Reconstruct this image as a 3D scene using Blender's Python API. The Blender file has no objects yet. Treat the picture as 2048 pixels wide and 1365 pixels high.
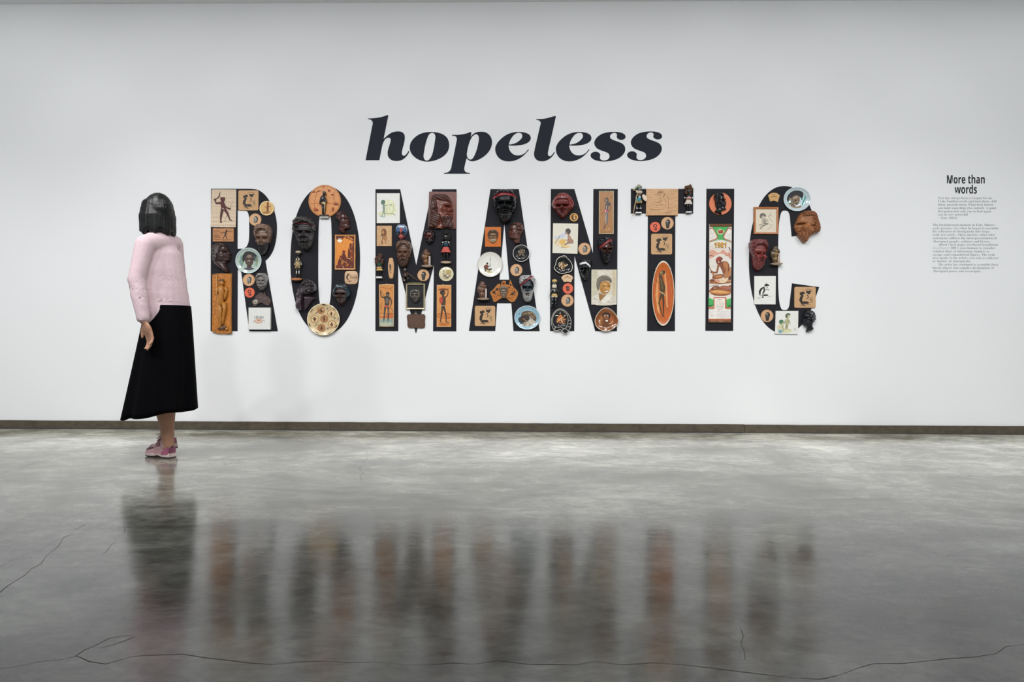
import bpy, math, random
import numpy as np
from mathutils import Vector, Matrix, Euler
from mathutils.geometry import tessellate_polygon

random.seed(7)
SC = bpy.context.scene
COL = SC.collection

# ------------------------------------------------------------------ camera
F = 24 / 36 * 2048                      # focal length in pixels of the 2048 x 1365 frame
CAM = Vector((0, -5.43, 0.72))
ROT = Matrix.Rotation(0.0166, 3, 'Z') @ Matrix.Rotation(math.pi / 2, 3, 'X') @ Matrix.Rotation(0.0037, 3, 'Z')
cd = bpy.data.cameras.new('camera')
cd.lens, cd.sensor_width, cd.clip_start = 24, 36, 0.05
cam = bpy.data.objects.new('camera', cd)
cam.matrix_world = Matrix.Translation(CAM) @ ROT.to_4x4()
COL.objects.link(cam)
SC.camera = cam

# ------------------------------------------------------------------ light and exposure
w = bpy.data.worlds.new('world')
SC.world = w
w.use_nodes = True
w.node_tree.nodes['Background'].inputs[0].default_value = (0.90, 0.95, 1.0, 1)
w.node_tree.nodes['Background'].inputs[1].default_value = 0.32
SC.view_settings.view_transform = 'Standard'
SC.view_settings.look = 'None'
SC.view_settings.gamma = 1
SC.view_settings.use_curve_mapping = False
SC.view_settings.exposure = 0.15

def spot(x, y, z, tx, tz, energy, size, blend, rad, col=(0.99, 0.99, 0.99)):
    l = bpy.data.lights.new('track_spot', 'SPOT')
    l.energy, l.spot_size, l.spot_blend, l.shadow_soft_size, l.color = energy, math.radians(size), blend, rad, col
    o = bpy.data.objects.new('track_spot', l)
    o.location = (x, y, z)
    o.rotation_euler = (Vector((tx, 0, tz)) - Vector((x, y, z))).to_track_quat('-Z', 'Y').to_euler()
    COL.objects.link(o)
    return o
# two rows of gallery track lights: a near one that gives the steep shadows, a far one that evens out the wall
for x, e in ((-4.9, 132), (-2.9, 132), (-0.9, 132), (1.1, 132), (3.1, 114), (4.9, 80)):
    spot(x, -2.3, 3.36, x * .97, -1.9, e * 0.75, 92, 1.0, 0.04)
for i in range(10):
    x = -5.2 + 1.13 * i
    spot(x, -3.9, 3.36, x * .97, 0.7, 108 if x < 3 else 88, 82, 0.4, 0.12)

# ------------------------------------------------------------------ helpers
def lin(h):
    h = h.lstrip('#')
    c = [int(h[i:i + 2], 16) / 255 for i in (0, 2, 4)]
    return tuple(x / 12.92 if x <= 0.04045 else ((x + 0.055) / 1.055) ** 2.4 for x in c) + (1,)

MATS = {}
def mat(h, rough=0.5, kind='plain', metal=0.0, coat=0.0, var=0.12):
    key = (h, rough, kind, metal, coat)
    if key in MATS:
        return MATS[key]
    m = bpy.data.materials.new('%s_%s' % (kind, h.lstrip('#')))
    MATS[key] = m
    m.use_nodes = True
    nt = m.node_tree
    N, Lk = nt.nodes, nt.links
    b = N['Principled BSDF']
    b.inputs['Roughness'].default_value = rough
    b.inputs['Metallic'].default_value = metal
    b.inputs['Coat Weight'].default_value = coat
    b.inputs['Coat Roughness'].default_value = 0.08
    c = lin(h)
    b.inputs['Base Color'].default_value = c
    if kind == 'flat':
        return m
    tc = N.new('ShaderNodeTexCoord')
    no = N.new('ShaderNodeTexNoise')
    mp = N.new('ShaderNodeMapping')
    Lk.new(tc.outputs['Object'], mp.inputs[0])
    Lk.new(mp.outputs[0], no.inputs['Vector'])
    ra = N.new('ShaderNodeValToRGB')
    Lk.new(no.outputs[0], ra.inputs[0])
    Lk.new(ra.outputs[0], b.inputs['Base Color'])
    no.inputs['Detail'].default_value = 4
    lo, hi, v = 0.3, 0.7, var
    if kind == 'plain':
        no.inputs['Scale'].default_value = 60
    elif kind == 'wood':
        no.inputs['Scale'].default_value = 30
        mp.inputs['Scale'].default_value = (9, 0.7, 1)
        v = 0.3
    elif kind == 'woodh':
        no.inputs['Scale'].default_value = 30
        mp.inputs['Scale'].default_value = (0.7, 9, 1)
        v = 0.25
    elif kind == 'cork':
        no.inputs['Scale'].default_value = 330
        no.inputs['Detail'].default_value = 6
        v = 0.25
    elif kind == 'bark':
        no.inputs['Scale'].default_value = 120
        mp.inputs['Scale'].default_value = (2.0, 0.7, 1)
        lo, hi, v = 0.35, 0.62, 0.55
    elif kind == 'patina':
        no.inputs['Scale'].default_value = 110
        lo, hi, v = 0.3, 0.7, 0.28
    elif kind == 'hair':
        no.inputs['Scale'].default_value = 40
        mp.inputs['Scale'].default_value = (9, 9, 0.6)
        v = 0.4
    r = ra.color_ramp.elements
    r[0].position, r[1].position = lo, hi
    r[0].color = tuple(x * (1 - v) for x in c[:3]) + (1,)
    r[1].color = tuple(min(1, x * (1 + v * 0.8)) for x in c[:3]) + (1,)
    if kind in ('patina', 'bark', 'hair', 'cork'):
        bu = N.new('ShaderNodeBump')
        bu.inputs['Strength'].default_value = 0.25
        bu.inputs['Distance'].default_value = 0.002
        Lk.new(no.outputs[0], bu.inputs['Height'])
        Lk.new(bu.outputs[0], b.inputs['Normal'])
    return m

def P(px, py, d=0.0):
    """the point of the plane d metres in front of the wall seen at pixel (px, py)"""
    v = ROT @ Vector(((px - 1024) / F, -(py - 682.5) / F, -1))
    return CAM + v * ((-d - CAM.y) / v.y)

def mesh_obj(name, verts, faces, mats, mi=None, sm=None, parent=None, label=None, kind=None):
    me = bpy.data.meshes.new(name)
    me.from_pydata([tuple(v) for v in verts], [], faces)
    for m in mats:
        me.materials.append(m)
    if mi is not None:
        me.polygons.foreach_set('material_index', mi)
    if sm is not None:
        me.polygons.foreach_set('use_smooth', sm if isinstance(sm, (list, tuple)) else [bool(sm)] * len(me.polygons))
    me.update()
    o = bpy.data.objects.new(name, me)
    COL.objects.link(o)
    if parent is not None:
        o.parent = parent
    if label:
        o['label'] = label
    if kind:
        o['kind'] = kind
    return o

def cr(pts, closed=True, n=6):
    """smooth path through the points; a third element marks a corner"""
    P2 = [(float(p[0]), float(p[1])) for p in pts]
    C = [len(p) > 2 for p in pts]
    N = len(P2)
    if closed and any(C):
        k = C.index(True)
        P2, C = P2[k:] + P2[:k], C[k:] + C[:k]
    out = []
    for i in range(N if closed else N - 1):
        p1, p2 = P2[i], P2[(i + 1) % N]
        p0 = P2[i - 1] if (closed or i > 0) else p1
        p3 = P2[(i + 2) % N] if (closed or i + 2 < N) else p2
        if C[i] and C[(i + 1) % N]:
            out.append(p1)
            continue
        if C[i]:
            p0 = p1
        if C[(i + 1) % N]:
            p3 = p2
        # centripetal style tangents, so that long and short spans mix well
        def dist(a, b): return max(1e-6, math.hypot(a[0] - b[0], a[1] - b[1])) ** 0.5
        t01, t12, t23 = dist(p0, p1), dist(p1, p2), dist(p2, p3)
        if p0 == p1: m1 = tuple((p2[q] - p1[q]) for q in (0, 1))
        else: m1 = tuple(t12 * ((p1[q] - p0[q]) / t01 - (p2[q] - p0[q]) / (t01 + t12) + (p2[q] - p1[q]) / t12) for q in (0, 1))
        if p3 == p2: m2 = tuple((p2[q] - p1[q]) for q in (0, 1))
        else: m2 = tuple(t12 * ((p2[q] - p1[q]) / t12 - (p3[q] - p1[q]) / (t12 + t23) + (p3[q] - p2[q]) / t23) for q in (0, 1))
        for s in range(n):
            t = s / n
            h1, h2, h3, h4 = 2 * t**3 - 3 * t**2 + 1, -2 * t**3 + 3 * t**2, t**3 - 2 * t**2 + t, t**3 - t**2
            out.append(tuple(h1 * p1[q] + h2 * p2[q] + h3 * m1[q] + h4 * m2[q] for q in (0, 1)))
    if not closed:
        out.append(P2[-1])
    return out

def ell(cx, cy, rx, ry, n=28, rot=0):
    c, s = math.cos(rot), math.sin(rot)
    return [(cx + rx * math.cos(a) * c - ry * math.sin(a) * s, cy + rx * math.cos(a) * s + ry * math.sin(a) * c)
            for a in (2 * math.pi * i / n for i in range(n))]

def sell(cx, cy, rx, ry, e, n=72, a0=0, a1=360, end=False):
    out = []
    for i in range(n + (1 if end else 0)):
        a = math.radians(a0 + (a1 - a0) * i / n)
        c, s = math.cos(a), math.sin(a)
        out.append((cx + rx * math.copysign(abs(c) ** (2 / e), c), cy + ry * math.copysign(abs(s) ** (2 / e), s)))
    return out

def rrect(x0, y0, x1, y1, r=0, n=5):
    if r <= 0:
        return [(x0, y0), (x1, y0), (x1, y1), (x0, y1)]
    out = []
    for cx, cy, a in ((x1 - r, y0 + r, -90), (x1 - r, y1 - r, 0), (x0 + r, y1 - r, 90), (x0 + r, y0 + r, 180)):
        for i in range(n + 1):
            t = math.radians(a + 90 * i / n)
            out.append((cx + r * math.cos(t), cy + r * math.sin(t)))
    return out

def ribbon(pts):
    """outline of a line with a width at every point, rounded ends"""
    A, B = [], []
    n = len(pts)
    for i, (x, y, wd) in enumerate(pts):
        x0, y0 = pts[max(0, i - 1)][:2]
        x1, y1 = pts[min(n - 1, i + 1)][:2]
        dx, dy = x1 - x0, y1 - y0
        l = math.hypot(dx, dy) or 1
        nx, ny = -dy / l * wd / 2, dx / l * wd / 2
        if i == 0:
            A.append((x - dx / l * wd * .35, y - dy / l * wd * .35))
        A.append((x + nx, y + ny))
        B.append((x - nx, y - ny))
        if i == n - 1:
            A.append((x + dx / l * wd * .35, y + dy / l * wd * .35))
    return A + B[::-1]

THICK = 0.003                           # the vinyl letters stand 3 mm proud of the wall

class M:
    """collects shapes given in picture units of its item and builds them as one mesh"""
    def __init__(s, it):
        s.it, s.v, s.f, s.mi, s.sm, s.mats = it, [], [], [], [], []
    def mid(s, m):
        if m not in s.mats:
            s.mats.append(m)
        return s.mats.index(m)
    def L(s, x, y, z):
        i = s.it
        return Vector(((x / i.k + i.ox - i.cx) * i.sc, -(y / i.k + i.oy - i.cy) * i.sc, z * i.sc))
    def raw(s, vs, fs, m, smooth=False):
        o, k = len(s.v), s.mid(m)
        s.v += vs
        s.f += [tuple(o + q for q in f) for f in fs]
        s.mi += [k] * len(fs)
        s.sm += [smooth] * len(fs)
        return s
    def flat(s, loops, z, m):
        vs = [[s.L(x, y, z) for x, y in lp] for lp in loops]
        allv = [v for lp in vs for v in lp]
        fs = []
        for t in tessellate_polygon(vs):
            a, b, c = (allv[q] for q in t)
            cz = (b.x - a.x) * (c.y - a.y) - (b.y - a.y) * (c.x - a.x)
            if abs(cz) < 1e-14:
                continue
            fs.append(tuple(t) if cz > 0 else tuple(t)[::-1])
        return s.raw(allv, fs, m)
    def poly(s, loops, z0, z1, m, side=None):
        """flat face at z1 with side walls down to z0"""
        if loops and isinstance(loops[0][0], (int, float)):
            loops = [loops]
        s.flat(loops, z1, m)
        for q, lp in enumerate(loops):
            a = sum(lp[i][0] * lp[(i + 1) % len(lp)][1] - lp[(i + 1) % len(lp)][0] * lp[i][1] for i in range(len(lp)))
            if (a > 0) == (q == 0):     # y runs down: positive = clockwise seen from the front
                lp = lp[::-1]
            n = len(lp)
            vs = [s.L(x, y, z0) for x, y in lp] + [s.L(x, y, z1) for x, y in lp]
            s.raw(vs, [(i, (i + 1) % n, n + (i + 1) % n, n + i) for i in range(n)], side or m)
        return s
    def rings(s, rs, m, cap=True, smooth=False, back=False):
        """rs: loops of (x, y) with a z each, from the back to the front"""
        vs, n = [], len(rs[0][0])
        lp = rs[0][0]
        a = sum(lp[i][0] * lp[(i + 1) % n][1] - lp[(i + 1) % n][0] * lp[i][1] for i in range(n))
        for lp, z in rs:
            vs += [s.L(x, y, z) for x, y in (lp[::-1] if a > 0 else lp)]
        fs = [(j * n + i, j * n + (i + 1) % n, (j + 1) * n + (i + 1) % n, (j + 1) * n + i)
              for j in range(len(rs) - 1) for i in range(n)]
        s.raw(vs, fs, m, smooth)
        if cap:
            s.raw(vs[-n:], [tuple(range(n))], m)
        if back:
            s.raw(vs[:n], [tuple(range(n))[::-1]], m)
        return s
    def lathe(s, cx, cy, rx, ry, prof, m, n=44, cap=True, rot=0, shape=None):
        """prof: (radius fraction, z); corners sharper than 40 degrees keep a hard edge"""
        f = shape or (lambda t: ell(cx, cy, rx * t, ry * t, n, rot))
        sc = min(rx, ry) / s.it.k
        seg = [[prof[0]]]
        for i in range(1, len(prof)):
            seg[-1].append(prof[i])
            if i < len(prof) - 1:
                a = math.atan2(prof[i][1] - prof[i - 1][1], (prof[i][0] - prof[i - 1][0]) * sc)
                b = math.atan2(prof[i + 1][1] - prof[i][1], (prof[i + 1][0] - prof[i][0]) * sc)
                dd = abs((a - b + math.pi) % (2 * math.pi) - math.pi)
                if dd > 0.7:
                    seg.append([prof[i]])
        for g in seg:
            s.rings([(f(r), z) for r, z in g], m, cap=cap and g is seg[-1], smooth=True)
        return s
    def board(s, lp_fn, h, bev, m, z0=0):
        """lp_fn(inset) gives the outline moved in; a board with a chamfered edge"""
        return s.rings([(lp_fn(0), z0), (lp_fn(0), z0 + h - bev), (lp_fn(bev * s.it.k), z0 + h)], m)
    def tube(s, pts, m, n=8, smooth=True):
        """pts: (x, y, z, radius), radius in photo pixels"""
        C = [s.L(p[0], p[1], p[2]) for p in pts]
        R = [p[3] * s.it.sc for p in pts]
        vs = []
        for i, c in enumerate(C):
            t = (C[min(i + 1, len(C) - 1)] - C[max(i - 1, 0)]).normalized()
            u = t.cross(Vector((0, 0, 1)))
            if u.length < 1e-3:
                u = t.cross(Vector((0, 1, 0)))
            u.normalize()
            v = t.cross(u)
            vs += [c + R[i] * (math.cos(a) * u + math.sin(a) * v) for a in (2 * math.pi * q / n for q in range(n))]
        fs = [(j * n + i, j * n + (i + 1) % n, (j + 1) * n + (i + 1) % n, (j + 1) * n + i)
              for j in range(len(C) - 1) for i in range(n)]
        fs += [tuple(range(n))[::-1], tuple((len(C) - 1) * n + i for i in range(n))]
        return s.raw(vs, [f[::-1] for f in fs], m, smooth)
    def ball(s, x, y, z, rx, ry, rz, m, n=14, k=9, bump=0.0, rot=0):
        """ellipsoid, radii in photo pixels"""
        c, q = s.L(x, y, z), s.it.sc
        vs = [c + Vector((0, ry * q, 0))]
        rnd = random.Random(int(x * 7 + y * 13))
        for j in range(1, k):
            a = math.pi * j / k
            for i in range(n):
                b = 2 * math.pi * i / n
                g = 1 + bump * (rnd.random() - .5) * 2
                vs.append(c + Vector((rx * math.sin(a) * math.cos(b) * q * g, ry * math.cos(a) * q * g, rz * math.sin(a) * math.sin(b) * q * g)))
        vs.append(c - Vector((0, ry * q, 0)))
        if rot:
            R = Matrix.Rotation(rot, 3, 'Z')
            vs = [c + R @ (v - c) for v in vs]
        fs = [(0, 1 + (i + 1) % n, 1 + i) for i in range(n)]
        for j in range(k - 2):
            fs += [(1 + j * n + i, 1 + j * n + (i + 1) % n, 1 + (j + 1) * n + (i + 1) % n, 1 + (j + 1) * n + i) for i in range(n)]
        e, o = len(vs) - 1, 1 + (k - 2) * n
        fs += [(e, o + i, o + (i + 1) % n) for i in range(n)]
        return s.raw(vs, fs, m, True)
    def box(s, x0, y0, x1, y1, z0, z1, m, bev=0):
        return s.rings([(rrect(x0, y0, x1, y1), z0), (rrect(x0, y0, x1, y1), z1 - bev),
                        (rrect(x0 + bev * s.it.k, y0 + bev * s.it.k, x1 - bev * s.it.k, y1 - bev * s.it.k), z1)] if bev else
                       [(rrect(x0, y0, x1, y1), z0), (rrect(x0, y0, x1, y1), z1)], m, back=True)
    def done(s, name, label=None, parent=None, kind=None):
        return mesh_obj(name, s.v, s.f, s.mats, s.mi, s.sm, parent or s.it.o, label, kind)

class It:
    """a thing on the wall: an Empty at its back, its parts drawn in the units of one picture detail"""
    def __init__(s, name, label, cat, c, x, y, group=None, d=THICK):
        s.ox, s.oy, s.k = c
        s.cx, s.cy = s.ox + x / s.k, s.oy + y / s.k
        s.x, s.y, s.d = x, y, d
        s.o = bpy.data.objects.new(name, None)
        s.o.empty_display_size = 0.02
        s.o.location = P(s.cx, s.cy, d)
        s.o.rotation_euler = (math.pi / 2, 0, 0)
        s.sc = (P(s.cx + 1, s.cy, d + 0.012) - P(s.cx, s.cy, d + 0.012)).x
        s.o['label'], s.o['category'] = label, cat
        if group:
            s.o['group'] = group
        COL.objects.link(s.o)
    def m(s): return M(s)
    def prt(s, cmds, z, name='artwork', label=None, base=0.05, clip=None, mag=1.0):
        """flat print: (colour, kind, data...) one over the other"""
        q = M(s)
        for i, c in enumerate(cmds):
            z1 = z + base + 0.012 * i
            h, kd = c[0], c[1]
            mm = mat(h, 0.6, 'plain') if isinstance(h, str) else h
            if kd == 'e':
                lp = ell(*c[2:6], n=22, rot=c[6] if len(c) > 6 else 0)
            elif kd == 'p':
                lp = [tuple(p) for p in c[2]]
            elif kd == 'b':
                lp = cr(c[2], n=4)
            elif kd == 'l':
                lp = ribbon([(x, y, c[3]) for x, y in (cr(c[2], False, 3) if len(c[2]) > 2 else c[2])])
            elif kd == 't':
                lp = ribbon(c[2])
            elif kd == 'r':
                x, y, r0, r1 = c[2:6]
                q.flat([ell(x, y, r1, r1, 30), ell(x, y, r0, r0, 30)[::-1]], z1, mm)
                continue
            elif kd == 'dots':
                for (x, y, r) in c[2]:
                    q.flat([ell(x, y, r, r, 8)], z1, mm)
                continue
            elif kd == 'lines':
                for (x0, y0, x1, y1) in c[2]:
                    q.flat([ribbon([(x0, y0, c[3]), (x1, y1, c[3])])], z1, mm)
                continue
            if mag != 1.0:
                lp = [(s.x + (x - s.x) * mag, s.y + (y - s.y) * mag) for x, y in lp]
            if clip:
                lp = [(min(max(x, clip[0]), clip[1]), y) for x, y in lp]
            q.flat([lp], z1, mm)
        return q.done(name, label)
    def pin(s, x, y, z=2.0, h='#c9c4b8', r=0.55):
        q = M(s)
        q.tube([(x, y, 0, r * .7), (x, y, z, r * .7)], mat(h, .3, metal=1), 6)
        q.tube([(x, y, z, r * 1.2), (x, y, z + .5, r * .8)], mat(h, .3, metal=1), 6)
        return q.done('pin')
    def loop(s, x, y, r, z=1.0, h='#c9b98a', w=0.35):
        q = M(s)
        q.tube([(x + r * math.cos(a) * s.k, y + r * math.sin(a) * s.k, z, w) for a in (math.pi * 2 * i / 10 for i in range(11))], mat(h, .3, metal=1), 6)
        return q.done('hanging_loop')
    def copy(s, cx, cy, label, scale=1.0, rot=0.0, group=None):
        """the thing again, its parts sharing their meshes"""
        r = s.o.copy()
        COL.objects.link(r)
        r.location = P(cx, cy, s.d)
        r.scale = (scale,) * 3
        r.rotation_euler = (math.pi / 2, rot, 0)
        r['label'] = label
        if group:
            r['group'] = group
        for ch in list(s.o.children):
            c = ch.copy()
            COL.objects.link(c)
            c.parent = r
            for g in list(ch.children):
                e = g.copy()
                COL.objects.link(e)
                e.parent = c
        return r

def structure(o):
    o['kind'] = 'structure'
    return o
# ------------------------------------------------------------------ the room
def node_mat(name):
    m = bpy.data.materials.new(name)
    m.use_nodes = True
    return m, m.node_tree.nodes, m.node_tree.links, m.node_tree.nodes['Principled BSDF']

def wall_paint():
    m, N, L, b = node_mat('matt_white_paint')
    tc = N.new('ShaderNodeTexCoord')
    n1 = N.new('ShaderNodeTexNoise'); n1.inputs['Scale'].default_value = 0.9; n1.inputs['Detail'].default_value = 3
    ra = N.new('ShaderNodeValToRGB')
    ra.color_ramp.elements[0].color = (0.79, 0.80, 0.815, 1)
    ra.color_ramp.elements[1].color = (0.85, 0.86, 0.87, 1)
    n2 = N.new('ShaderNodeTexNoise'); n2.inputs['Scale'].default_value = 240
    bu = N.new('ShaderNodeBump'); bu.inputs['Strength'].default_value = 0.05; bu.inputs['Distance'].default_value = 0.001
    L.new(tc.outputs['Object'], n1.inputs['Vector']); L.new(tc.outputs['Object'], n2.inputs['Vector'])
    L.new(n1.outputs[0], ra.inputs[0]); L.new(ra.outputs[0], b.inputs['Base Color'])
    L.new(n2.outputs[0], bu.inputs['Height']); L.new(bu.outputs[0], b.inputs['Normal'])
    b.inputs['Roughness'].default_value = 0.85
    b.inputs['Specular IOR Level'].default_value = 0.2
    return m

def concrete():
    m, N, L, b = node_mat('polished_concrete')
    tc = N.new('ShaderNodeTexCoord')
    def noise(scale, det, st=(1, 1, 1), dist=0.0):
        mp = N.new('ShaderNodeMapping'); mp.inputs['Scale'].default_value = st
        n = N.new('ShaderNodeTexNoise'); n.inputs['Scale'].default_value = scale; n.inputs['Detail'].default_value = det
        n.inputs['Distortion'].default_value = dist; n.inputs['Roughness'].default_value = 0.62
        L.new(tc.outputs['Object'], mp.inputs[0]); L.new(mp.outputs[0], n.inputs['Vector'])
        return n.outputs[0]
    def ramp(src, p0, c0, p1, c1):
        r = N.new('ShaderNodeValToRGB')
        r.color_ramp.elements[0].position, r.color_ramp.elements[1].position = p0, p1
        r.color_ramp.elements[0].color, r.color_ramp.elements[1].color = c0 + (1,), c1 + (1,)
        L.new(src, r.inputs[0])
        return r.outputs[0]
    def mix(kind, f, a, c):
        x = N.new('ShaderNodeMix'); x.data_type = 'RGBA'; x.blend_type = kind
        if isinstance(f, float): x.inputs[0].default_value = f
        else: L.new(f, x.inputs[0])
        L.new(a, x.inputs[6]); L.new(c, x.inputs[7])
        return x.outputs[2]
    big = ramp(noise(0.8, 8, (1, 1, 1), 0.8), 0.36, (0.095, 0.091, 0.072), 0.66, (0.36, 0.36, 0.345))
    mid = ramp(noise(4.5, 9, (0.6, 1.2, 1), 0.8), 0.33, (0.5, 0.5, 0.47), 0.66, (1.2, 1.19, 1.15))
    fine = ramp(noise(21, 9, (0.7, 1.1, 1), 0.6), 0.32, (0.68, 0.68, 0.65), 0.68, (1.25, 1.25, 1.20))
    c = mix('MULTIPLY', 1.0, mix('MULTIPLY', 1.0, big, mid), fine)
    # paler towards the wall: the brighter light there is put into the colour
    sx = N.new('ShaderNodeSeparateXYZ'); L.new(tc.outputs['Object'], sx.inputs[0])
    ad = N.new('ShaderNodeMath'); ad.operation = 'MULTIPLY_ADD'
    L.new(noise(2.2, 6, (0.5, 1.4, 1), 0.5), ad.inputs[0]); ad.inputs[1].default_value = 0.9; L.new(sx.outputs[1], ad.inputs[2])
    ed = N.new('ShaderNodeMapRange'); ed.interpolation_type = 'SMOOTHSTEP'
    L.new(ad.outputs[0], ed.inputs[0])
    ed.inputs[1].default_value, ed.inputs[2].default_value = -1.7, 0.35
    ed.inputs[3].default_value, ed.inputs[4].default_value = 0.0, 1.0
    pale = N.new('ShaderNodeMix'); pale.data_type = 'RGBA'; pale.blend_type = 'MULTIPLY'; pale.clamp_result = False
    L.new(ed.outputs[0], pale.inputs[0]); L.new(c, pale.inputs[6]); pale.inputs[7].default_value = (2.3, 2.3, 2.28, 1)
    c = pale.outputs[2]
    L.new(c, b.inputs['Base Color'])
    rr = N.new('ShaderNodeMapRange')
    L.new(noise(5, 6, (1, 1, 1), 0.6), rr.inputs[0])
    rr.inputs[1].default_value, rr.inputs[2].default_value = 0.3, 0.7
    rr.inputs[3].default_value, rr.inputs[4].default_value = 0.11, 0.20
    L.new(rr.outputs[0], b.inputs['Roughness'])
    bu = N.new('ShaderNodeBump'); bu.inputs['Strength'].default_value = 0.09; bu.inputs['Distance'].default_value = 0.004
    L.new(noise(16, 5, (0.6, 1.6, 1), 0.5), bu.inputs['Height'])
    L.new(bu.outputs[0], b.inputs['Normal'])
    b.inputs['IOR'].default_value = 1.68
    return m

def slab(name, x0, x1, y0, y1, z0, z1, m, parent=None):
    v = [(x, y, z) for z in (z0, z1) for x, y in ((x0, y0), (x1, y0), (x1, y1), (x0, y1))]
    f = [(3, 2, 1, 0), (4, 5, 6, 7), (0, 1, 5, 4), (1, 2, 6, 5), (2, 3, 7, 6), (3, 0, 4, 7)]
    return mesh_obj(name, v, f, [m], parent=parent)

white = wall_paint()
CEIL = P(1024, 4.2).z
structure(slab('wall_back', -6.2, 6.2, 0, 0.25, 0, CEIL, white))
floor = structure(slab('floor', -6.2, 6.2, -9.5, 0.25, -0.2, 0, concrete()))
structure(slab('ceiling', -6.2, 6.2, -9.5, 0.25, CEIL, CEIL + 0.2, white))

# dark skirting in three lengths, the joints open
sk = mat('#51493c', .5, 'woodh')
ske = mat('#2c2a26', .6)
base = bpy.data.objects.new('baseboard_back', None)
COL.objects.link(base)
structure(base)
BH = P(1024, 846.6).z
for a, b_, dz, dd in ((-6.2, P(661, 850).x, 0, 0.012), (P(661.6, 850).x, P(1488, 850).x, 0.000, 0.012), (P(1488.5, 850).x, 6.2, -0.0015, 0.0145)):
    n = 40
    v, f = [], []
    rnd = random.Random(int(a * 10) + 99)
    for i in range(n + 1):
        x = a + (b_ - a) * i / n
        j = (rnd.random() - .5) * 0.0016 if 0 < i < n else 0
        t = BH + dz + j
        v += [(x, 0, 0), (x, -dd, 0), (x, -dd, t - .003), (x, -dd + .003, t), (x, 0, t)]
    for i in range(n):
        f += [(5 * i + q, 5 * i + 5 + q, 5 * i + 6 + q, 5 * i + 1 + q)[::-1] for q in range(4)]
    f += [(0, 1, 2, 3, 4), tuple(5 * n + q for q in (4, 3, 2, 1, 0))]
    s_ = mesh_obj('skirting_board', v, f, [sk], parent=base)
# bead of dark sealant along the foot of the skirting
v, f = [], []
for i in range(81):
    x = -6.2 + 12.4 * i / 80
    r = 0.007 + 0.003 * math.sin(i * 1.7) * math.sin(i * .43)
    v += [(x, -0.0119, r), (x, -0.0119 - r * .6, r * .5), (x, -0.0119 - r, 0)]
for i in range(80):
    f += [(3 * i + q, 3 * i + 1 + q, 3 * i + 4 + q, 3 * i + 3 + q) for q in (0, 1)]
mesh_obj('sealant_bead', v, f, [ske], parent=base)

# hairline cracks in the concrete, traced on the floor
def G(px, py):
    d = ROT @ Vector(((px - 1024) / F, -(py - 682.5) / F, -1))
    return CAM + d * (-CAM.z / d.z)
crack_m = mat('#63615b', .8)
def crack(pts, wd, seed):
    rnd = random.Random(seed)
    Q = [G(*p) for p in pts]
    path = []
    for i in range(len(Q) - 1):
        n = max(2, int((Q[i + 1] - Q[i]).length / 0.05))
        for t in range(n):
            p = Q[i].lerp(Q[i + 1], t / n)
            path.append(p + Vector((rnd.uniform(-1, 1), rnd.uniform(-1, 1), 0)) * (0.012 if (i or t) else 0))
    path.append(Q[-1])
    v, f = [], []
    for i, p in enumerate(path):
        t = (path[min(i + 1, len(path) - 1)] - path[max(i - 1, 0)]).normalized()
        s = Vector((-t.y, t.x, 0)) * wd * rnd.uniform(.15, .75)
        v += [p + s + Vector((0, 0, .0004)), p - s + Vector((0, 0, .0004))]
        if i:
            f.append((2 * i - 2, 2 * i - 1, 2 * i + 1, 2 * i))
    return mesh_obj('crack', v, f, [crack_m], parent=floor)
for i, (pts, wd) in enumerate((
        ([(0, 1186), (48, 1150), (90, 1118), (115, 1085), (148, 1062), (170, 1050)], .0014),
        ([(205, 1110), (250, 1060), (245, 1045)], .0009),
        ([(0, 1338), (80, 1325), (150, 1314), (215, 1328), (280, 1312), (380, 1305), (450, 1325), (545, 1330)], .0016),
        ([(150, 1314), (190, 1290), (260, 1270), (262, 1275), (200, 1298)], .0014),
        ([(724, 960), (722, 935), (734, 915), (732, 900)], .0012),
        ([(545, 1330), (700, 1326), (860, 1328), (1050, 1326), (1250, 1328), (1390, 1335), (1500, 1352), (1640, 1356), (1760, 1330), (1900, 1318), (2048, 1290)], .0014),
        ([(1480, 1255), (1492, 1290), (1490, 1320)], .0010),
        ([(840, 947), (960, 950), (1024, 948)], .0010),
        ([(0, 950), (60, 930), (140, 908)], .0010), ([(0, 1135), (120, 1080), (260, 1030), (420, 1000)], .0007))):
    crack(pts, wd, i)
# ------------------------------------------------------------------ the big lettering on the wall
vinyl = mat('#1e1e24', .7, var=.06)
ink = mat('#222531', .7, var=.06)
for m_ in (vinyl, ink):
    m_.node_tree.nodes['Principled BSDF'].inputs['Specular IOR Level'].default_value = 0.22
ONE = (0, 0, 1)
def letter(ch, loops, c, x, y, label, m, t=THICK, name='wall_letter', group=None):
    it = It(name, label, 'letter', c, x, y, group, d=0.0)
    bpy.data.objects.remove(it.o)
    q = M(it)
    q.poly(loops, 0, t / it.sc, m)
    o = mesh_obj(name, q.v, q.f, q.mats, q.mi, q.sm)
    o.location = P(it.cx, it.cy, 0)
    o.rotation_euler = (math.pi / 2, 0, 0)
    o['label'], o['category'] = label, 'letter'
    return o
big = 'tall black %s carrying %s'
R_out = [(421.5, 378.6, 1), (500, 378.6, 1), (516, 381), (530, 391), (541, 407), (549, 425), (553.5, 448), (552.5, 478), (547, 500), (539, 514), (531, 522, 1), (556.3, 662, 1), (499.5, 662, 1), (482, 539, 1), (475.6, 539, 1), (475.6, 662, 1), (421.8, 662, 1)]
R_in = [(475, 421.5, 1), (489, 421.5, 1), (494.5, 424), (497.5, 432), (498.3, 448), (498.3, 470), (497, 485), (493, 494), (487, 498, 1), (475, 498, 1)]
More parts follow.
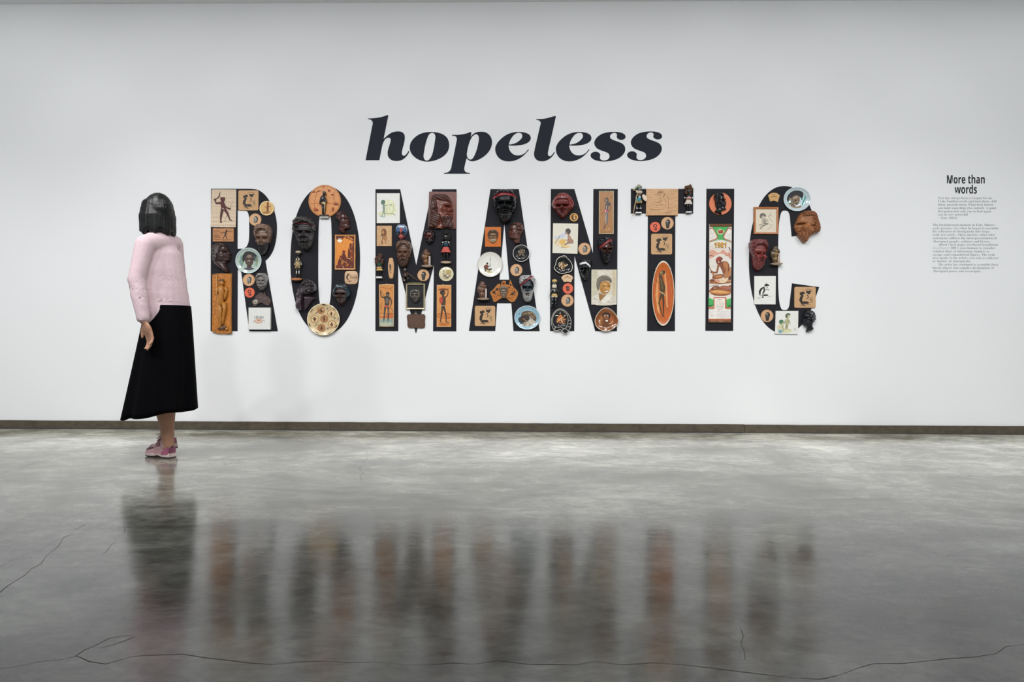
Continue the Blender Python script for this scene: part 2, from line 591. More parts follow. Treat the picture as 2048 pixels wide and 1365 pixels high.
letter('R', [cr(R_out), cr(R_in)], ONE, 488, 520, big % ('letter R', 'a woven mat, coasters and a carved trough'), vinyl)
letter('O', [sell(650.5, 520.5, 69.7, 147.5, 2.17, 96), sell(650, 516, 13.5, 101, 3.6, 72)], ONE, 650, 520, big % ('letter O', 'plates, busts and a framed orange picture'), vinyl)
letter('M', [[(750.3, 379), (799.8, 379), (832.5, 531), (864.2, 379), (912.7, 379), (913.3, 662.5), (866.8, 662.5), (868, 530), (833, 666.5), (832, 666.5), (796.3, 529), (797, 662.5), (751.2, 662.5)]], ONE, 832, 520, big % ('letter M', 'dolls, plaques and a black framed mask'), vinyl)
letter('A', [[(980.3, 378.4), (1037.2, 378.4), (1080, 662.6), (1027.6, 662.6), (1023, 607), (994.5, 607), (991, 662.6), (938.2, 662.6)], [(1008.4, 446), (999, 560), (1018.6, 560)]], ONE, 1008, 520, big % ('letter A', 'a black mask, plates and a map plaque'), vinyl)
letter('N', [[(1101, 378), (1148, 378), (1185.8, 507), (1186.3, 378), (1235, 378), (1234.5, 663), (1191, 663), (1148.8, 512), (1149, 663), (1100.3, 663)]], ONE, 1168, 520, big % ('letter N', 'a red mask, black dishes and a portrait'), vinyl)
letter('T', [[(1261, 377.4), (1386, 377.4), (1386, 427), (1350.3, 427), (1350.3, 663.3), (1294.8, 663.3), (1295.3, 427), (1261, 427)]], ONE, 1323, 520, big % ('letter T', 'two dolls and a long orange dish'), vinyl)
letter('I', [[(1412.2, 377), (1467.8, 377), (1466.6, 663), (1411.2, 663)]], ONE, 1440, 520, big % ('letter I', 'an orange disc and a calendar towel'), vinyl)
Co = sell(1568, 519.8, 70.4, 148.6, 2.17, 60, -24, -336, True)
Ci = sell(1569.5, 521, 13.6, 100.5, 3.4, 60, -336, -24, True)
C_l = [(1636, 465)] + Co[2:-2] + [(1638.5, 575), (1584, 567.5)] + Ci[6:-6] + [(1583, 473)]
letter('C', [C_l], ONE, 1568, 520, big % ('letter C', 'a child plate, a carved profile and pictures'), vinyl)

small = 'dark blue grey italic %s, %s'
def sl(pts): return cr(pts, n=6)
h_ = [(112,128,1),(230,122),(340,108),(440,85),(500,64),(528,55,1),(540,75,1),(443,555,1),(500,505),(570,450),(640,415),(745,400),(830,415),(880,470),(890,540),(875,640),(850,735),(830,820),(828,870),(850,905),(885,908),(930,870),(970,808,1),(988,822,1),(940,905),(870,975),(800,1010),(700,1020),(610,1000),(545,935),(528,850),(545,760),(570,680),(590,600),(592,565),(575,540),(540,533),(500,545),(460,590),(430,650),(405,750),(380,880),(355,1005,1),(65,1005,1),(138,625),(200,300),(212,240),(208,200),(190,170),(160,150),(112,142,1)]
o_ = [(720,125),(880,140),(1050,200),(1165,310),(1208,480),(1175,640),(1080,765),(930,860),(770,915),(610,935),(450,910),(300,840),(180,720),(130,590),(150,430),(230,310),(370,200),(530,142)]
oi = [(750,148),(805,180),(828,260),(815,380),(785,570),(735,760),(670,870),(600,908),(540,880),(508,800),(520,680),(560,460),(610,290),(670,180)]
p_ = [(325,205,1),(480,202),(600,190),(720,165),(835,128),(858,140,1),(838,260,1),(870,215),(930,165),(1010,130),(1110,118),(1240,135),(1350,210),(1410,320),(1420,430),(1390,560),(1320,680),(1220,780),(1100,860),(980,910),(870,927),(790,900),(725,845,1),(690,990),(665,1110),(670,1170),(700,1215),(760,1240),(818,1242,1),(818,1268,1),(110,1268,1),(110,1242,1),(190,1235),(250,1200),(295,1140),(330,980),(385,710),(445,400),(458,330),(445,270),(400,235),(325,228,1)]
pi_ = [(995,187),(1045,230),(1062,310),(1045,430),(1000,620),(930,790),(880,860),(830,880),(770,850),(735,770),(738,680),(770,520),(830,340),(900,230)]
e_ = [(458,818,1),(560,826),(700,818),(840,795),(940,750),(1000,690),(1012,630),(985,565),(920,520),(820,492),(690,485),(560,500),(420,550),(290,640),(180,760),(130,880),(145,1010),(220,1130),(340,1200),(480,1218),(620,1195),(760,1130),(880,1030),(968,930,1),(948,918,1),(880,1000),(800,1050),(710,1070),(620,1060),(540,1010),(480,920)]
ei = [(468,800,1),(530,792),(640,760),(740,690),(795,620),(800,570),(770,520),(700,507),(610,545),(530,640),(485,730)]
l_ = [(150,165,1),(270,162),(380,150),(500,120),(600,92),(632,86,1),(642,105,1),(545,550),(460,930),(446,1020),(455,1065),(480,1088),(515,1085),(550,1055),(605,982,1),(622,992,1),(560,1090),(480,1160),(390,1205),(290,1218),(190,1195),(120,1125),(100,1040),(115,930),(185,620),(250,330),(264,265),(250,225),(220,200),(150,180,1)]
s_l = [(920,152),(1060,160),(1190,195),(1270,250),(1298,320),(1270,385),(1200,422),(1120,425),(1040,390),(995,330),(1000,290),(1008,250),(985,210),(930,183),(860,195),(800,235),(768,300),(785,370),(850,415),(960,460),(1100,510),(1220,580),(1280,680),(1285,790),(1230,910),(1120,1020),(980,1095),(820,1140),(680,1160),(550,1168),(400,1152),(240,1110),(130,1030),(103,960),(130,890),(200,845),(290,832),(380,860),(435,930),(430,980),(425,1040),(450,1095),(520,1130),(620,1125),(700,1090),(748,1020),(745,940),(700,880),(600,835),(460,785),(330,720),(255,630),(228,530),(255,430),(340,320),(480,225),(640,175),(780,155)]
T2 = 0.0012
for ch, lps, c, cx, cy, note in (
        ('h', [h_], (725, 225, 10.5), 500, 600, 'tall ascender at the far left'),
        ('o', [o_, oi], (810, 255, 13.65), 670, 530, 'round with a narrow slanted opening'),
        ('p', [p_, pi_], (880, 255, 13.65), 700, 700, 'its stem hanging down to a flat serif'),
        ('e', [e_, ei], (980, 225, 12.41), 570, 850, 'following the p'),
        ('l', [l_], (1060, 225, 12.42), 370, 650, 'tall ascender in the middle of the word'),
        ('e', [e_, ei], (1101.3, 225, 12.41), 570, 850, 'following the l'),
        ('s', [s_l], (1175, 255, 17.06), 700, 660, 'followed by another letter s'),
        ('s', [s_l], (1248.1, 254.1, 17.06), 700, 660, 'ending the word')):
    letter(ch, [sl(q) for q in lps], c, cx, cy, small % ('letter ' + ch, note), ink, T2)

# ------------------------------------------------------------------ wall text at the right
def serif(s, italic=False):
    out = ''
    for ch in s:
        if ch.isupper(): out += chr((0x1D434 if italic else 0x1D400) + ord(ch) - 65)
        elif 'a' <= ch <= 'z': out += ('\u210e' if italic and ch == 'h' else chr((0x1D44E if italic else 0x1D41A) + ord(ch) - 97))
        elif ch.isdigit(): out += chr(0x1D7CE + ord(ch) - 48)
        else: out += ch
    return out
def sansb(s):
    return ''.join(chr(0x1D5D4 + ord(c) - 65) if c.isupper() else chr(0x1D5EE + ord(c) - 97) if 'a' <= c <= 'z' else chr(0x1D7EC + ord(c) - 48) if c.isdigit() else c for c in s)
def text_geo(body, offset=0.0):
    cu = bpy.data.curves.new('lettering', 'FONT')
    cu.body = body
    cu.resolution_u = 3
    cu.offset = offset
    o = bpy.data.objects.new('lettering', cu)
    COL.objects.link(o)
    dg = bpy.context.evaluated_depsgraph_get()
    me = bpy.data.meshes.new_from_object(o.evaluated_get(dg))
    vs = [v.co.copy() for v in me.vertices]
    fs = [tuple(p.vertices) for p in me.polygons]
    bpy.data.objects.remove(o)
    bpy.data.curves.remove(cu)
    bpy.data.meshes.remove(me)
    return vs, fs
def text_lines(q, rows, m, z, offset=0.0):
    """rows: (text, x0, x1 or None, baseline y, cap height) in photo pixels"""
    for body, x0, x1, yb, xh in rows:
        vs, fs = text_geo(body, offset)
        if not vs: continue
        a, b = min(v.x for v in vs), max(v.x for v in vs)
        ky = xh / 0.70
        kx = (x1 - x0) / (b - a) if x1 else ky
        q.raw([q.L(x0 + (v.x - a) * kx, yb - v.y * ky, z) for v in vs], fs, m)
def text_thing(name, label, rows, m, cx, cy, offset=0.0):
    it = It(name, label, 'wall text', ONE, cx, cy, d=0.0)
    bpy.data.objects.remove(it.o)
    q = M(it)
    text_lines(q, rows, m, 0.12, offset)
    o = mesh_obj(name, q.v, q.f, q.mats, q.mi)
    o.location = P(cx, cy, 0)
    o.rotation_euler = (math.pi / 2, 0, 0)
    o['label'], o['category'] = label, 'wall text'
blk = mat('#0d0e12', .6)
gry = mat('#66686e', .7)
text_thing('text_heading', 'bold black condensed heading More than words on the right of the wall',
           [(sansb('More than'), 1893.6, 1969.5, 367.2, 16.4), (sansb('words'), 1909.3, 1953.8, 387.6, 16.4)], blk, 1931, 370, 0.006)
quote = [('Text has always been a weapon for me.', 1985.5), ('I take familiar words and turn them, shift', 1993.5), ('them, unsettle them. What feels known', 1986.5),
         ('can hold something else entirely. A quiet', 1992.7), ('disruption that asks you to look again', 1982.5), ('can be very powerful.', 1936.5), ('\u2013 Tony Albert', 1914)]
text_thing('text_quotation', 'small grey indented quotation right under the black heading', [(serif(s), 1875.8, x1, 398.2 + 6.72 * i, 4.7) for i, (s, x1) in enumerate(quote)], gry, 1934, 418, -0.014)
body = [('The breakthrough moment in Tony Albert\u2019s', 1865.2, 1989), ('early practice was when he began to assemble', 1865.2, 1997), ('his collection of Aboriginalia into large-', 1865.2, 1980),
        ('scale text works. These incisive, often witty', 1865.2, 1990), ('statements address the misrepresentation of', 1865.2, 1993.5), ('Aboriginal peoples, cultures and history.', 1865.2, 1981.5),
        ('Albert\u2019s first major text-based installation', 1876.2, 1996), ('uses humour to consider', 1920.3, 1990), ('colonial ideas of subsistence hunters as', 1865.2, 1979),
        ('savages and romanticised figures. The work', 1865.2, 1990), ('also speaks to the artist\u2019s own role as collector', 1865.2, 1997), ('or \u2018hunter\u2019 of Aboriginalia.', 1865.2, 1942),
        ('The artist has continued to assemble these', 1876.2, 1996.5), ('kitsch objects into complex declarations of', 1865.2, 1988), ('Aboriginal power and sovereignty.', 1865.2, 1963)]
rows = [(serif(s), x0, x1, 451.6 + 6.7 * i, 4.7) for i, (s, x0, x1) in enumerate(body)]
rows += [(serif('Headhunter', True), 1865.2, 1897.5, 451.6 + 6.7 * 7, 4.7), (serif('(2007),'), 1899.3, 1918.5, 451.6 + 6.7 * 7, 4.7)]
text_thing('text_paragraphs', 'small grey longer paragraphs below the indented quotation on the wall', rows, gry, 1931, 497, -0.014)
# ------------------------------------------------------------------ tools for the objects on the letters
c1, c2, c3, c4 = (410, 360, 8.03), (410, 520, 8.03), (570, 360, 8.03), (570, 520, 8.03)
c5, c6, c7, c8 = (740, 370, 8.533), (740, 520, 8.533), (930, 365, 8.53), (930, 515, 8.53)
n1, n2, t1, t2 = (1085, 370, 8.53), (1085, 520, 8.03), (1250, 360, 9.1), (1250, 510, 8.533)
i1, i2, k1, k2 = (1390, 370, 9.1), (1390, 510, 8.53), (1485, 360, 8.53), (1485, 510, 8.03)

def interp(rows, t):
    for i in range(len(rows) - 1):
        if t <= rows[i + 1][0] + 1e-9:
            a, b = rows[i], rows[i + 1]
            u = (t - a[0]) / max(1e-6, b[0] - a[0])
            u = u * u * (3 - 2 * u) * .5 + u * .5
            return a[1] + (b[1] - a[1]) * u, a[2] + (b[2] - a[2]) * u
    return rows[-1][1], rows[-1][2]

def curl(x, y, c, seed):
    gx, gy = math.floor(x / c), math.floor(y / c)
    best = 9
    for i in (-1, 0, 1):
        for j in (-1, 0, 1):
            h = math.sin((gx + i) * 127.1 + (gy + j) * 311.7 + seed * 74.7) * 43758.5453
            h2 = math.sin((gx + i) * 269.5 + (gy + j) * 183.3 + seed * 33.1) * 24634.6345
            px, py = (gx + i + .2 + .6 * (h - math.floor(h))) * c, (gy + j + .2 + .6 * (h2 - math.floor(h2))) * c
            best = min(best, math.hypot(x - px, y - py) / c)
    return math.sqrt(max(0, 1 - (best / .72) ** 2))

def relief(it, box, rows, depth, feats, region, mats, tex, nu=30, nv=40, z0=0.0, e=2.1, parent=None, labels={}, knob=0.0):
    """a raised head: outline by rows, domed, with soft bumps, split into its parts"""
    x0, y0, x1, y1 = box
    W = (x1 - x0) / it.k
    V, Q = [], {}
    for j in range(nv + 1):
        t = j / nv
        a, b = interp(rows, t)
        if knob:
            w_ = knob * max(0, 1 - t / .5) ** .5
            a, b = a - w_ * abs(math.sin(t * 26 + 1)), b + w_ * abs(math.sin(t * 29))
        cap = max(0, 1 - abs(2 * t - 1) ** 7) ** .5
        for i in range(nu + 1):
            u = math.sin(math.pi / 2 * (2 * i / nu - 1) * .999)
            xn = (a + b) / 2 + (b - a) / 2 * u
            h = depth * max(0, 1 - abs(u) ** e) ** .5 * cap
            edge = min(1, h / (depth * .55))
            for fx, fy, rx, ry, am in feats:
                dx, dy = (xn - fx) / rx, (t - fy) / ry
                q = dx * dx + dy * dy
                if q < 9:
                    h += am * W * math.exp(-q ** 1.35) * edge
            h += tex(xn, t, region(xn, t), it) * W * edge
            V.append(it_L(it, x0 + xn * (x1 - x0), y0 + t * (y1 - y0), z0 + max(0.0 if (i in (0, nu) or j in (0, nv)) else .15, h)))
    for j in range(nv):
        for i in range(nu):
            xs = [(V[(j + dj) * (nu + 1) + i + di]) for dj in (0, 1) for di in (0, 1)]
            a, b = interp(rows, (j + .5) / nv)
            u = math.sin(math.pi / 2 * (2 * (i + .5) / nu - 1))
            r = region((a + b) / 2 + (b - a) / 2 * u, (j + .5) / nv)
            k = j * (nu + 1) + i
            Q.setdefault(r, []).append((k, k + nu + 1, k + nu + 2, k + 1))
    for r, fs in Q.items():
        used = sorted({v for f in fs for v in f})
        mp = {v: n for n, v in enumerate(used)}
        mesh_obj(r, [V[v] for v in used], [tuple(mp[v] for v in f) for f in fs], [mats[r]], None, True, parent or it.o, labels.get(r))

def it_L(it, x, y, z):
    return Vector(((x / it.k + it.ox - it.cx) * it.sc, -(y / it.k + it.oy - it.cy) * it.sc, z * it.sc))

def face_feats(nx=.5, ey=.45, ny=.58, my=.70, sp=.17, a=1.0):
    a *= 1.7
    F_ = []
    for s in (-1, 1):
        F_ += [(nx + s * sp, ey - .055, .13, .03, .075 * a), (nx + s * sp, ey + .005, .10, .03, -.12 * a), (nx + s * sp, ey + .012, .055, .016, .05 * a),
               (nx + s * .075, ny + .008, .045, .028, .09 * a), (nx + s * .23, ny - .005, .10, .07, .07 * a), (nx + s * .15, my - .045, .022, .05, -.04 * a)]
    F_ += [(nx, ey - .06, .06, .025, .04 * a), (nx, (ey + ny) / 2, .045, .08, .10 * a), (nx, ny - .008, .06, .04, .16 * a),
           (nx, my - .024, .13, .018, .08 * a), (nx, my, .12, .010, -.07 * a), (nx, my + .028, .11, .02, .09 * a), (nx, my + .12, .09, .045, .07 * a)]
    return F_

FR_A = [(0, .28, .66), (.05, .14, .80), (.12, .04, .93), (.25, 0, 1), (.4, .03, .97), (.5, .12, .91), (.65, .18, .86), (.8, .22, .80), (.92, .32, .70), (1, .44, .58)]
FR_B = [(0, .30, .70), (.06, .15, .85), (.2, .02, .97), (.4, 0, 1), (.6, .07, .94), (.8, .16, .84), (.94, .32, .69), (1, .42, .58)]
FR_D = [(0, .36, .62), (.07, .22, .74), (.2, .10, .88), (.33, .03, .97), (.46, 0, 1), (.58, .05, .96), (.7, .16, .82), (.82, .25, .72), (.93, .36, .62), (1, .43, .56)]

def gloss(h, r=.32, kind='patina'):
    return mat(h, r, kind, coat=.25)

def head(name, label, c, box, hair, face, beard=None, band=None, rows=FR_A, dp=.40, f=(.5, .44, .34, .27), bt=.66, nx=.5, ey=.44, ny=.57, my=.68,
         sp=.17, cell=.13, rough=.32, group=None, it=None, parent=None, z0=0.0, nu=38, nv=54, straight=False, lips=None, amp=1.0, moust=True, plain=False):
    """a front-facing moulded head with face, hair, beard and headband as parts"""
    x0, y0, x1, y1 = box
    if it is None:
        it = It(name, label, 'plaque head', c, (x0 + x1) / 2, (y0 + y1) / 2, group)
    asp = (y1 - y0) / (x1 - x0)
    if band: nu, nv = 64, 92
    def region(x, y):
        if band and abs(y - (band[0] + band[3] * (x - .5) ** 2 + (band[4] if len(band) > 4 else 0) * (x - .5))) < band[1]:
            return 'headband'
        if lips and abs(x - nx) < .13 and abs(y - my - .002) < .04 * (1 - ((x - nx) / .14) ** 2):
            return 'lips'
        if beard and y > bt - .06 * abs(x - nx) / .3 and not (abs(x - nx) < .12 and abs(y - my) < .045) and (moust or y > my):
            return 'beard'
        if ((x - f[0]) / f[2]) ** 2 + ((y - f[1]) / f[3]) ** 2 < 1 or (not beard and y > .62 and not straight) or (straight and y > f[1] and abs(x - f[0]) < f[2]):
            return 'face'
        return 'hair'
    def tex(x, y, r, i_):
        if r == 'hair':
            if straight:
                return .04 + .07 * abs(math.sin((math.atan2(x - nx, y + .15)) * 15))
            return .03 + .21 * curl(x, y * asp, cell, len(label))
        if r == 'beard':
            return .0 + .06 * abs(math.sin(x * 25 + 1.5 * math.sin(y * 9))) + .05 * curl(x, y * asp * .6, cell * .8, 3)
        if r == 'headband':
            return .07
        return .008 * math.sin(y * 90) if y < ey - .1 else 0
    mt = {'hair': gloss(hair, rough), 'face': gloss(face, rough), 'headband': gloss(band[2], .4, 'plain') if band else None,
          'beard': gloss(beard, rough) if beard else None, 'lips': gloss(lips, .3, 'plain') if lips else None}
    relief(it, box, rows, dp * (x1 - x0) / it.k, face_feats(nx, ey, ny, my, sp, amp), region, mt, tex, nu, nv, z0, parent=parent, knob=0.0 if straight else .045)
    return it

def profile(name, label, c, box, rows, hair, face, hair_fn, feats, dp=.30, beard=None, beard_fn=None, cell=.13, rough=.3, it=None, strand=None, group=None, z0=0.0, nu=46, nv=62, bandh=None, band_fn=None, parent=None):
    """a head in profile, moulded in relief"""
    x0, y0, x1, y1 = box
    feats = [(a_, b_, c_, d_, e_ * 2.0) for a_, b_, c_, d_, e_ in feats]
    if it is None:
        it = It(name, label, 'plaque head', c, (x0 + x1) / 2, (y0 + y1) / 2, group)
    asp = (y1 - y0) / (x1 - x0)
    def region(x, y):
        if band_fn and band_fn(x, y): return 'headband'
        if beard_fn and beard_fn(x, y): return 'beard'
        return 'hair' if hair_fn(x, y) else 'face'
    def tex(x, y, r, i_):
        if r == 'hair':
            if strand:
                return .02 + .085 * abs(math.sin(strand(x, y) * .5))
            return .02 + .19 * curl(x, y * asp, cell, len(label))
        if r == 'beard':
            return .01 + .075 * abs(math.sin(x * 24 + 3 * y + 1.3 * math.sin(y * 14)))
        return .04 if r == 'headband' else 0
    mt = {'hair': gloss(hair, rough), 'face': gloss(face, rough), 'beard': gloss(beard or hair, rough), 'headband': gloss(bandh or '#7c2420', .4)}
    relief(it, box, rows, dp * (x1 - x0) / it.k, feats, region, mt, tex, nu, nv, z0, e=2.3, parent=parent)
    return it

def plate(it, rx, ry, prof, m, rim=None, x=None, y=None, shape=None, name='dish', rot=0):
    x, y = it.x if x is None else x, it.y if y is None else y
    q = it.m()
    q.lathe(x, y, rx, ry, prof, m, rot=rot, shape=shape)
    q.done(name)
    if rim:
        q = it.m()
        q.lathe(x, y, rx, ry, rim[0], rim[1], cap=False, rot=rot, shape=shape)
        q.done('rim')

PLATE2 = [(.5, 0), (.56, .4), (.97, 2.6), (1.0, 3.1), (.985, 3.4), (.95, 3.2), (.93, 1.7), (.9, 1.2), (.3, 1.2), (.02, 1.2)]
RIM2 = [(.94, 3.2), (.985, 3.55), (1.01, 3.1)]
PLATE = [(.50, 0), (.56, .4), (.97, 3.2), (1.0, 3.7), (.985, 4.0), (.95, 3.8), (.74, 1.7), (.68, 1.3), (.3, 1.2), (0.02, 1.2)]
DISC = [(.99, 0), (1.0, .5), (1.0, 1.0), (.96, 1.3), (.3, 1.3), (.02, 1.3)]

def round_board(it, r, h, m, bev=.3, name='board', x=None, y=None):
    x, y = it.x if x is None else x, it.y if y is None else y
    q = it.m()
    q.lathe(x, y, r, r, [(1, 0), (1, h - bev), (1 - bev * it.k / r, h), (.3, h), (.02, h)], m)
    return q.done(name)

def rect_board(it, x0, y0, x1, y1, h, m, r=0, bev=.3, name='board', z0=0, label=None):
    q = it.m()
    q.board(lambda i: rrect(x0 + i, y0 + i, x1 - i, y1 - i, max(r - i * .5, 0) if r else 0), h, bev, m, z0)
    return q.done(name, label)

def quad_board(it, pts, h, m, name='board', z0=0):
    q = it.m()
    q.poly([pts], z0, z0 + h, m)
    return q.done(name)

def frame(it, x0, y0, x1, y1, wd, h, m, name='frame'):
    """four mitred lengths, rounded over at the outer edge"""
    q = it.m()
    i_, o_ = rrect(x0 + wd, y0 + wd, x1 - wd, y1 - wd), rrect(x0, y0, x1, y1)
    b = wd * .25
    ob = rrect(x0 + b, y0 + b, x1 - b, y1 - b)
    q.rings([(o_, 0), (o_, h * .7), (ob, h), (i_, h * .85), (i_, 0)], m, cap=False)
    return q.done(name)
# ================================================================== the visitor walking past
PY = 1.30                                # metres in front of the wall
def W(px, py, dy=0.0):
    """a point of the visitor: pixel, and metres beyond (+) or before (-) her own plane"""
    return P(px, py, PY - dy)
HD = Vector((-.90, .436, 0))             # walking direction
SD = Vector((.436, .90, 0))               # her right-hand side
person = bpy.data.objects.new('person', None)
person.location = (W(325, 900).x, -PY, 0)
person['label'] = 'woman in a pink sweater and long black skirt walking past the wall on the left'
person['category'] = 'person'
COL.objects.link(person)

class B:
    """tapered limbs and rounded masses in metres, fused into one surface"""
    def __init__(s): s.v, s.f = [], []
    def add(s, vs, fs):
        o = len(s.v); s.v += vs; s.f += [tuple(o + i for i in f) for f in fs]
    def limb(s, pts, n=14, flat=1.0, axis=None):
        """pts: (Vector, radius); flat squeezes along axis"""
        C = [p[0] for p in pts]; R = [p[1] for p in pts]
        # rounded ends
        d0, d1 = (C[0] - C[1]).normalized(), (C[-1] - C[-2]).normalized()
        C = [C[0] + d0 * R[0] * .85, C[0] + d0 * R[0] * .5] + C + [C[-1] + d1 * R[-1] * .5, C[-1] + d1 * R[-1] * .85]
        R = [R[0] * .45, R[0] * .86] + R + [R[-1] * .86, R[-1] * .45]
        vs = []
        for i, c in enumerate(C):
            t = (C[min(i + 1, len(C) - 1)] - C[max(i - 1, 0)]).normalized()
            u = (axis - t * axis.dot(t)).normalized() if axis is not None else t.orthogonal().normalized()
            v = t.cross(u)
            vs += [c + R[i] * (flat * math.cos(a) * u + math.sin(a) * v) for a in (2 * math.pi * q / n for q in range(n))]
        fs = [(j * n + i, j * n + (i + 1) % n, (j + 1) * n + (i + 1) % n, (j + 1) * n + i) for j in range(len(C) - 1) for i in range(n)]
        fs += [tuple(range(n))[::-1], tuple((len(C) - 1) * n + i for i in range(n))]
        s.add(vs, fs)
        return s
    def blob(s, c, rx, ry, rz, X=None, Y=None, Z=None, n=18, k=12):
        X, Y, Z = X or Vector((1, 0, 0)), Y or Vector((0, 1, 0)), Z or Vector((0, 0, 1))
        vs = [c + Z * rz]
        for j in range(1, k):
            a = math.pi * j / k
            vs += [c + X * rx * math.sin(a) * math.cos(b) + Y * ry * math.sin(a) * math.sin(b) + Z * rz * math.cos(a) for b in (2 * math.pi * i / n for i in range(n))]
        vs.append(c - Z * rz)
        fs = [(0, 1 + i, 1 + (i + 1) % n) for i in range(n)]
        for j in range(k - 2):
            fs += [(1 + j * n + i, 1 + (j + 1) * n + i, 1 + (j + 1) * n + (i + 1) % n, 1 + j * n + (i + 1) % n) for i in range(n)]
        e, o = len(vs) - 1, 1 + (k - 2) * n
        fs += [(o + i, e, o + (i + 1) % n) for i in range(n)]
        s.add(vs, fs)
        return s
    def fuse(s, name, m, voxel, smooth=6, parent=person, label=None, bump=None):
        me = bpy.data.meshes.new(name)
        me.from_pydata([tuple(v) for v in s.v], [], s.f)
        o = bpy.data.objects.new(name, me)
        COL.objects.link(o)
        r = o.modifiers.new('r', 'REMESH'); r.mode = 'VOXEL'; r.voxel_size = voxel
        if smooth:
            t = o.modifiers.new('s', 'SMOOTH'); t.iterations = smooth; t.factor = .5
        dg = bpy.context.evaluated_depsgraph_get()
        me2 = bpy.data.meshes.new_from_object(o.evaluated_get(dg))
        o.modifiers.clear()
        o.data = me2
        bpy.data.meshes.remove(me)
        me2.name = name
        me2.materials.clear(); me2.materials.append(m)
        inv = Vector(parent_world(parent))
        for v in me2.vertices:
            if bump: v.co += v.normal * bump(v.co)
            v.co -= inv
        me2.polygons.foreach_set('use_smooth', [True] * len(me2.polygons))
        o.parent = parent
        if label: o['label'] = label
        return o
def parent_world(p):
    v = Vector(p.location)
    while p.parent:
        p = p.parent
        v = v + Vector(p.location)
    return v
def pm(name, vs, fs, m, smooth=True, parent=person, label=None):
    inv = parent_world(parent)
    return mesh_obj(name, [Vector(v) - inv for v in vs], fs, [m], None, smooth, parent, label)

skin = mat('#b98a70', .55, 'plain', var=.05)
# joints
pel, spi, che, nek = W(333, 640), W(326, 575, .0), W(317, 512, .01), W(316, 470, .02)
hd = W(315, 428, .02)
FW = Vector((-.80, .60, -.02)).normalized()      # where the face points
UP = Vector((-.06, .04, 1)).normalized(); RT = FW.cross(UP).normalized(); UP = RT.cross(FW)
shl, shr = W(290, 489, -.12), W(347, 488, .14)
ell_, elr = W(273, 558, -.17), W(357, 560, .22)
wrl, wrr = W(288, 643, -.19), W(333, 628, .36)
hipl, hipr = W(322, 665, -.06), W(347, 665, .08)
knl, knr = W(331, 770, .0), W(316, 762, .18)
anl, anr = W(337, 893, .0), W(334, 872, .16)
b = B()
b.limb([(pel, .112), (spi, .108), (che, .135), (W(316, 490, .01), .10)], 18, .72, FW)
b.limb([(shl, .05), (W(318, 484, .01), .07), (shr, .05)])
b.limb([(W(317, 485, .01), .055), (nek, .048), (W(315, 445, .02), .047)])
b.blob(hd, .073, .092, .112, RT, FW, UP)
b.blob(hd + FW * .035 - UP * .055, .055, .058, .062, RT, FW, UP)
b.limb([(hd + FW * .094 + UP * .012, .009), (hd + FW * .112 - UP * .022, .014)], 10)        # nose
for s_ in (-1, 1):
    b.blob(hd + RT * s_ * .076 + UP * -.005, .012, .022, .032, RT, FW, UP)                   # ears
    b.blob(hd + RT * s_ * .032 + FW * .083 + UP * .028, .026, .012, .009, RT, FW, UP)        # brows
    b.blob(hd + RT * s_ * .04 + FW * .07 - UP * .025, .022, .018, .02, RT, FW, UP)           # cheeks
    b.blob(hd + RT * s_ * .012 + FW * .106 - UP * .027, .009, .009, .007, RT, FW, UP)        # nostrils
b.blob(hd + FW * .094 - UP * .054, .024, .010, .007, RT, FW, UP)
b.blob(hd + FW * .092 - UP * .067, .021, .010, .008, RT, FW, UP)
b.blob(hd + FW * .082 - UP * .098, .022, .018, .016, RT, FW, UP)
def arm(sh, el, wr, hdir, thumb):
    b.limb([(sh, .05), (sh.lerp(el, .5), .043), (el, .035), (el.lerp(wr, .3), .036), (wr, .023)])
    # hand: palm, four bent fingers of unequal length, a thumb from the side of the palm
    hdir = hdir.normalized(); th = (thumb - hdir * thumb.dot(hdir)).normalized(); nrm = hdir.cross(th)
    pc = wr + hdir * .05
    b.blob(pc, .040, .016, .050, th, nrm, hdir)
    for i, (o_, ln) in enumerate(((.030, .070), (.011, .080), (-.009, .074), (-.028, .056))):
        r0 = wr + hdir * .085 + th * o_
        k1_ = r0 + hdir * ln * .45 - nrm * .006
        k2_ = k1_ + hdir * ln * .32 - nrm * .016
        k3_ = k2_ + hdir * ln * .2 - nrm * .020
        b.limb([(r0 - hdir * .02, .0095), (k1_, .009), (k2_, .008), (k3_, .0065)], 10)
    t0 = wr + hdir * .03 + th * .028
    b.limb([(t0, .013), (t0 + hdir * .028 + th * .020 - nrm * .008, .0105), (t0 + hdir * .055 + th * .024 - nrm * .018, .008)], 10)
arm(shl, ell_, wrl, Vector((.10, .05, -.30)), Vector((-.8, .55, -.2)))
arm(shr, elr, wrr, Vector((-.14, .10, -.26)), Vector((-.8, .5, .3)))
b.limb([(hipl, .072), (hipl.lerp(knl, .5), .066), (knl, .052), (knl.lerp(anl, .3), .055), (knl.lerp(anl, .7), .038), (anl, .033)], 18)
b.limb([(hipr, .072), (hipr.lerp(knr, .5), .066), (knr, .052), (knr.lerp(anr, .3), .055), (knr.lerp(anr, .7), .038), (anr, .033)], 18)
b.limb([(anl, .034), (anl + HD * .05 - Vector((0, 0, .045)), .03), (anl + HD * .13 - Vector((0, 0, .07)), .02)], 12)
fr = Vector((-.88, .42, -.20)).normalized()
u0 = Vector((0, 0, 1)); u0 = (u0 - fr * u0.dot(fr)).normalized()
b.limb([(anr, .034), (anr + fr * .05 - u0 * .05, .027), (anr + fr * .11 - u0 * .068, .018)], 12)
b.fuse('body', skin, .0055, 4)

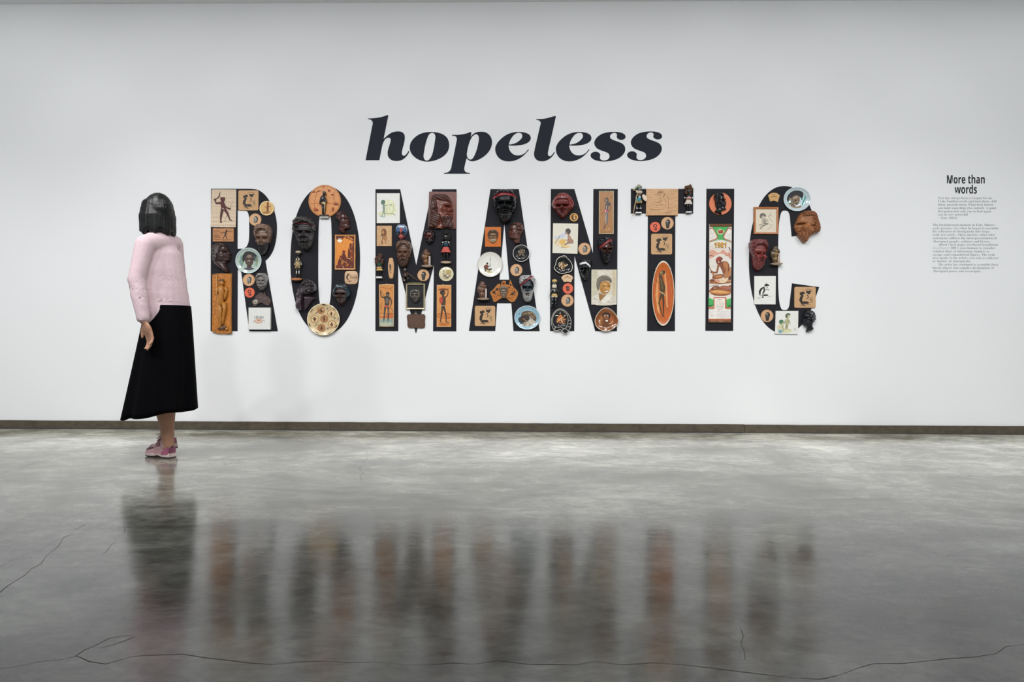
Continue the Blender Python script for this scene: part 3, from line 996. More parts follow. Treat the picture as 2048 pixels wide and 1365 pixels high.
# hair: a jaw-length black bob, fuller at the ends
hair_m = mat('#060607', .38, 'hair')
b = B()
b.blob(hd + UP * .020 - FW * .010, .080, .098, .108, RT, FW, UP)
b.blob(hd - UP * .03 - FW * .022, .080, .074, .080, RT, FW, UP)
for i in range(15):
    a = math.radians(-118 + 236 * i / 14)
    o_ = -FW * math.cos(a) + RT * math.sin(a)
    top, mid_, end = hd + o_ * .060 + UP * .06, hd + o_ * .076 - UP * .02, hd + o_ * (.080 + .008 * (i % 2)) - UP * (.098 + .012 * ((i * 7) % 3))
    b.limb([(top, .026), (mid_, .027), (end, .015 if i % 2 else .019)], 10)
b.fuse('hair', hair_m, .006, 2, bump=lambda c: .0022 * math.sin(46 * math.atan2(c.y - hd.y, c.x - hd.x) + 30 * c.z))
for s_ in (-1, 1):
    q_ = B(); q_.blob(hd + RT * s_ * .032 + FW * .086 + UP * .006, .012, .006, .008, RT, FW, UP, 12, 8)
    pm('eye', q_.v, q_.f, mat('#efece6', .3))

# sweater with sleeves
pink = mat('#dcc3c9', .9, 'plain', var=.05)
b = B()
hem = W(331, 627)
b.limb([(hem, .150), (W(329, 590), .140), (W(322, 545), .138), (che, .138), (W(316, 492, .01), .105)], 22, .72, FW)
b.limb([(shl, .055), (W(318, 486, .01), .078), (shr, .055)], 16)
b.limb([(W(317, 484, .01), .066), (W(316, 470, .02), .060)], 16)
for sh, el, wr in ((shl, ell_, wrl), (shr, elr, wrr)):
    b.limb([(sh, .056), (sh.lerp(el, .5), .050), (el, .047), (el.lerp(wr, .5), .045), (wr.lerp(el, .08), .036)], 16)
def folds(c):
    w_ = math.sin(c.z * 70 + 10 * c.x) * math.sin(c.x * 12 + c.z * 16)
    return .0040 * w_ * (1 if c.z < 1.12 else .2)
b.fuse('sweater', pink, .007, 5, bump=folds)

# long flared black skirt
black = mat('#040407', .85, 'plain', var=.1)
black.node_tree.nodes['Principled BSDF'].inputs['Specular IOR Level'].default_value = 0.08
n_, m_ = 72, 22
top_c, bot_c = W(338, 612), W(322, 829)
vs, fs = [], []
for j in range(m_ + 1):
    t = j / m_
    for i in range(n_):
        a = 2 * math.pi * i / n_
        r = .128 + (.212 - .128) * t ** .9
        fold = 1 + .055 * t * math.sin(7 * a + .6) + .03 * t * math.sin(11 * a + 2 + t)
        dx, dy_ = math.cos(a), math.sin(a)
        c = top_c.lerp(bot_c, t)
        z = c.z + (.030 * dx * t) + .006 * t * math.sin(5 * a)
        side = 1.0 if dx < 0 else .97
        vs.append(Vector((c.x + r * fold * dx * side, c.y + r * fold * dy_ * .88, z)))
for j in range(m_):
    fs += [(j * n_ + i, (j + 1) * n_ + i, (j + 1) * n_ + (i + 1) % n_, j * n_ + (i + 1) % n_) for i in range(n_)]
k0 = len(vs)
# inner side, so the cloth has a thickness
for j in range(m_ + 1):
    for i in range(n_):
        p = vs[j * n_ + i]; c = top_c.lerp(bot_c, j / m_)
        q_ = (p - Vector((c.x, c.y, p.z)))
        vs.append(p - q_.normalized() * .004)
for j in range(m_):
    fs += [(k0 + j * n_ + i, k0 + j * n_ + (i + 1) % n_, k0 + (j + 1) * n_ + (i + 1) % n_, k0 + (j + 1) * n_ + i) for i in range(n_)]
fs += [(m_ * n_ + i, k0 + m_ * n_ + i, k0 + m_ * n_ + (i + 1) % n_, m_ * n_ + (i + 1) % n_) for i in range(n_)]
pm('skirt', vs, fs, black)

# trainers
def shoe(base, fwd, up, label=None):
    """base: the point of the ground under the heel; fwd along the foot"""
    rt = fwd.cross(up).normalized()
    def at(x, y, z): return base + fwd * x * .90 + rt * y * .92 + up * z * .95
    root = bpy.data.objects.new('shoe', None)
    COL.objects.link(root)
    root.parent = person
    root.location = base - Vector(person.location)
    if label: root['label'] = label
    L_ = .245
    stations = [(.0, .022, .078), (.02, .034, .088), (.06, .037, .086), (.095, .038, .082), (.13, .041, .072), (.165, .046, .056), (.2, .045, .045), (.225, .038, .038), (.243, .022, .030)]
    def solew(x): return [(.0, .026), (.02, .037), (.06, .037), (.11, .037), (.16, .047), (.2, .047), (.228, .038), (.25, .020)]
    def lo(x, tab):
        for i in range(len(tab) - 1):
            if x <= tab[i + 1][0]:
                u = (x - tab[i][0]) / (tab[i + 1][0] - tab[i][0]); return tab[i][1] + (tab[i + 1][1] - tab[i][1]) * max(0, u)
        return tab[-1][1]
    # sole
    n = 16
    vs, fs = [], []
    def outline(z, gr):
        o = []
        for i in range(n + 1):
            x = .252 * i / n - .004
            o.append((x, lo(x, solew(x)) * gr))
        pts = [(x, w_) for x, w_ in o] + [(x, -w_) for x, w_ in o[::-1]]
        return [at(x, y, z(x)) for x, y in pts]
    toe = lambda x: .012 * max(0, (x - .18) / .07) ** 2
    arch = lambda x: .008 * math.exp(-((x - .10) / .025) ** 2)
    def ringmesh(name, rings, m, cap=True):
        v_ = [p for r in rings for p in r]; k = len(rings[0])
        f_ = [(j * k + i, j * k + (i + 1) % k, (j + 1) * k + (i + 1) % k, (j + 1) * k + i) for j in range(len(rings) - 1) for i in range(k)]
        if cap: f_ += [tuple(range(k))[::-1], tuple((len(rings) - 1) * k + i for i in range(k))]
        return pm(name, v_, f_, m, False, root)
    ringmesh('outsole', [outline(lambda x: toe(x) + arch(x), .93), outline(lambda x: .009 + toe(x) + arch(x), 1.0)], mat('#3a2f2e', .7))
    ringmesh('midsole', [outline(lambda x: .009 + toe(x) + arch(x), 1.0), outline(lambda x: .020 + toe(x) * .9, 1.03), outline(lambda x: .032 - .010 * min(1, max(0, (x - .1) / .1)) + toe(x) * .8, .97)], mat('#d9c6c2', .6))
    # upper
    k = 16
    vs, fs = [], []
    for x, w_, h in stations:
        for i in range(k + 1):
            a = math.pi * i / k
            e = .75
            cy, sz = math.cos(a), math.sin(a)
            op = 0
            vs.append(at(x, w_ * math.copysign(abs(cy) ** e, cy), .022 + toe(x) * .8 + (h - .022) * abs(sz) ** .8))
    for j in range(len(stations) - 1):
        for i in range(k):
            if stations[j][0] < .085 and stations[j][0] >= .02 and 5 <= i <= 10: continue     # the opening for the ankle
            fs.append((j * (k + 1) + i, j * (k + 1) + i + 1, (j + 1) * (k + 1) + i + 1, (j + 1) * (k + 1) + i))
    fs.append(tuple(range(k + 1)))
    pm('upper', vs, fs, mat('#c39a9c', .75, 'plain', var=.1), True, root)
    # heel counter and toe guard
    vs, fs = [], []
    for x, w_, h in [(-.003, .024, .070), (.018, .0365, .070), (.04, .039, .052), (.062, .0395, .034)]:
        for i in range(7):
            vs.append(at(x, w_ * 1.03, .024 + (h - .024) * i / 6))
        for i in range(7):
            vs.append(at(x, -w_ * 1.03, .024 + (h - .024) * i / 6))
    for j in range(3):
        for sd in (0, 7):
            fs += [(j * 14 + sd + i, (j + 1) * 14 + sd + i, (j + 1) * 14 + sd + i + 1, j * 14 + sd + i + 1) for i in range(6)]
    fs += [(i, i + 1, 7 + i + 1, 7 + i) for i in range(6)]
    pm('heel_counter', vs, fs, mat('#a8607c', .65, 'plain', var=.1), True, root, 'magenta heel counter')
    q_ = B()
    q_.limb([(at(.236, 0, .026 + toe(.236)), .020), (at(.225, 0, .028 + toe(.22)), .026)], 12)
    q_.fuse('toe_guard', mat('#7a6065', .7), .004, 2, root)
    # tongue, laces, bow
    q_ = B()
    q_.limb([(at(.145, 0, .066), .018), (at(.11, 0, .086), .022), (at(.085, 0, .108), .020)], 12, .5, up)
    q_.fuse('tongue', mat('#b58e93', .8), .004, 2, root)
    vs_, fs_ = [], []
    for i, x in enumerate((.095, .112, .130, .148, .165)):
        z = .094 - .011 * i
        q_ = B(); q_.limb([(at(x - .006, .026, z - .012), .0032), (at(x + .003, 0, z + .003), .0032), (at(x - .006, -.026, z - .012), .0032)], 8)
        pm('lace', q_.v, q_.f, mat('#8c5562', .8), True, root)
    q_ = B()
    for s_ in (-1, 1):
        q_.limb([(at(.092, 0, .100), .003), (at(.102, .018 * s_, .118), .003), (at(.108, .036 * s_, .112), .003), (at(.098, .016 * s_, .103), .003)], 8)
        q_.limb([(at(.094, 0, .100), .0028), (at(.112, .022 * s_, .098), .0026), (at(.12, .034 * s_, .084), .0026)], 8)
    pm('lace_bow', q_.v, q_.f, mat('#8c5562', .8), True, root)
    q_ = B(); q_.limb([(at(.055, 0, .074), .036), (at(.055, 0, .092), .037), (at(.054, 0, .102), .035)], 16)
    pm('sock', q_.v, q_.f, mat('#c7a4a8', .9), True, root)
up = Vector((0, 0, 1))
heel = Vector((anl.x, anl.y, 0)) - HD * .034
shoe(heel, HD, up, 'pink trainer standing on the floor')
u2 = Vector((0, 0, 1)); u2 = (u2 - fr * u2.dot(fr)).normalized()
shoe(anr - u2 * .088 - fr * .052, fr, u2, 'pink trainer lifted in mid stride')
# ================================================================== objects on the letter R
BLK = '#1d1712'
def fig(*a): return list(a)

# 1 woven mat
it = It('woven_hanging', 'pale woven mat with a dark red boomerang thrower, top left of letter R', 'mat', c1, 300, 455)
q = it.m()
wv = bpy.data.materials.new('woven_straw'); wv.use_nodes = True
nt = wv.node_tree; N, Lk = nt.nodes, nt.links; b = N['Principled BSDF']; b.inputs['Roughness'].default_value = .8
tc = N.new('ShaderNodeTexCoord'); br = N.new('ShaderNodeTexChecker'); br.inputs['Scale'].default_value = 1
mp = N.new('ShaderNodeMapping'); mp.inputs['Scale'].default_value = (170, 130, 0); mp.inputs['Rotation'].default_value = (0, 0, .78)
Lk.new(tc.outputs['Object'], mp.inputs[0]); Lk.new(mp.outputs[0], br.inputs['Vector'])
br.inputs[1].default_value, br.inputs[2].default_value = lin('#e6dac5'), lin('#b9977a')
Lk.new(br.outputs[0], b.inputs['Base Color'])
nx_, ny_ = 8, 14
vs, fs = [], []
for j in range(ny_ + 1):
    for i in range(nx_ + 1):
        u, t = i / nx_, j / ny_
        xx = 105 + (500 - 105) * u + 8 * t * (u - .5) * 1.5
        yy = 158 + (752 + 8 * math.sin(u * 3.1) + 10 * u - 158) * t
        vs.append(q.L(xx, yy, .5 + 2.4 * t ** 3 + .35 * math.sin(u * 5 + t * 3)))
for j in range(ny_):
    for i in range(nx_):
        k = j * (nx_ + 1) + i
        fs.append((k, k + nx_ + 1, k + nx_ + 2, k + 1))
q.raw(vs, fs, wv, True)
q.done('woven_cloth')
q = it.m()
rnd = random.Random(4)
for i in range(44):
    x = 104 + i * 9.1
    q.tube([(x, 752 + 10 * (i / 44), 2.7, .35), (x + rnd.uniform(-5, 5), 764 + rnd.uniform(-4, 5), 2.9, .3)], mat('#dfe3ea', .8), 4)
q.done('fringe', 'pale fringe along the lower edge')
dr = '#4e1712'
it.prt([(dr, 't', [(248, 190, 5), (235, 255, 15), (215, 292, 14), (160, 318, 6)]), (dr, 'e', 165, 322, 20, 14), (dr, 't', [(165, 325, 20), (185, 382, 26), (245, 372, 30)]),
        (dr, 'e', 288, 318, 36, 32), (dr, 'p', [(250, 285), (325, 285), (322, 310), (255, 305)]), (dr, 't', [(290, 340, 34), (288, 360, 40)]),
        (dr, 'b', [(240, 365), (290, 352), (322, 378), (328, 430), (332, 470), (296, 480), (270, 455), (258, 405)]),
        (dr, 't', [(318, 420, 32), (350, 448, 22), (405, 465, 18)]), (dr, 'e', 405, 464, 14, 14), (dr, 'l', [(458, 330), (425, 420), (385, 500)], 3), (dr, 'l', [(370, 540), (320, 672)], 3),
        (dr, 't', [(285, 470, 46), (268, 560, 34), (260, 630, 22), (265, 685, 20)]), (dr, 'e', 264, 684, 18, 9),
        (dr, 't', [(320, 470, 46), (370, 545, 32), (398, 620, 20), (410, 645, 20), (445, 655, 14)]), ('#e6dac5', 't', [(288, 462, 8), (318, 478, 6)])], 2.0)

# 2 square cork coaster with two figures: four alike
LB, dk = '#c79a6f', '#2c2117'
cork = mat('#c89f74', .75, 'cork')
couple = It('cork_coaster', 'square cork coaster with two crouching dark figures, beside the woven mat on the letter R', 'coaster', c1, 699, 331, 'square cork coasters with two figures')
rect_board(couple, 537, 170, 862, 492, 1.3, cork, 26, .35)
couple.prt([(dk, 'e', 655, 278, 38, 27), (dk, 'e', 632, 264, 16, 12), (dk, 'e', 678, 258, 18, 12), (dk, 'e', 660, 250, 14, 10), (dk, 'e', 648, 300, 14, 12), ('#d9b48c', 'e', 682, 290, 12, 8),
            (dk, 't', [(668, 300, 18), (640, 335, 44), (632, 375, 46), (650, 415, 30)]), (dk, 'e', 700, 412, 58, 21), (dk, 't', [(640, 420, 16), (665, 440, 14), (700, 458, 10)]), (dk, 'l', [(620, 445), (700, 462)], 5),
            (dk, 'e', 748, 258, 30, 26), (dk, 'e', 772, 240, 18, 14), (dk, 'e', 730, 240, 16, 11), ('#d9b48c', 'e', 732, 280, 12, 9), (dk, 't', [(728, 290, 12), (748, 318, 11), (742, 342, 10), (724, 352, 8)]),
            ('#5e5345', 'l', [(690, 225), (735, 205), (790, 215), (805, 240)], 5), ('#6b6a4e', 'r', 790, 348, 16, 22), ('#6b6a4e', 'r', 798, 392, 13, 19), ('#6b6a4e', 'l', [(765, 365), (800, 355)], 5), (dk, 'l', [(720, 440), (780, 432)], 4)], 1.3)
couple.copy(970, 632.5, 'square cork coaster with two crouching dark figures, at the left foot of the letter A', 1.0)
couple.copy(1323, 488.7, 'square cork coaster with two crouching dark figures, above the orange oval dish', 1.02)
couple.copy(1609.6, 595.3, 'square cork coaster with two crouching dark figures, on the lower arm of the letter C', 1.03)

# 3 gold disc with a standing figure
it = It('wooden_disc', 'small golden round disc with a standing brown hunter, on the bowl of the letter R', 'disc', c1, 997, 460)
round_board(it, 117, 2.6, mat('#cfa35e', .3, 'plain', coat=.4), .9)
it.prt([('#eed6a0', 'r', 997, 460, 101, 114), ('#7a4320', 'e', 1018, 378, 17, 20), ('#7a4320', 't', [(1018, 395, 30), (1015, 440, 36), (1012, 470, 28)]), ('#7a4320', 't', [(1010, 465, 24), (1005, 515, 12)]), ('#7a4320', 't', [(1020, 465, 22), (1024, 515, 12)]),
        ('#7a4320', 'l', [(970, 440), (1060, 432)], 9), ('#8a5527', 'l', [(935, 530), (960, 522), (1000, 526), (1050, 518)], 12), ('#5c2f12', 'l', [(945, 545), (1040, 535)], 7)], 2.6)

# 4 round coasters with a man in profile, facing left: five pale, three dark
tan = mat('#d3a67c', .55, 'cork')
man = It('round_coaster', 'round tan coaster with a grey profile, on the inside of the bowl of the R', 'coaster', c1, 811, 640, 'round tan coasters with a grey profile')
round_board(man, 98, 1.5, tan, .4)
gr = '#6d6b68'
def man_cmds(x, y, k, a, b_, d_):
    T_ = lambda pts: [(x + p[0] * k, y + p[1] * k) for p in pts]
    return [(a, 'b', T_([(-22, -38), (5, -48), (26, -30), (28, 5), (15, 35), (2, 55), (-18, 52), (-26, 30), (-34, 8), (-30, -12)])),
            (d_, 'b', T_([(-18, -42), (8, -58), (36, -40), (44, -8), (36, 18), (22, 6), (20, -22), (0, -36)])), (b_, 'b', T_([(-24, 22), (-8, 18), (8, 26), (6, 52), (-12, 60), (-24, 46)])),
            (d_, 'l', T_([(-28, -14), (-12, -16)]), 6 * k), (d_, 'e', x - 14 * k, y - 4 * k, 6 * k, 4 * k), ('#3a3532', 'l', T_([(-22, 24), (-8, 22)]), 5 * k), ('#b9b5ae', 'b', T_([(-14, -30), (4, -34), (8, -22), (-10, -18)])),
            (d_, 't', [(x + 18 * k, y + 12 * k, 16 * k), (x + 26 * k, y + 45 * k, 20 * k)])]
ring = [('#b98a60', 'r', 811, 640, 84, 88)]
man.prt(ring + man_cmds(815, 642, 1.0, '#8f8b86', gr, '#453f3a'), 1.5)
man.copy(498, 560.6, 'round tan coaster with grey profile, above the orange coaster on the R leg', .99)
man.copy(1032.7, 540.8, 'round tan coaster with a grey profile, below the black dish on the letter A', .98)
man.copy(1168.8, 498.3, 'round tan coaster with a grey profile, right of the child picture on the N', 1.0)
man.copy(1134.8, 601.6, 'round tan coaster with a grey profile, under the orange coaster on the N', 1.0)
man2 = It('round_coaster', 'round tan coaster with a dark bearded profile, above the framed mask on the M', 'coaster', c6, 912, 264, 'round tan coasters with a dark profile')
round_board(man2, 102, 1.5, tan, .4)
man2.prt([('#b98a60', 'r', 912, 264, 86, 91)] + man_cmds(912, 262, 1.05, '#4b463f', '#2b2823', '#1d1a17') + [('#2b2823', 't', [(900, 300, 30), (915, 322, 60), (925, 330, 50)])], 1.5)
man2.copy(1334.6, 447, 'round tan coaster with a dark bearded profile, beside the orange coaster on the T', 1.04)
man2.copy(1533.8, 632.3, 'round tan coaster with a dark bearded profile, at the foot of the letter C', 1.03)

# 5 bronze head
head('wall_mask', 'bronze moulded head with curly hair and black beard, right side of the letter R', c1, (808, 712, 1088, 1215), '#7a5f50', '#7d6354', '#1e1a1a', f=(.52, .42, .36, .24), bt=.68, ey=.47, ny=.585, my=.66, amp=1.1, nx=.5)

# 6 plaque with writing and a running figure
it = It('wooden_plaque', 'small horizontal wooden plaque with writing and a running spear thrower, below the woven mat', 'plaque', c1, 299, 888)
rect_board(it, 130, 780, 468, 995, 2.0, mat('#b57b4a', .45, 'woodh'), 4, .4)
tx = '#5a3015'
it.prt([(tx, 'l', [(150, 828), (175, 824), (240, 826)], 9), (tx, 'l', [(158, 858), (200, 860)], 7), (tx, 'l', [(150, 890), (185, 888), (235, 893)], 8), (tx, 'l', [(150, 922), (190, 918), (250, 926)], 12), (tx, 'l', [(155, 960), (270, 957)], 9),
        (BLK, 'e', 352, 818, 15, 13), (BLK, 't', [(348, 828, 16), (338, 870, 26), (332, 892, 20)]), (BLK, 't', [(345, 840, 10), (300, 852, 7), (245, 868, 5)]), (BLK, 't', [(350, 838, 10), (395, 830, 7), (432, 828, 5)]),
        (BLK, 't', [(334, 888, 18), (310, 920, 10), (296, 965, 7)]), (BLK, 't', [(336, 888, 18), (350, 920, 10), (362, 955, 8)]), (tx, 'l', [(240, 850), (440, 825)], 4), (tx, 'l', [(290, 970), (430, 962)], 5)], 2.0)
for p in ((172, 778), (420, 776), (172, 994)):
    it.pin(*p, z=2.2)

# 7 dark bust in profile
ear = lambda x, y, a=1: [(x, y, .055, .05, .09 * a), (x + .005, y, .02, .022, -.09 * a)]
profile('moulded_bust', 'dark brown bust in profile facing right with wavy hair, left stem of the letter R', c1, (112, 1015, 436, 1490),
        [(0, .35, .55), (.05, .2, .7), (.13, .06, .8), (.22, .02, .85), (.3, .01, .88), (.37, .04, .99), (.42, .06, .94), (.48, .08, .97), (.53, .08, .93), (.58, .06, .95), (.64, .1, .80), (.7, .15, .74), (.8, .28, .80), (.9, .5, .86), (1, .7, .84)],
        '#3a2c2a', '#3f2c29', lambda x, y: y < .14 + .0 * x or x < .62 - .55 * max(0, y - .1) and y < .62, ear(.42, .44) + [(.75, .33, .10, .03, -.06), (.7, .27, .12, .03, .05), (.62, .46, .12, .06, .05), (.5, .62, .2, .03, -.06)], strand=lambda x, y: 60 * y + 9 * math.sin(x * 8), rough=.28)

# 8 painted plate
rnd = random.Random(14)
it = It('painted_plate', 'blue green round plate with a painted child in foliage, centre of the letter R', 'plate', c1, 707, 1300)
plate(it, 208, 203, PLATE2, mat('#b3c3bb', .2, 'plain', coat=.5), (RIM2, mat('#cfe0e2', .2, coat=.5)))
it.prt([('#a9bcae', 'e', 707, 1300, 166, 160), ('#8fa6ae', 'l', [(560, 1220), (620, 1170), (700, 1145)], 20), ('#8fa6ae', 'l', [(560, 1390), (620, 1430), (700, 1450)], 18), ('#93a987', 'b', [(800, 1190), (845, 1230), (830, 1290), (800, 1260)]), ('#7f9c7a', 'b', [(545, 1250), (600, 1200), (640, 1290), (600, 1380), (560, 1340)]), ('#6f93a0', 'l', [(600, 1160), (590, 1300), (610, 1400)], 14), ('#5c6f5c', 'l', [(560, 1350), (600, 1280), (640, 1260)], 8), ('#83a08c', 'b', [(790, 1220), (850, 1250), (860, 1330), (820, 1390), (800, 1320)]), ('#a4743f', 'l', [(800, 1250), (830, 1330)], 12),
        ('#1d1c20', 'b', [(610, 1270), (640, 1190), (720, 1150), (800, 1180), (830, 1250), (810, 1310), (760, 1290), (660, 1290), (630, 1320)]), ('#4a3a34', 'b', [(655, 1260), (700, 1205), (760, 1225), (778, 1290), (765, 1350), (720, 1385), (670, 1350), (650, 1300)]),
        ('#8a7464', 'b', [(675, 1240), (720, 1212), (750, 1240), (715, 1256)]), (BLK, 'l', [(665, 1278), (700, 1284)], 12), (BLK, 'l', [(728, 1284), (765, 1278)], 12), ('#b99c88', 'e', 713, 1300, 14, 10), ('#7d6258', 'e', 690, 1308, 16, 10), (BLK, 'e', 714, 1338, 20, 10), ('#8d7a86', 'e', 714, 1346, 14, 5),
        ('#3a2d2b', 't', [(712, 1370, 60), (714, 1405, 70)]), ('#4d4654', 'b', [(600, 1440), (670, 1405), (760, 1405), (830, 1440), (760, 1470), (660, 1470)]), ('#3d3238', 'l', [(615, 1440), (720, 1430), (820, 1432)], 10)] + [(rnd.choice(['#6f8f86', '#8aa59a', '#5f7a6a', '#c3cdbf', '#7d8a6a']), 'l', [(x_, y_), (x_ + rnd.uniform(-14, 14), y_ + rnd.uniform(18, 44))], rnd.uniform(4, 8)) for x_, y_ in [(rnd.choice([rnd.uniform(570, 630), rnd.uniform(790, 845)]), rnd.uniform(1225, 1370)) for _ in range(22)]], 1.2, mag=1.1)

# 9 carved trough with a standing man
it = It('carved_trough', 'curved golden brown wooden carving of a man with a spear, left foot of R', 'carving', c2, 280, 708)
q = it.m()
bk = mat('#b8742f', .38, 'bark', coat=.2)
vs, fs = [], []
nx_, ny_ = 14, 26
rnd = random.Random(3)
for j in range(ny_ + 1):
    t = j / ny_
    for i in range(nx_ + 1):
        u = i / nx_ * 2 - 1
        x = 282 + u * (153 - 4 * math.sin(t * 3))
        top = 230 + 22 * u * u * (1 if u < 0 else .3)
        bot = 1185 - 45 * (u * u if u < 0 else u * u * .4)
        z = 1.2 + 3.2 * u * u + (0.5 * (rnd.random() - .5) if 0 < i < nx_ else 0)
        vs.append(q.L(x, top + (bot - top) * t, z))
fs = [(j * (nx_ + 1) + i, (j + 1) * (nx_ + 1) + i, (j + 1) * (nx_ + 1) + i + 1, j * (nx_ + 1) + i + 1) for j in range(ny_) for i in range(nx_)]
q.raw(vs, fs, bk, True)
q.done('bark_panel')
q = it.m()
edge = []
lp = [vs[i] for i in range(nx_ + 1)] + [vs[j * (nx_ + 1) + nx_] for j in range(1, ny_ + 1)] + [vs[ny_ * (nx_ + 1) + i] for i in range(nx_ - 1, -1, -1)] + [vs[j * (nx_ + 1)] for j in range(ny_ - 1, 0, -1)]
n = len(lp)
cen = sum(lp, Vector()) / n
out = [cen + (p - cen) * 1.025 for p in lp]
vv = lp + [p + Vector((0, 0, it.sc * .5)) for p in lp] + [p + Vector((0, 0, it.sc * .2)) for p in out] + [Vector((p.x, p.y, 0)) for p in out]
for p, o in zip(vv[n:2 * n], out): p += (o - p) * .5
ff = [(a * n + i, a * n + (i + 1) % n, (a + 1) * n + (i + 1) % n, (a + 1) * n + i)[::-1] for a in (1, 2) for i in range(n)]
q.raw(vv, ff, mat('#a5723a', .5, 'bark'), True)
q.done('rim', 'pale rough edge of the wood')
q = it.m()
wd = mat('#b0752f', .4, 'wood')
q.ball(283, 375, 5, 5.0, 6, 4, wd); q.ball(283, 340, 5, 5.6, 3.6, 4.2, mat('#6a4a2c', .5, 'patina'))
q.tube([(285, 420, 3.6, 3.4), (270, 470, 4, 6.6), (285, 540, 4, 6.2), (270, 600, 4, 6), (268, 690, 4, 6.4), (272, 740, 3.6, 4.5)], wd, 12)
q.tube([(245, 445, 4, 3), (205, 520, 5, 2.4), (200, 545, 5.5, 2.2), (210, 430, 6.5, 1.8)], wd, 8)
q.tube([(340, 455, 4, 4), (365, 500, 4, 3.2), (345, 580, 5, 3), (330, 640, 4.5, 2.6)], wd, 8)
q.tube([(255, 720, 4, 4.6), (262, 850, 4, 3.4), (265, 950, 3.6, 2.8), (258, 1070, 3.4, 2.4), (245, 1095, 4, 2.4)], wd, 8)
q.tube([(320, 690, 4, 5), (335, 800, 5.5, 4), (325, 860, 5, 3.4), (305, 960, 4, 2.6), (300, 1040, 4, 2.2)], wd, 8)
q.ball(240, 1100, 4, 3.4, 2, 3.5, mat('#6f4a30', .5, 'patina')); q.ball(330, 1085, 4.5, 4.6, 3, 4, mat('#6c5142', .5, 'patina')); q.ball(290, 1095, 5, 2.6, 2.6, 3, mat('#7a6a66', .4, 'patina')); q.ball(365, 1110, 3.6, 3.6, 3, 3, wd)
q.done('carved_man')
q = it.m()
q.tube([(200, 245, 4.8, .95), (212, 500, 7, 1.0), (235, 800, 6.5, 1.0), (255, 1085, 5, 1.0)], mat('#c08e52', .5, 'wood'), 6)
q.done('spear')

# 11 silver head, 10 above, 12 orange coaster
head('wall_mask', 'small silver grey head of an old man, above the map on the R', c2, (830, 212, 1012, 496), '#8d8a88', '#85807d', '#6d6866', rows=FR_B, bt=.80, f=(.5, .46, .40, .3), ey=.45, ny=.57, my=.7, rough=.4, cell=.15)
org = mat('#e0684a', .6, 'cork', var=.1)
osym = It('orange_coaster', 'small orange red round coaster with a curled symbol, on the R leg', 'coaster', c2, 720, 528, 'orange coasters with a curled symbol')
round_board(osym, 81, 1.3, org, .35)
sy = '#4a1712'
osym.prt([(sy, 'l', [(735, 490), (715, 484), (696, 500), (698, 520), (715, 535), (728, 545), (728, 562), (712, 568)], 13), (sy, 'l', [(735, 490), (742, 508), (736, 530), (728, 522)], 11), (sy, 'l', [(728, 545), (744, 552), (740, 568), (716, 572)], 10), (sy, 'l', [(696, 555), (706, 566)], 9)], 1.3)
osym.copy(1310.2, 454.6, 'small orange red round coaster with a curled symbol, on the T stem', 1.02)

# 13 map with a coin
it = It('map_plaque', 'dark brown map of Australia with a silver coin, on the leg of the R', 'plaque', c2, 905, 632)
oz = [(760, 690), (765, 655), (800, 635), (812, 590), (850, 555), (872, 530), (895, 540), (912, 520), (930, 545), (945, 560), (955, 520), (968, 530), (978, 570), (1010, 590), (1040, 620), (1060, 650), (1052, 700), (1025, 735), (985, 728), (950, 712), (925, 690), (885, 695), (850, 720), (815, 745), (790, 735), (775, 710)]
q = it.m()
sh = lambda t: [(905 + (x - 905) * t, 632 + (y - 632) * t) for x, y in cr(oz, n=3)]
q.lathe(0, 0, 140, 110, [(1, 0), (1, 1.6), (.95, 2.2), (.90, 1.9)], mat('#5d4a45', .4, 'patina'), shape=sh)
q.done('board')
q = it.m(); q.flat([sh(.92)], 2.0, mat('#54423f', .4, 'patina')); q.tube([(865, 620, 2, .4), (905, 600, 2.3, .6), (940, 605, 2, .4)], mat('#8a7a78', .4, 'patina'), 5); q.tube([(905, 640, 2, .4), (960, 625, 2.3, .5), (1000, 622, 2, .4)], mat('#8a7a78', .4, 'patina'), 5); q.done('raised_lines')
q = it.m(); q.lathe(816, 678, 38, 38, [(1, 1.5), (1, 2.8), (.9, 3.0), (.86, 2.8), (.3, 2.8), (.02, 2.8)], mat('#bdb9a8', .3, metal=.6)); q.ball(816, 672, 2.9, 1.8, 2.4, .6, mat('#a9a595', .3, metal=.6)); q.done('coin')

# 14 white tile
it = It('white_tile', 'thick square white tile with a small crest print, foot of the letter R', 'tile', c2, 890, 945)
rect_board(it, 716, 772, 1066, 1122, 6.0, mat('#e2e3e0', .3, 'plain', coat=.3, var=.04), 6, .5)
rnd = random.Random(8)
it.prt([('#2a2826', 'l', [(815 + 22 * i + rnd.uniform(-6, 6), 905 + rnd.uniform(-4, 6)), (822 + 22 * i, 925), (812 + 22 * i + rnd.uniform(0, 14), 945)], 7) for i in range(7)] +
       [('#c98a5a', 'e', 880, 985, 62, 38), ('#e2e3e0', 'e', 880, 985, 50, 27), ('#c98a5a', 'l', [(835, 985), (925, 980)], 9), ('#c98a5a', 'l', [(845, 1000), (915, 997)], 8), ('#b9774a', 'e', 880, 975, 22, 12), ('#57524c', 'l', [(800, 975), (815, 1000), (790, 1005)], 5), ('#57524c', 'l', [(955, 965), (975, 1000)], 5)], 6.0)
for p in ((728, 768), (1060, 768), (722, 1110), (1072, 1108)):
    it.pin(*p, z=6.4)

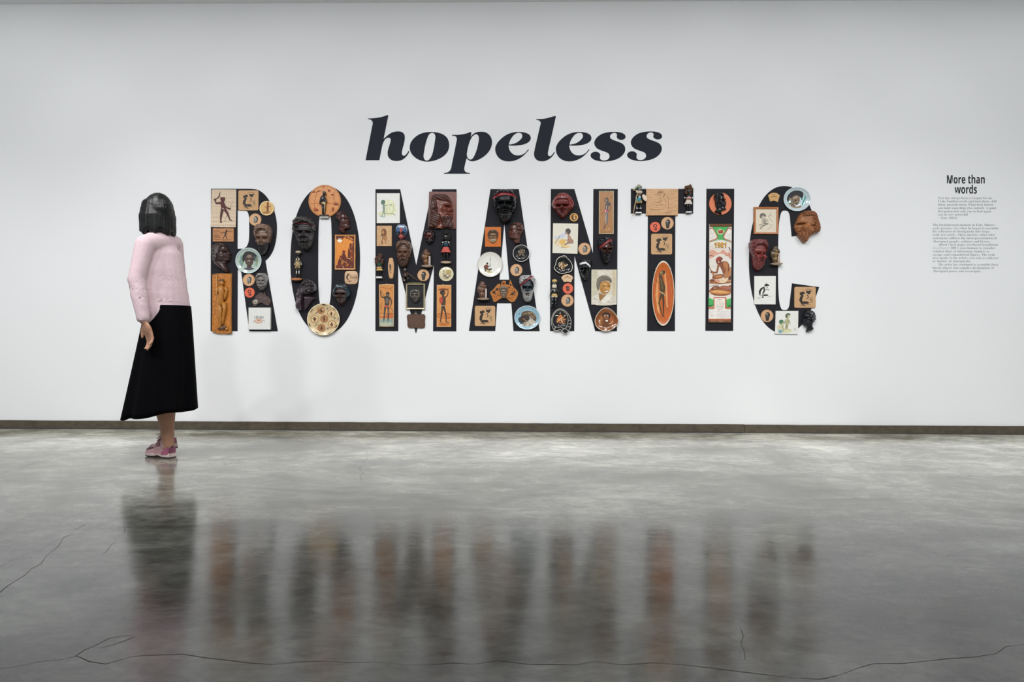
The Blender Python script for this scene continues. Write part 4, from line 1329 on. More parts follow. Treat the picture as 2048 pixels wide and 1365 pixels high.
# ================================================================== objects on the letter O
# 15 orange disc with a figure
it = It('orange_disc', 'big orange round board with a black standing figure, top of the letter O', 'disc', c3, 643, 345)
round_board(it, 260, 3.0, mat('#d38a45', .35, 'plain', coat=.3), .5)
it.prt([('#2a1a10', 'dots', [(643 + 243 * math.cos(a), 345 + 243 * math.sin(a), 6.5) for a in (2 * math.pi * i / 64 for i in range(64))]),
        ('#9a4a1c', 'l', [(520, 200), (500, 280), (480, 380), (485, 480)], 8), ('#a2521f', 'l', [(430, 215), (500, 205), (560, 190), (600, 180)], 10), ('#8a3d14', 'e', 510, 490, 36, 26), ('#b7551c', 'e', 490, 470, 28, 16), ('#8a3d14', 'e', 470, 200, 24, 14), ('#8a3d14', 'e', 545, 185, 22, 10),
        ('#a2521f', 'l', [(800, 200), (790, 260), (800, 350), (830, 380)], 8), ('#8a3d14', 'e', 715, 180, 22, 18), ('#8a3d14', 'e', 770, 245, 26, 14), ('#7c3512', 'e', 830, 400, 44, 16), ('#a2521f', 'l', [(700, 385), (780, 380), (860, 370)], 8), ('#8a3d14', 'e', 780, 480, 22, 36), ('#a2521f', 'l', [(720, 530), (760, 500), (800, 460)], 9), ('#b7551c', 'e', 625, 122, 26, 10), ('#a2521f', 'l', [(420, 385), (560, 380)], 6)], 3.0)
q = it.m()
bm = mat('#23242b', .3, 'plain', coat=.5)
q.ball(645, 225, 6, 3.2, 4.2, 3.2, bm); q.ball(640, 208, 6.2, 3.0, 2.4, 3.2, mat('#7a756c', .5, 'patina'), bump=.1)
q.tube([(638, 255, 5, 2), (622, 285, 5.5, 4.6), (625, 330, 5.5, 4.2), (632, 370, 5, 3.6)], bm, 10)
q.tube([(600, 275, 5, 1.8), (575, 350, 5.5, 1.5), (578, 400, 5.5, 1.3)], bm, 6); q.tube([(650, 290, 6, 1.8), (665, 345, 7, 1.5), (690, 375, 7, 1.3)], bm, 6)
q.tube([(615, 395, 5, 2.8), (622, 470, 5, 2.2), (622, 560, 5, 1.8)], bm, 8); q.tube([(645, 395, 5, 2.6), (650, 470, 5, 2), (640, 560, 5, 1.7)], bm, 8)
q.done('standing_figure')
q = it.m(); q.tube([(608, 372, 5.4, 2), (640, 385, 6, 3.8), (668, 380, 5.4, 2)], mat('#c9b48c', .6), 8); q.tube([(655, 390, 6.6, 1.6), (650, 460, 6.6, 1.0), (645, 560, 6, .6)], mat('#b9a27a', .5), 6); q.done('loincloth')
q = it.m(); q.tube([(690, 240, 7, .35), (672, 400, 7, .35), (655, 570, 6, .35)], mat('#5a3d22', .5), 5); q.done('spear')
q = it.m(); q.box(565, 568, 715, 592, 2, 8, mat('#2a2018', .5), .4); q.box(570, 592, 712, 618, 0, 6.5, mat('#c9c6c0', .5), .4); q.done('shelf')

# 16 charcoal head with a headband line
head('wall_mask', 'charcoal head with thick curls and a thin red headband, upper left of the O', c3, (140, 605, 500, 1140), '#3f3d3c', '#3c3939', '#2a2828', band=(.225, .012, '#7c3030', .25), f=(.58, .43, .36, .27), nx=.57, ey=.47, ny=.60, my=.71, bt=.78, cell=.11, rough=.5,
     rows=[(0, .25, .65), (.05, .12, .82), (.14, .03, .93), (.25, .03, .99), (.38, 0, .99), (.46, .06, .94), (.6, .18, .93), (.75, .24, .90), (.86, .28, .86), (.94, .4, .78), (1, .54, .68)])

# 17 small red brown profile
profile('wall_mask', 'small dark red brown head in profile facing right, upper right of the O', c3, (828, 518, 1062, 862),
        [(0, .28, .5), (.06, .1, .62), (.14, .02, .72), (.24, 0, .8), (.33, .04, .84), (.38, .1, .9), (.43, .14, .97), (.48, .18, .88), (.54, .22, .93), (.58, .2, .88), (.64, .22, .95), (.72, .18, .98), (.77, .16, .9), (.82, .16, .6), (.9, .25, .62), (1, .48, .6)],
        '#4a2624', '#4b2926', lambda x, y: y < .12 or x < .42 - .2 * (y - .1) and y < .45, ear(.36, .45) + [(.68, .34, .1, .025, -.06), (.62, .3, .12, .025, .05), (.6, .5, .1, .06, .04), (.4, .74, .2, .03, -.05)], rough=.25, cell=.16)

# 18 framed orange scene
rnd = random.Random(18)
it = It('framed_picture', 'framed orange picture of figures, a tree and a white moon, right side of the O', 'picture', c3, 968, 1160)
q = it.m(); q.box(812, 895, 1125, 1435, 0, 1.6, mat('#e08a2e', .45, 'plain', var=.1)); q.done('panel')
frame(it, 803, 885, 1135, 1447, 22, 2.8, mat('#c98e52', .4, 'wood'))
db = '#5c1c0a'
it.prt([(db, 'b', [(826, 905), (960, 905), (940, 935), (905, 950), (860, 940), (835, 965)]), (db, 'l', [(950, 915), (1010, 940), (1060, 965), (1110, 985)], 12), (db, 'b', [(1060, 925), (1112, 912), (1112, 985), (1085, 950)]),
        ('#f0ead8', 'e', 882, 975, 38, 34), (db, 'l', [(840, 960), (880, 950), (925, 965)], 9), (db, 'b', [(1112, 980), (1108, 1425), (826, 1425), (828, 1380), (880, 1355), (940, 1330), (1010, 1240), (1050, 1130), (1075, 1080), (1090, 1020)]),
        (db, 'e', 1058, 1045, 20, 24), (db, 't', [(1055, 1060, 30), (1045, 1140, 60), (1040, 1220, 60)]), ('#7a2c10', 'e', 948, 1158, 24, 28), (db, 't', [(945, 1185, 40), (950, 1260, 90), (960, 1330, 120)]), ('#7a2c10', 'e', 905, 1240, 26, 24), (db, 't', [(895, 1260, 40), (895, 1310, 80), (900, 1360, 110)]),
        ('#e9a44c', 'l', [(925, 1290), (960, 1320), (1000, 1345)], 8), ('#e0c08a', 'l', [(1010, 1260), (1050, 1265)], 12), ('#d98b3c', 'l', [(890, 1255), (915, 1300)], 7), ('#c2621e', 'l', [(985, 1300), (1010, 1370), (1000, 1410)], 9), ('#c2621e', 'l', [(1040, 1100), (1060, 1170)], 7), ('#a84a14', 'l', [(1085, 1050), (1075, 1180), (1095, 1300)], 8), ('#e9d9b0', 'l', [(930, 1395), (950, 1412)], 8), ('#8c3a12', 'l', [(840, 1400), (920, 1370)], 9)] + [(rnd.choice(['#c2621e', '#a84a14', '#e0913c', '#3d1206', '#8c3a12']), 'l', [(x_, y_), (x_ + rnd.uniform(-22, 22), y_ + rnd.uniform(10, 34))], rnd.uniform(4, 9)) for x_, y_ in [(rnd.uniform(880, 1090), rnd.uniform(1290, 1390)) for _ in range(26)] + [(rnd.uniform(1040, 1095), rnd.uniform(1060, 1290)) for _ in range(16)]] + [(db, 'e', rnd.uniform(835, 1105), rnd.uniform(905, 940), rnd.uniform(8, 20), rnd.uniform(5, 12), rnd.uniform(0, 3)) for _ in range(14)], 1.6)
for p in ((823, 880), (1123, 880)):
    it.pin(*p, z=2.9)

# 19 standing painted figure
it = It('toy_figure', 'thin painted warrior figure on an oval wooden base, left side of the letter O', 'figurine', c3, 205, 1400)
q = it.m(); bx = mat('#2b2a29', .35, 'plain', coat=.3); cx_ = mat('#b9a98a', .45, 'patina')
yb = 1285
q.ball(228, 1190, 5, 3.4, 4.6, 3.4, bx); q.tube([(228, 1225, 5, 1.6), (225, 1260, 5, 3.6), (222, 1330, 5, 3.4)], bx, 10)
for s in (-1, 1):
    q.tube([(225 + 28 * s, 1275, 5, 1.9), (225 + 52 * s, 1340, 5, 1.6), (225 + 60 * s, 1385, 5.4, 1.3)], bx, 7)
    q.tube([(222 + 18 * s, 1400, 5, 2.2), (222 + 20 * s, 1490, 5, 1.7), (220 + 24 * s, 1560, 5, 1.3)], bx, 7)
    q.ball(218 + 26 * s, 1566, 6, 2, 1.2, 2.6, bx)
q.done('body')
q = it.m(); q.lathe(228, 1168, 42, 22, [(1, 2), (1, 7), (.6, 8.5), (.02, 9)], cx_, 16); q.tube([(190, 1178, 6.5, .8), (228, 1170, 9, .8), (268, 1178, 6.5, .8)], cx_, 6); q.done('cap')
q = it.m()
for s in (-1, 1):
    q.tube([(225 + 20 * s, 1270, 7.5, 1.6), (225 + 14 * s, 1320, 8.4, 1.4)], cx_, 6)
    q.tube([(222 + 20 * s, 1470, 6.3, 1.1), (221 + 20 * s, 1520, 6.2, 1.0)], mat('#d8d4c8', .5), 6); q.tube([(225 + 50 * s, 1350, 6.2, 1), (225 + 58 * s, 1372, 6.4, .9)], mat('#d8d4c8', .5), 6)
q.done('body_paint')
q = it.m(); q.tube([(222, 1320, 5, 4.6), (222, 1370, 5, 5.6), (222, 1412, 5, 4.8)], mat('#a8926a', .7, 'hair'), 12)
for i in range(7): q.tube([(190 + i * 11, 1400, 8, .8), (186 + i * 12, 1430, 8, .5)], mat('#b8a27a', .7), 5)
q.done('grass_skirt')
q = it.m(); q.lathe(203, 1600, 97, 20, [(1, 0), (1, 9), (.97, 10), (.3, 10), (.02, 10)], mat('#a5683a', .5, 'wood'), 30); q.done('base')

# 20 rounded coaster with lettering
it = It('lettered_coaster', 'pale rounded square coaster with a drawn head and curly writing, right side of the O', 'coaster', c4, 1065, 285)
q = it.m()
q.lathe(1065, 285, 105, 105, [(1, 0), (1, 1.2), (.96, 1.5), (.3, 1.5), (.02, 1.5)], mat('#d2ad8a', .55, 'cork'), shape=lambda t: sell(1065, 285, 105 * t, 106 * t, 4.2, 44)); q.done('board')
vs, fs = text_geo('Cooee', .012)
q = it.m(); q.raw([q.L(1042 + v.x * 44, 300 - v.y * 66, 1.62) for v in vs], fs, mat('#5c3a26', .6)); q.done('writing')
it.prt([('#4a2f22', 'b', [(985, 290), (1000, 240), (1025, 222), (1040, 235), (1018, 260), (1012, 300), (1030, 322), (1000, 318)]), ('#6d4a36', 'l', [(995, 345), (1030, 340), (1075, 342)], 9), (BLK, 'e', 1040, 350, 12, 6), ('#8a7a6c', 'l', [(1030, 240), (1080, 262)], 5), ('#5c3a26', 'l', [(1105, 250), (1150, 250), (1150, 322), (1110, 322)], 5)], 1.5)

# 21 bearded bust facing left
profile('moulded_bust', 'dark purple brown bearded bust in profile facing left, lower left of the O', c4, (178, 300, 520, 818),
        [(0, .53, .68), (.05, .5, .82), (.1, .38, .9), (.2, .25, .98), (.28, .12, 1), (.35, .06, 1), (.38, .04, .98), (.43, .06, .9), (.46, .02, .82), (.5, 0, .7), (.55, .03, .7), (.58, .03, .85), (.62, .03, .97), (.67, .02, .86), (.75, .02, .76), (.85, .0, .66), (.92, .02, .6), (.97, .08, .54), (1, .2, .5)],
        '#2c262b', '#3c3038', lambda x, y: y < .2 or x > .52 + .5 * (y - .2) and y < .44, ear(.5, .43) + [(.22, .28, .1, .03, -.05), (.25, .24, .12, .03, .05), (.25, .45, .1, .06, .05), (.40, .8, .05, .22, -.24), (.52, .54, .2, .03, -.1)],
        beard='#40303a', beard_fn=lambda x, y: y > .5 and x < .36, cell=.14, rough=.28)

# 22 glossy face with teal hair
head('wall_mask', 'glossy face with smooth teal black hair, lower right of the letter O', c4, (768, 378, 1068, 728), '#1c3038', '#46342f', rows=FR_D, straight=True, f=(.5, .40, .28, .16), nx=.46, ey=.50, ny=.62, my=.75, sp=.15, rough=.2, lips='#6c4f4b')

# 23 cream plate with six roundels
it = It('souvenir_plate', 'cream round plate with six brown picture roundels, bottom of the letter O', 'plate', c4, 628, 958)
plate(it, 259, 254, [(.5, 0), (.55, .5), (.96, 4.6), (1.0, 5.2), (.985, 5.5), (.95, 5.2), (.86, 3.4), (.80, 2.9), (.3, 2.8), (.02, 2.8)], mat('#d3bb90', .25, 'plain', coat=.4), ([(.955, 5.25), (.985, 5.6), (1.01, 5.2)], mat('#e6d6b0', .25, coat=.4)))
cm = []
rnd = random.Random(12)
for k_, (x, y) in enumerate(((583, 812), (750, 862), (638, 950), (486, 955), (762, 1035), (593, 1092))):
    cm += [('#c9a878', 'e', x, y, 68, 66), ('#8a5a34', 'e', x, y, 62, 60), ('#d9bd8e' if k_ in (1, 3, 4) else '#a9794c', 'e', x, y, 55, 53)]
    for _ in range(7):
        a, r = rnd.uniform(0, 6.3), rnd.uniform(5, 36)
        u, v_ = x + r * math.cos(a), y + r * math.sin(a)
        cm.append((rnd.choice(['#5a3318', '#6d4424', '#3d2412', '#8f5f35', '#e0c79a']), 'e', u, v_, rnd.uniform(6, 18), rnd.uniform(4, 12), rnd.uniform(0, 3)))
    cm.append(('#4a2a14', 't', [(x - 5, y - 22, 16), (x + 6, y + 8, 26), (x - 2, y + 36, 14)]))
for (x, y), a in (((683, 790), .6), ((508, 855), 2.4), ((800, 940), 0), ((505, 1045), 2.2), ((690, 1105), 1.0)):
    cm += [('#6d6a66', 'l', [(x - 14 * math.cos(a), y - 14 * math.sin(a)), (x + 16 * math.cos(a), y + 16 * math.sin(a))], 9), ('#8a8884', 'e', x + 12, y - 10, 11, 7)]
it.prt(cm, 2.85)
cm = [('#3d2a1c', 'l', [(628 + r_ * math.cos(a + t), 958 + r_ * math.sin(a + t)) for t in (-.1, 0, .1)], 15) for r_, a in ((238, -2.5), (238, -1.55), (240, -.75), (240, -.02), (238, .5), (240, 1.15), (236, 2.0), (240, 2.75))]
it.prt([(c_[0], c_[1], c_[2], c_[3] * (.6 + .5 * (i % 3 == 1))) for i, c_ in enumerate(cm)], 5.0, 'rim_print', base=.35)
# ================================================================== objects on the letter M
def canvas(it, pts, m, h=1.6):
    q = it.m(); q.poly([pts], 0, h, m); q.done('panel')
paper = mat('#e6e6e0', .55, 'plain', var=.04)
cream = mat('#dedacb', .5, 'plain', var=.05)

# 24 watercolour of a kneeling child
it = It('watercolour', 'white upright panel with a pale green kneeling child, upper left of M', 'picture', c5, 312, 400)
canvas(it, [(115, 147), (510, 147), (512, 655), (117, 657)], paper)
it.prt([('#e3e4c0', 'b', [(250, 290), (360, 260), (430, 330), (440, 480), (330, 540), (250, 470)]), ('#dfe0bf', 'b', [(140, 480), (220, 460), (250, 540), (180, 550)]), ('#b6c4c4', 'b', [(170, 540), (230, 530), (270, 550), (210, 560)]),
        ('#5d7566', 'b', [(190, 300), (205, 265), (240, 262), (262, 285), (255, 325), (225, 345), (195, 330)]), ('#7f9389', 't', [(235, 330, 26), (238, 370, 40), (240, 430, 34)]), ('#7d8a78', 't', [(242, 430, 26), (225, 490, 16), (205, 535, 9)]), ('#8c9a86', 't', [(245, 440, 24), (255, 500, 14), (255, 545, 9)]),
        ('#8a9a80', 't', [(255, 355, 14), (310, 350, 10), (365, 345, 8)]), ('#6d7a74', 'l', [(350, 360), (365, 340), (380, 345)], 8), ('#9aa07a', 'l', [(400, 350), (410, 420), (385, 490)], 7), ('#8f9a70', 'l', [(260, 500), (330, 490), (400, 500), (440, 525)], 8), ('#7c8668', 'l', [(360, 480), (430, 520)], 6), ('#b9b98c', 'l', [(290, 520), (350, 500)], 9), ('#c6c89a', 'l', [(300, 380), (280, 440), (300, 490)], 6), ('#a9a985', 'l', [(330, 400), (350, 450)], 5)], 1.6)

# 25 small wooden plaque
it = It('wooden_plaque', 'small upright pale wooden plaque with a burnt portrait of a bearded man, on the M', 'plaque', c5, 246, 874)
rect_board(it, 117, 700, 375, 1048, 2.0, mat('#c9a072', .5, 'woodh'), 0, .3)
bn = '#7a4a26'
it.prt([(bn, 'b', [(195, 790), (215, 758), (255, 752), (282, 790), (285, 840), (270, 875), (245, 880), (225, 860), (205, 880), (192, 860), (202, 835), (190, 820)]), ('#b98a58', 'b', [(205, 790), (235, 785), (240, 830), (215, 840), (203, 820)]), ('#5c3418', 'l', [(200, 800), (228, 800)], 6), ('#5c3418', 'b', [(200, 850), (228, 845), (225, 875), (208, 878)]),
        (bn, 't', [(225, 880, 16), (212, 930, 12), (208, 975, 20), (215, 1010, 24)]), (bn, 't', [(275, 870, 14), (288, 920, 10), (290, 960, 8)]), ('#a6733f', 't', [(250, 890, 44), (255, 940, 40)]), (bn, 't', [(265, 940, 8), (268, 1000, 10)]), ('#8a5a30', 'l', [(150, 1010), (330, 1005)], 4)], 2.0)

# 26 painted oval mask
it = It('painted_mask', 'oval painted mask in blue, white, red and black, upper left of the letter M', 'mask', c5, 538, 812)
def mreg(x, y):
    if (x - .5) ** 2 / .23 + (y - .5) ** 2 / .24 > .92: return 'border'
    if ((abs(x - .5) - .19) / .17) ** 2 + ((y - .60) / .13) ** 2 < 1: return 'eye_patch'
    if abs(x - .5) < .10 + .12 * max(0, y - .62) * 2 and .26 < y < .9: return 'stripe'
    if y > .70: return 'jaw'
    if ((x - .5) / .3) ** 2 + ((y - .17) / .07) ** 2 < 1: return 'brow_mark'
    return 'face'
relief(it, (440, 675, 640, 946), [(0, .3, .66), (.06, .14, .82), (.18, .03, .96), (.35, 0, 1), (.6, .05, .95), (.8, .18, .82), (.93, .33, .66), (1, .44, .54)], 7.5,
       [(.5, .45, .07, .2, .10), (.31, .58, .12, .07, -.08), (.69, .58, .12, .07, -.08), (.5, .8, .12, .04, .05)], mreg,
       {'border': gloss('#a9b4bd', .25), 'eye_patch': gloss('#15161c', .25), 'stripe': gloss('#b5544f', .3), 'jaw': gloss('#7d3c44', .3), 'brow_mark': gloss('#b9c6d2', .25), 'face': gloss('#3f628f', .25)}, lambda x, y, r, i: 0, 60, 80)

# 27 brown head
head('wall_mask', 'matt brown head with tight curls and full beard, left diagonal of the letter M', c5, (448, 950, 715, 1412), '#6d5344', '#6b4c3e', '#4a3128', f=(.5, .44, .40, .28), nx=.46, ey=.455, ny=.575, my=.70, bt=.72, cell=.13, rough=.42,
     rows=[(0, .3, .62), (.06, .12, .85), (.15, .02, .97), (.26, .02, 1), (.4, .07, .98), (.6, .07, .92), (.75, .1, .86), (.88, .18, .78), (.96, .3, .68), (1, .42, .56)])

# 28 doll in yellow and green
def doll(it, x, y0, y1, w, skin, hair, hair_r, skirt, top=None, legs=True, sh=5.0, eyes='#d9d9d4', lip='#7d5650', arms='#18171a'):
    """x axis in crop units, y0 crown, y1 feet; w half width of the body"""
    k = it.k
    H = (y1 - y0)
    sk_, hr = mat(skin, .28, 'plain', coat=.4), mat(hair, .75, 'hair')
    q = it.m()
    hy = y0 + H * .21
    q.ball(x, hy, sh, w * .62 / k, H * .105 / k, w * .6 / k, sk_)
    q.tube([(x, hy + H * .09, sh, w * .22 / k), (x, hy + H * .14, sh, w * .3 / k), (x, hy + H * .2, sh, w * .62 / k), (x, hy + H * .34, sh, w * .5 / k), (x, hy + H * .42, sh, w * .55 / k)], sk_, 12)
    if legs:
        for s in (-1, 1):
            q.tube([(x + s * w * .30, y0 + H * .62, sh, w * .28 / k), (x + s * w * .32, y0 + H * .8, sh, w * .24 / k), (x + s * w * .34, y1 - H * .03, sh, w * .19 / k)], sk_, 8)
            q.ball(x + s * w * .36, y1 - H * .015, sh + 1, w * .22 / k, H * .018 / k, 2.2, sk_)
    q.done('body')
    q = it.m()
    for s in (-1, 1):
        q.tube([(x + s * w * .62, hy + H * .17, sh, w * .2 / k), (x + s * w * 1.0, hy + H * .29, sh, w * .16 / k), (x + s * w * .98, hy + H * .42, sh + 1, w * .13 / k)], mat(arms, .3, 'plain', coat=.3), 7)
    q.done('arms')
    q = it.m()
    rnd = random.Random(int(x))
    for i in range(26):
        a, b = rnd.uniform(0, 6.28), rnd.uniform(.2, 1)
        q.ball(x + hair_r[0] * b * math.cos(a), y0 + hair_r[1] * .9 + hair_r[1] * b * math.sin(a), sh - 1.2 + rnd.uniform(-.6, 1.0), hair_r[0] * .42 / k, hair_r[1] * .40 / k, 1.8, hr, 8, 6, .1)
    q.ball(x, y0 + hair_r[1] * .42, sh + .4, hair_r[0] * .75 / k, hair_r[1] * .42 / k, w * .62 / k, hr)
    q.done('hair')
    q = it.m()
    zf = sh + w * .60 / k
    for s in (-1, 1):
        q.ball(x + s * w * .24, hy - H * .012, zf - .35, w * .09 / k, H * .011 / k, .5, mat(eyes, .3))
    q.ball(x, hy + H * .052, zf - .6, w * .15 / k, H * .010 / k, .5, mat(lip, .35))
    q.done('face_features')
    if top:
        q = it.m()
        q.tube([(x, hy + H * .165, sh, w * .52 / k), (x, hy + H * .22, sh, w * .72 / k), (x, hy + H * .34, sh, w * .60 / k)], mat(top, .6), 12); q.done('top')
    q = it.m()
    m_ = mat(skirt, .75)
    n = 20
    vs = []
    for j, (t, r) in enumerate(((.52, .58), (.58, .78), (.66, 1.0), (.725, 1.18))):
        for i in range(n):
            a = 2 * math.pi * i / n
            rr = w * r / k * (1 + (.09 if i % 2 else -.05) * j / 3)
            p = q.L(x, y0 + H * t, sh)
            vs.append(p + Vector((rr * math.cos(a), 0, rr * .8 * math.sin(a))) * it.sc)
    fs = [(j * n + i, (j + 1) * n + i, (j + 1) * n + (i + 1) % n, j * n + (i + 1) % n)[::-1] for j in range(3) for i in range(n)]
    fs.append(tuple(range(n)))
    fs.append(tuple(3 * n + i for i in range(n))[::-1])
    q.raw(vs, fs, m_)
    q.done('skirt')

it = It('doll', 'brown haired doll in green top and yellow skirt, left stem of the M', 'doll', c6, 170, 100)
doll(it, 172, -72, 285, 44, '#1a1a1c', '#4a2c1e', (64, 92), '#d2b464', '#1c4a3a')
q = it.m(); q.tube([(128, 140, 7, 1.6), (172, 146, 9, 1.6), (216, 140, 7, 1.6)], mat('#c98f6e', .8), 6); q.done('skirt_hem')
q = it.m(); q.box(118, 290, 216, 318, 0, 8, mat('#e8e8e6', .4, var=.04), .4); q.done('stand')

# 29 wooden bullroarer
it = It('bullroarer', 'slim pale wooden bullroarer with a dark drawn figure, beside the yellow skirted doll', 'bullroarer', c6, 360, 140)
q = it.m(); sh_ = lambda t: cr([(360 + (x - 360) * t, 140 + (y - 140) * t) for x, y in ((335, -30), (385, -30), (402, 20), (412, 90), (412, 180), (402, 260), (390, 318), (336, 318), (322, 270), (310, 190), (308, 90), (318, 20))], n=3)
q.lathe(0, 0, 52, 52, [(1, 0), (1, .8), (.93, 1.5), (.7, 1.9), (.3, 2.0), (.02, 2.0)], mat('#cda173', .45, 'wood'), shape=sh_); q.done('blade')
it.prt([(BLK, 'e', 348, 90, 16, 10), (BLK, 't', [(350, 98, 14), (345, 125, 22), (352, 150, 16)]), (BLK, 'l', [(330, 115), (380, 122)], 6), (BLK, 't', [(350, 150, 14), (340, 175, 9), (345, 200, 8)]), (BLK, 't', [(356, 150, 12), (372, 175, 8)]), (BLK, 'l', [(335, 200), (375, 192)], 5), ('#5a3a22', 'l', [(338, 222), (350, 218), (362, 228), (372, 215)], 6)], 1.98)

# 30 carved panel
it = It('carved_plaque', 'large red brown panel carved with a long haired profile, upper right of M', 'plaque', c5, 1232, 435)
cb = '#5b2c22'
quad_board(it, [(1010, 118), (1476, 122), (1468, 752), (990, 750)], 2.0, mat('#6a3122', .35, 'wood', coat=.2))
profile(None, 'carved', c5, (1000, 158, 1452, 746),
        [(0, .2, .6), (.06, .12, .74), (.15, .08, .83), (.25, .05, .88), (.34, .03, .92), (.40, .02, .9), (.46, .02, .95), (.5, .02, .93), (.55, .02, .90), (.59, .02, .94), (.64, .02, .92), (.7, .02, .92), (.76, .02, .86), (.86, .0, .94), (1, -.02, .96)],
        '#4d2b23', '#6d3526', lambda x, y: y < .13 + .16 * (x - .1) or x < .36 - .25 * abs(y - .45) or (y > .58 and x < .46 - .2 * (y - .58)), ear(.27, .40, 1.2) + [(.72, .33, .14, .025, .05), (.74, .37, .11, .028, -.07), (.88, .46, .05, .05, .05), (.83, .55, .12, .02, -.04), (.8, .59, .12, .03, .05), (.62, .45, .1, .07, .04), (.5, .85, .2, .1, -.03)],
        dp=.13, it=it, strand=lambda x, y: 75 * (y * .8 - x * .35) + 6 * math.sin(y * 9), z0=1.9, beard='#4a2c26', beard_fn=lambda x, y: y > .66 and x > .48 and x > .42 + .5 * (y - .66), nu=40, nv=54)
q = it.m(); q.flat([[(1175, 690), (1240, 745), (1125, 745)]], 8.4, mat('#8a4426', .4, 'wood')); q.done('bare_neck')
for p in ((1243, 118), (1403, 122), (1078, 748), (1362, 748)):
    it.pin(*p, z=2.4)

# 31 small red brown head
head('wall_mask', 'small glossy red brown head with black curls behind, right diagonal of the M', c5, (930, 775, 1118, 1012), '#2a1d1d', '#5a2f2b', '#221a1b', f=(.42, .42, .36, .30), nx=.36, ey=.44, ny=.57, my=.68, bt=.74, sp=.15, rows=FR_B, rough=.22, cell=.17)
# 32 doll in a red skirt
it = It('doll', 'black haired doll with a red skirt, right stem of the M', 'doll', c5, 1300, 1080)
doll(it, 1300, 790, 1300, 66, '#141519', '#0f0f12', (66, 88), '#c4574c', '#1f3a4a')
q = it.m(); q.lathe(1303, 1328, 92, 18, [(1, 0), (1, 8), (.95, 9), (.3, 9), (.02, 9)], mat('#b59a80', .5, 'wood'), 26); q.done('base')
q = it.m()
for s in (-1, 1): q.tube([(1300 + 46 * s, 980, 6.5, 1.4), (1300 + 54 * s, 1000, 7, 1.2)], mat('#d9d6cf', .5), 6)
q.tube([(1280, 975, 8.5, .7), (1300, 985, 9.2, .7), (1322, 975, 8.5, .7)], mat('#c9c4bc', .4), 6); q.done('shell_trim')

# 33 figurines holding a thermometer: one form, three places
def thermo(c, x, y, k_, label, h, h2, stripe='#e4e2dc', grp='figurines with a thermometer'):
    it = It('thermometer_figurine', label, 'figurine', c, x, y, grp)
    u = lambda a, b: (x + a * k_, y + b * k_)
    m1, m2 = gloss(h, .3), gloss(h2, .28)
    q = it.m()
    q.ball(*u(-8, -105), 5, 5.6, 6.0, 4.4, m1, bump=.08); q.ball(*u(-18, -80), 5, 6.6, 5.2, 4.8, m1, bump=.08)
    q.ball(*u(-50, -10), 4.2, 5.4, 9.5, 4.6, m1, bump=.05, rot=.15); q.ball(*u(-20, -30), 4.4, 6.2, 6.6, 4.4, m1, bump=.08); q.ball(*u(-30, 60), 4.2, 4.6, 7, 4.2, m1, bump=.08); q.ball(*u(28, -60), 4.6, 4.6, 6, 4.2, m1, bump=.12)
    q.done('rock')
    q = it.m()
    q.ball(*u(-6, -72), 8.2, 2.6, 2.8, 2.4, m2); q.tube([(*u(-5, -52), 8, 1.6), (*u(-8, -25), 8.4, 3.1), (*u(-8, 15), 8, 2.6)], m2, 10)
    q.tube([(*u(-24, -40), 8.4, 1.3), (*u(-34, -5), 9, 1.1), (*u(-14, 8), 10, 1.0)], m2, 6); q.tube([(*u(10, -40), 8.4, 1.3), (*u(26, -12), 9, 1.1), (*u(34, -30), 9.6, 1.0)], m2, 6)
    for s in (-1, 1): q.tube([(*u(-8 + s * 10, 20), 8, 1.9), (*u(-6 + s * 14, 70), 8.4, 1.5), (*u(-6 + s * 15, 118), 8, 1.2)], m2, 7)
    q.done('standing_figure')
    q = it.m(); q.box(u(34, 0)[0], u(0, -30)[1], u(62, 0)[0], u(0, 118)[1], 6, 7.6, mat(stripe, .4, var=.04), .25); q.done('scale_plate')
    q = it.m(); q.tube([(*u(48, -20), 7.8, .45), (*u(48, 92), 7.8, .45)], mat('#b2453a', .3), 6); q.ball(*u(48, 100), 7.8, .9, .9, .7, mat('#b2453a', .3)); q.done('glass_tube')
    q = it.m(); q.lathe(*u(8, 134), 96 * k_, 20 * k_, [(1, 0), (1, 9), (.94, 10), (.3, 10), (.02, 10)], mat('#8f7a68', .4, 'patina'), 26); q.done('base')
    return it
thermo(c8, 308, 572, 1.05, 'brown figurine with a white thermometer strip, left leg of the letter A', '#5a3f33', '#7d5a48')
thermo(c5, 975, 1255, 1.02, 'brown figurine with a white thermometer strip, right diagonal of the letter M', '#54382a', '#8a5f3c')
thermo(k2, 520, 15, 1.02, 'bronze gold figurine with a white thermometer strip, inner edge of the letter C', '#4f4030', '#8c6c42')

# 34 seated figure with a long pipe
it = It('seated_figurine', 'small dark figurine holding a long thin pipe, lower left diagonal of the M', 'figurine', c6, 625, 270)
m_ = gloss('#3d2c28', .3)
q = it.m()
q.ball(605, 190, 4.5, 2.6, 3.2, 2.6, m_); q.tube([(605, 215, 4.5, 2.2), (610, 260, 4.5, 4.4), (615, 300, 4.5, 4.2)], m_, 10)
q.tube([(585, 235, 4.5, 1.6), (575, 275, 6, 1.3), (630, 285, 7.5, 1.2), (660, 262, 7.5, 1.2)], m_, 7); q.tube([(630, 235, 5, 1.5), (670, 262, 7, 1.3), (650, 250, 8, 1)], m_, 7)
q.tube([(590, 300, 4, 2.4), (570, 335, 5, 1.9), (620, 345, 6, 1.7)], m_, 7); q.tube([(630, 300, 4, 2.4), (668, 322, 5, 1.8), (640, 348, 6, 1.5)], m_, 7)
q.done('body')
q = it.m(); q.ball(603, 168, 4.6, 2.6, 1.6, 2.8, mat('#8d8378', .6, 'patina'), bump=.15); q.ball(598, 355, 5, 2.2, 1.6, 2.4, mat('#9a9084', .5, 'patina')); q.done('hair_and_shell')
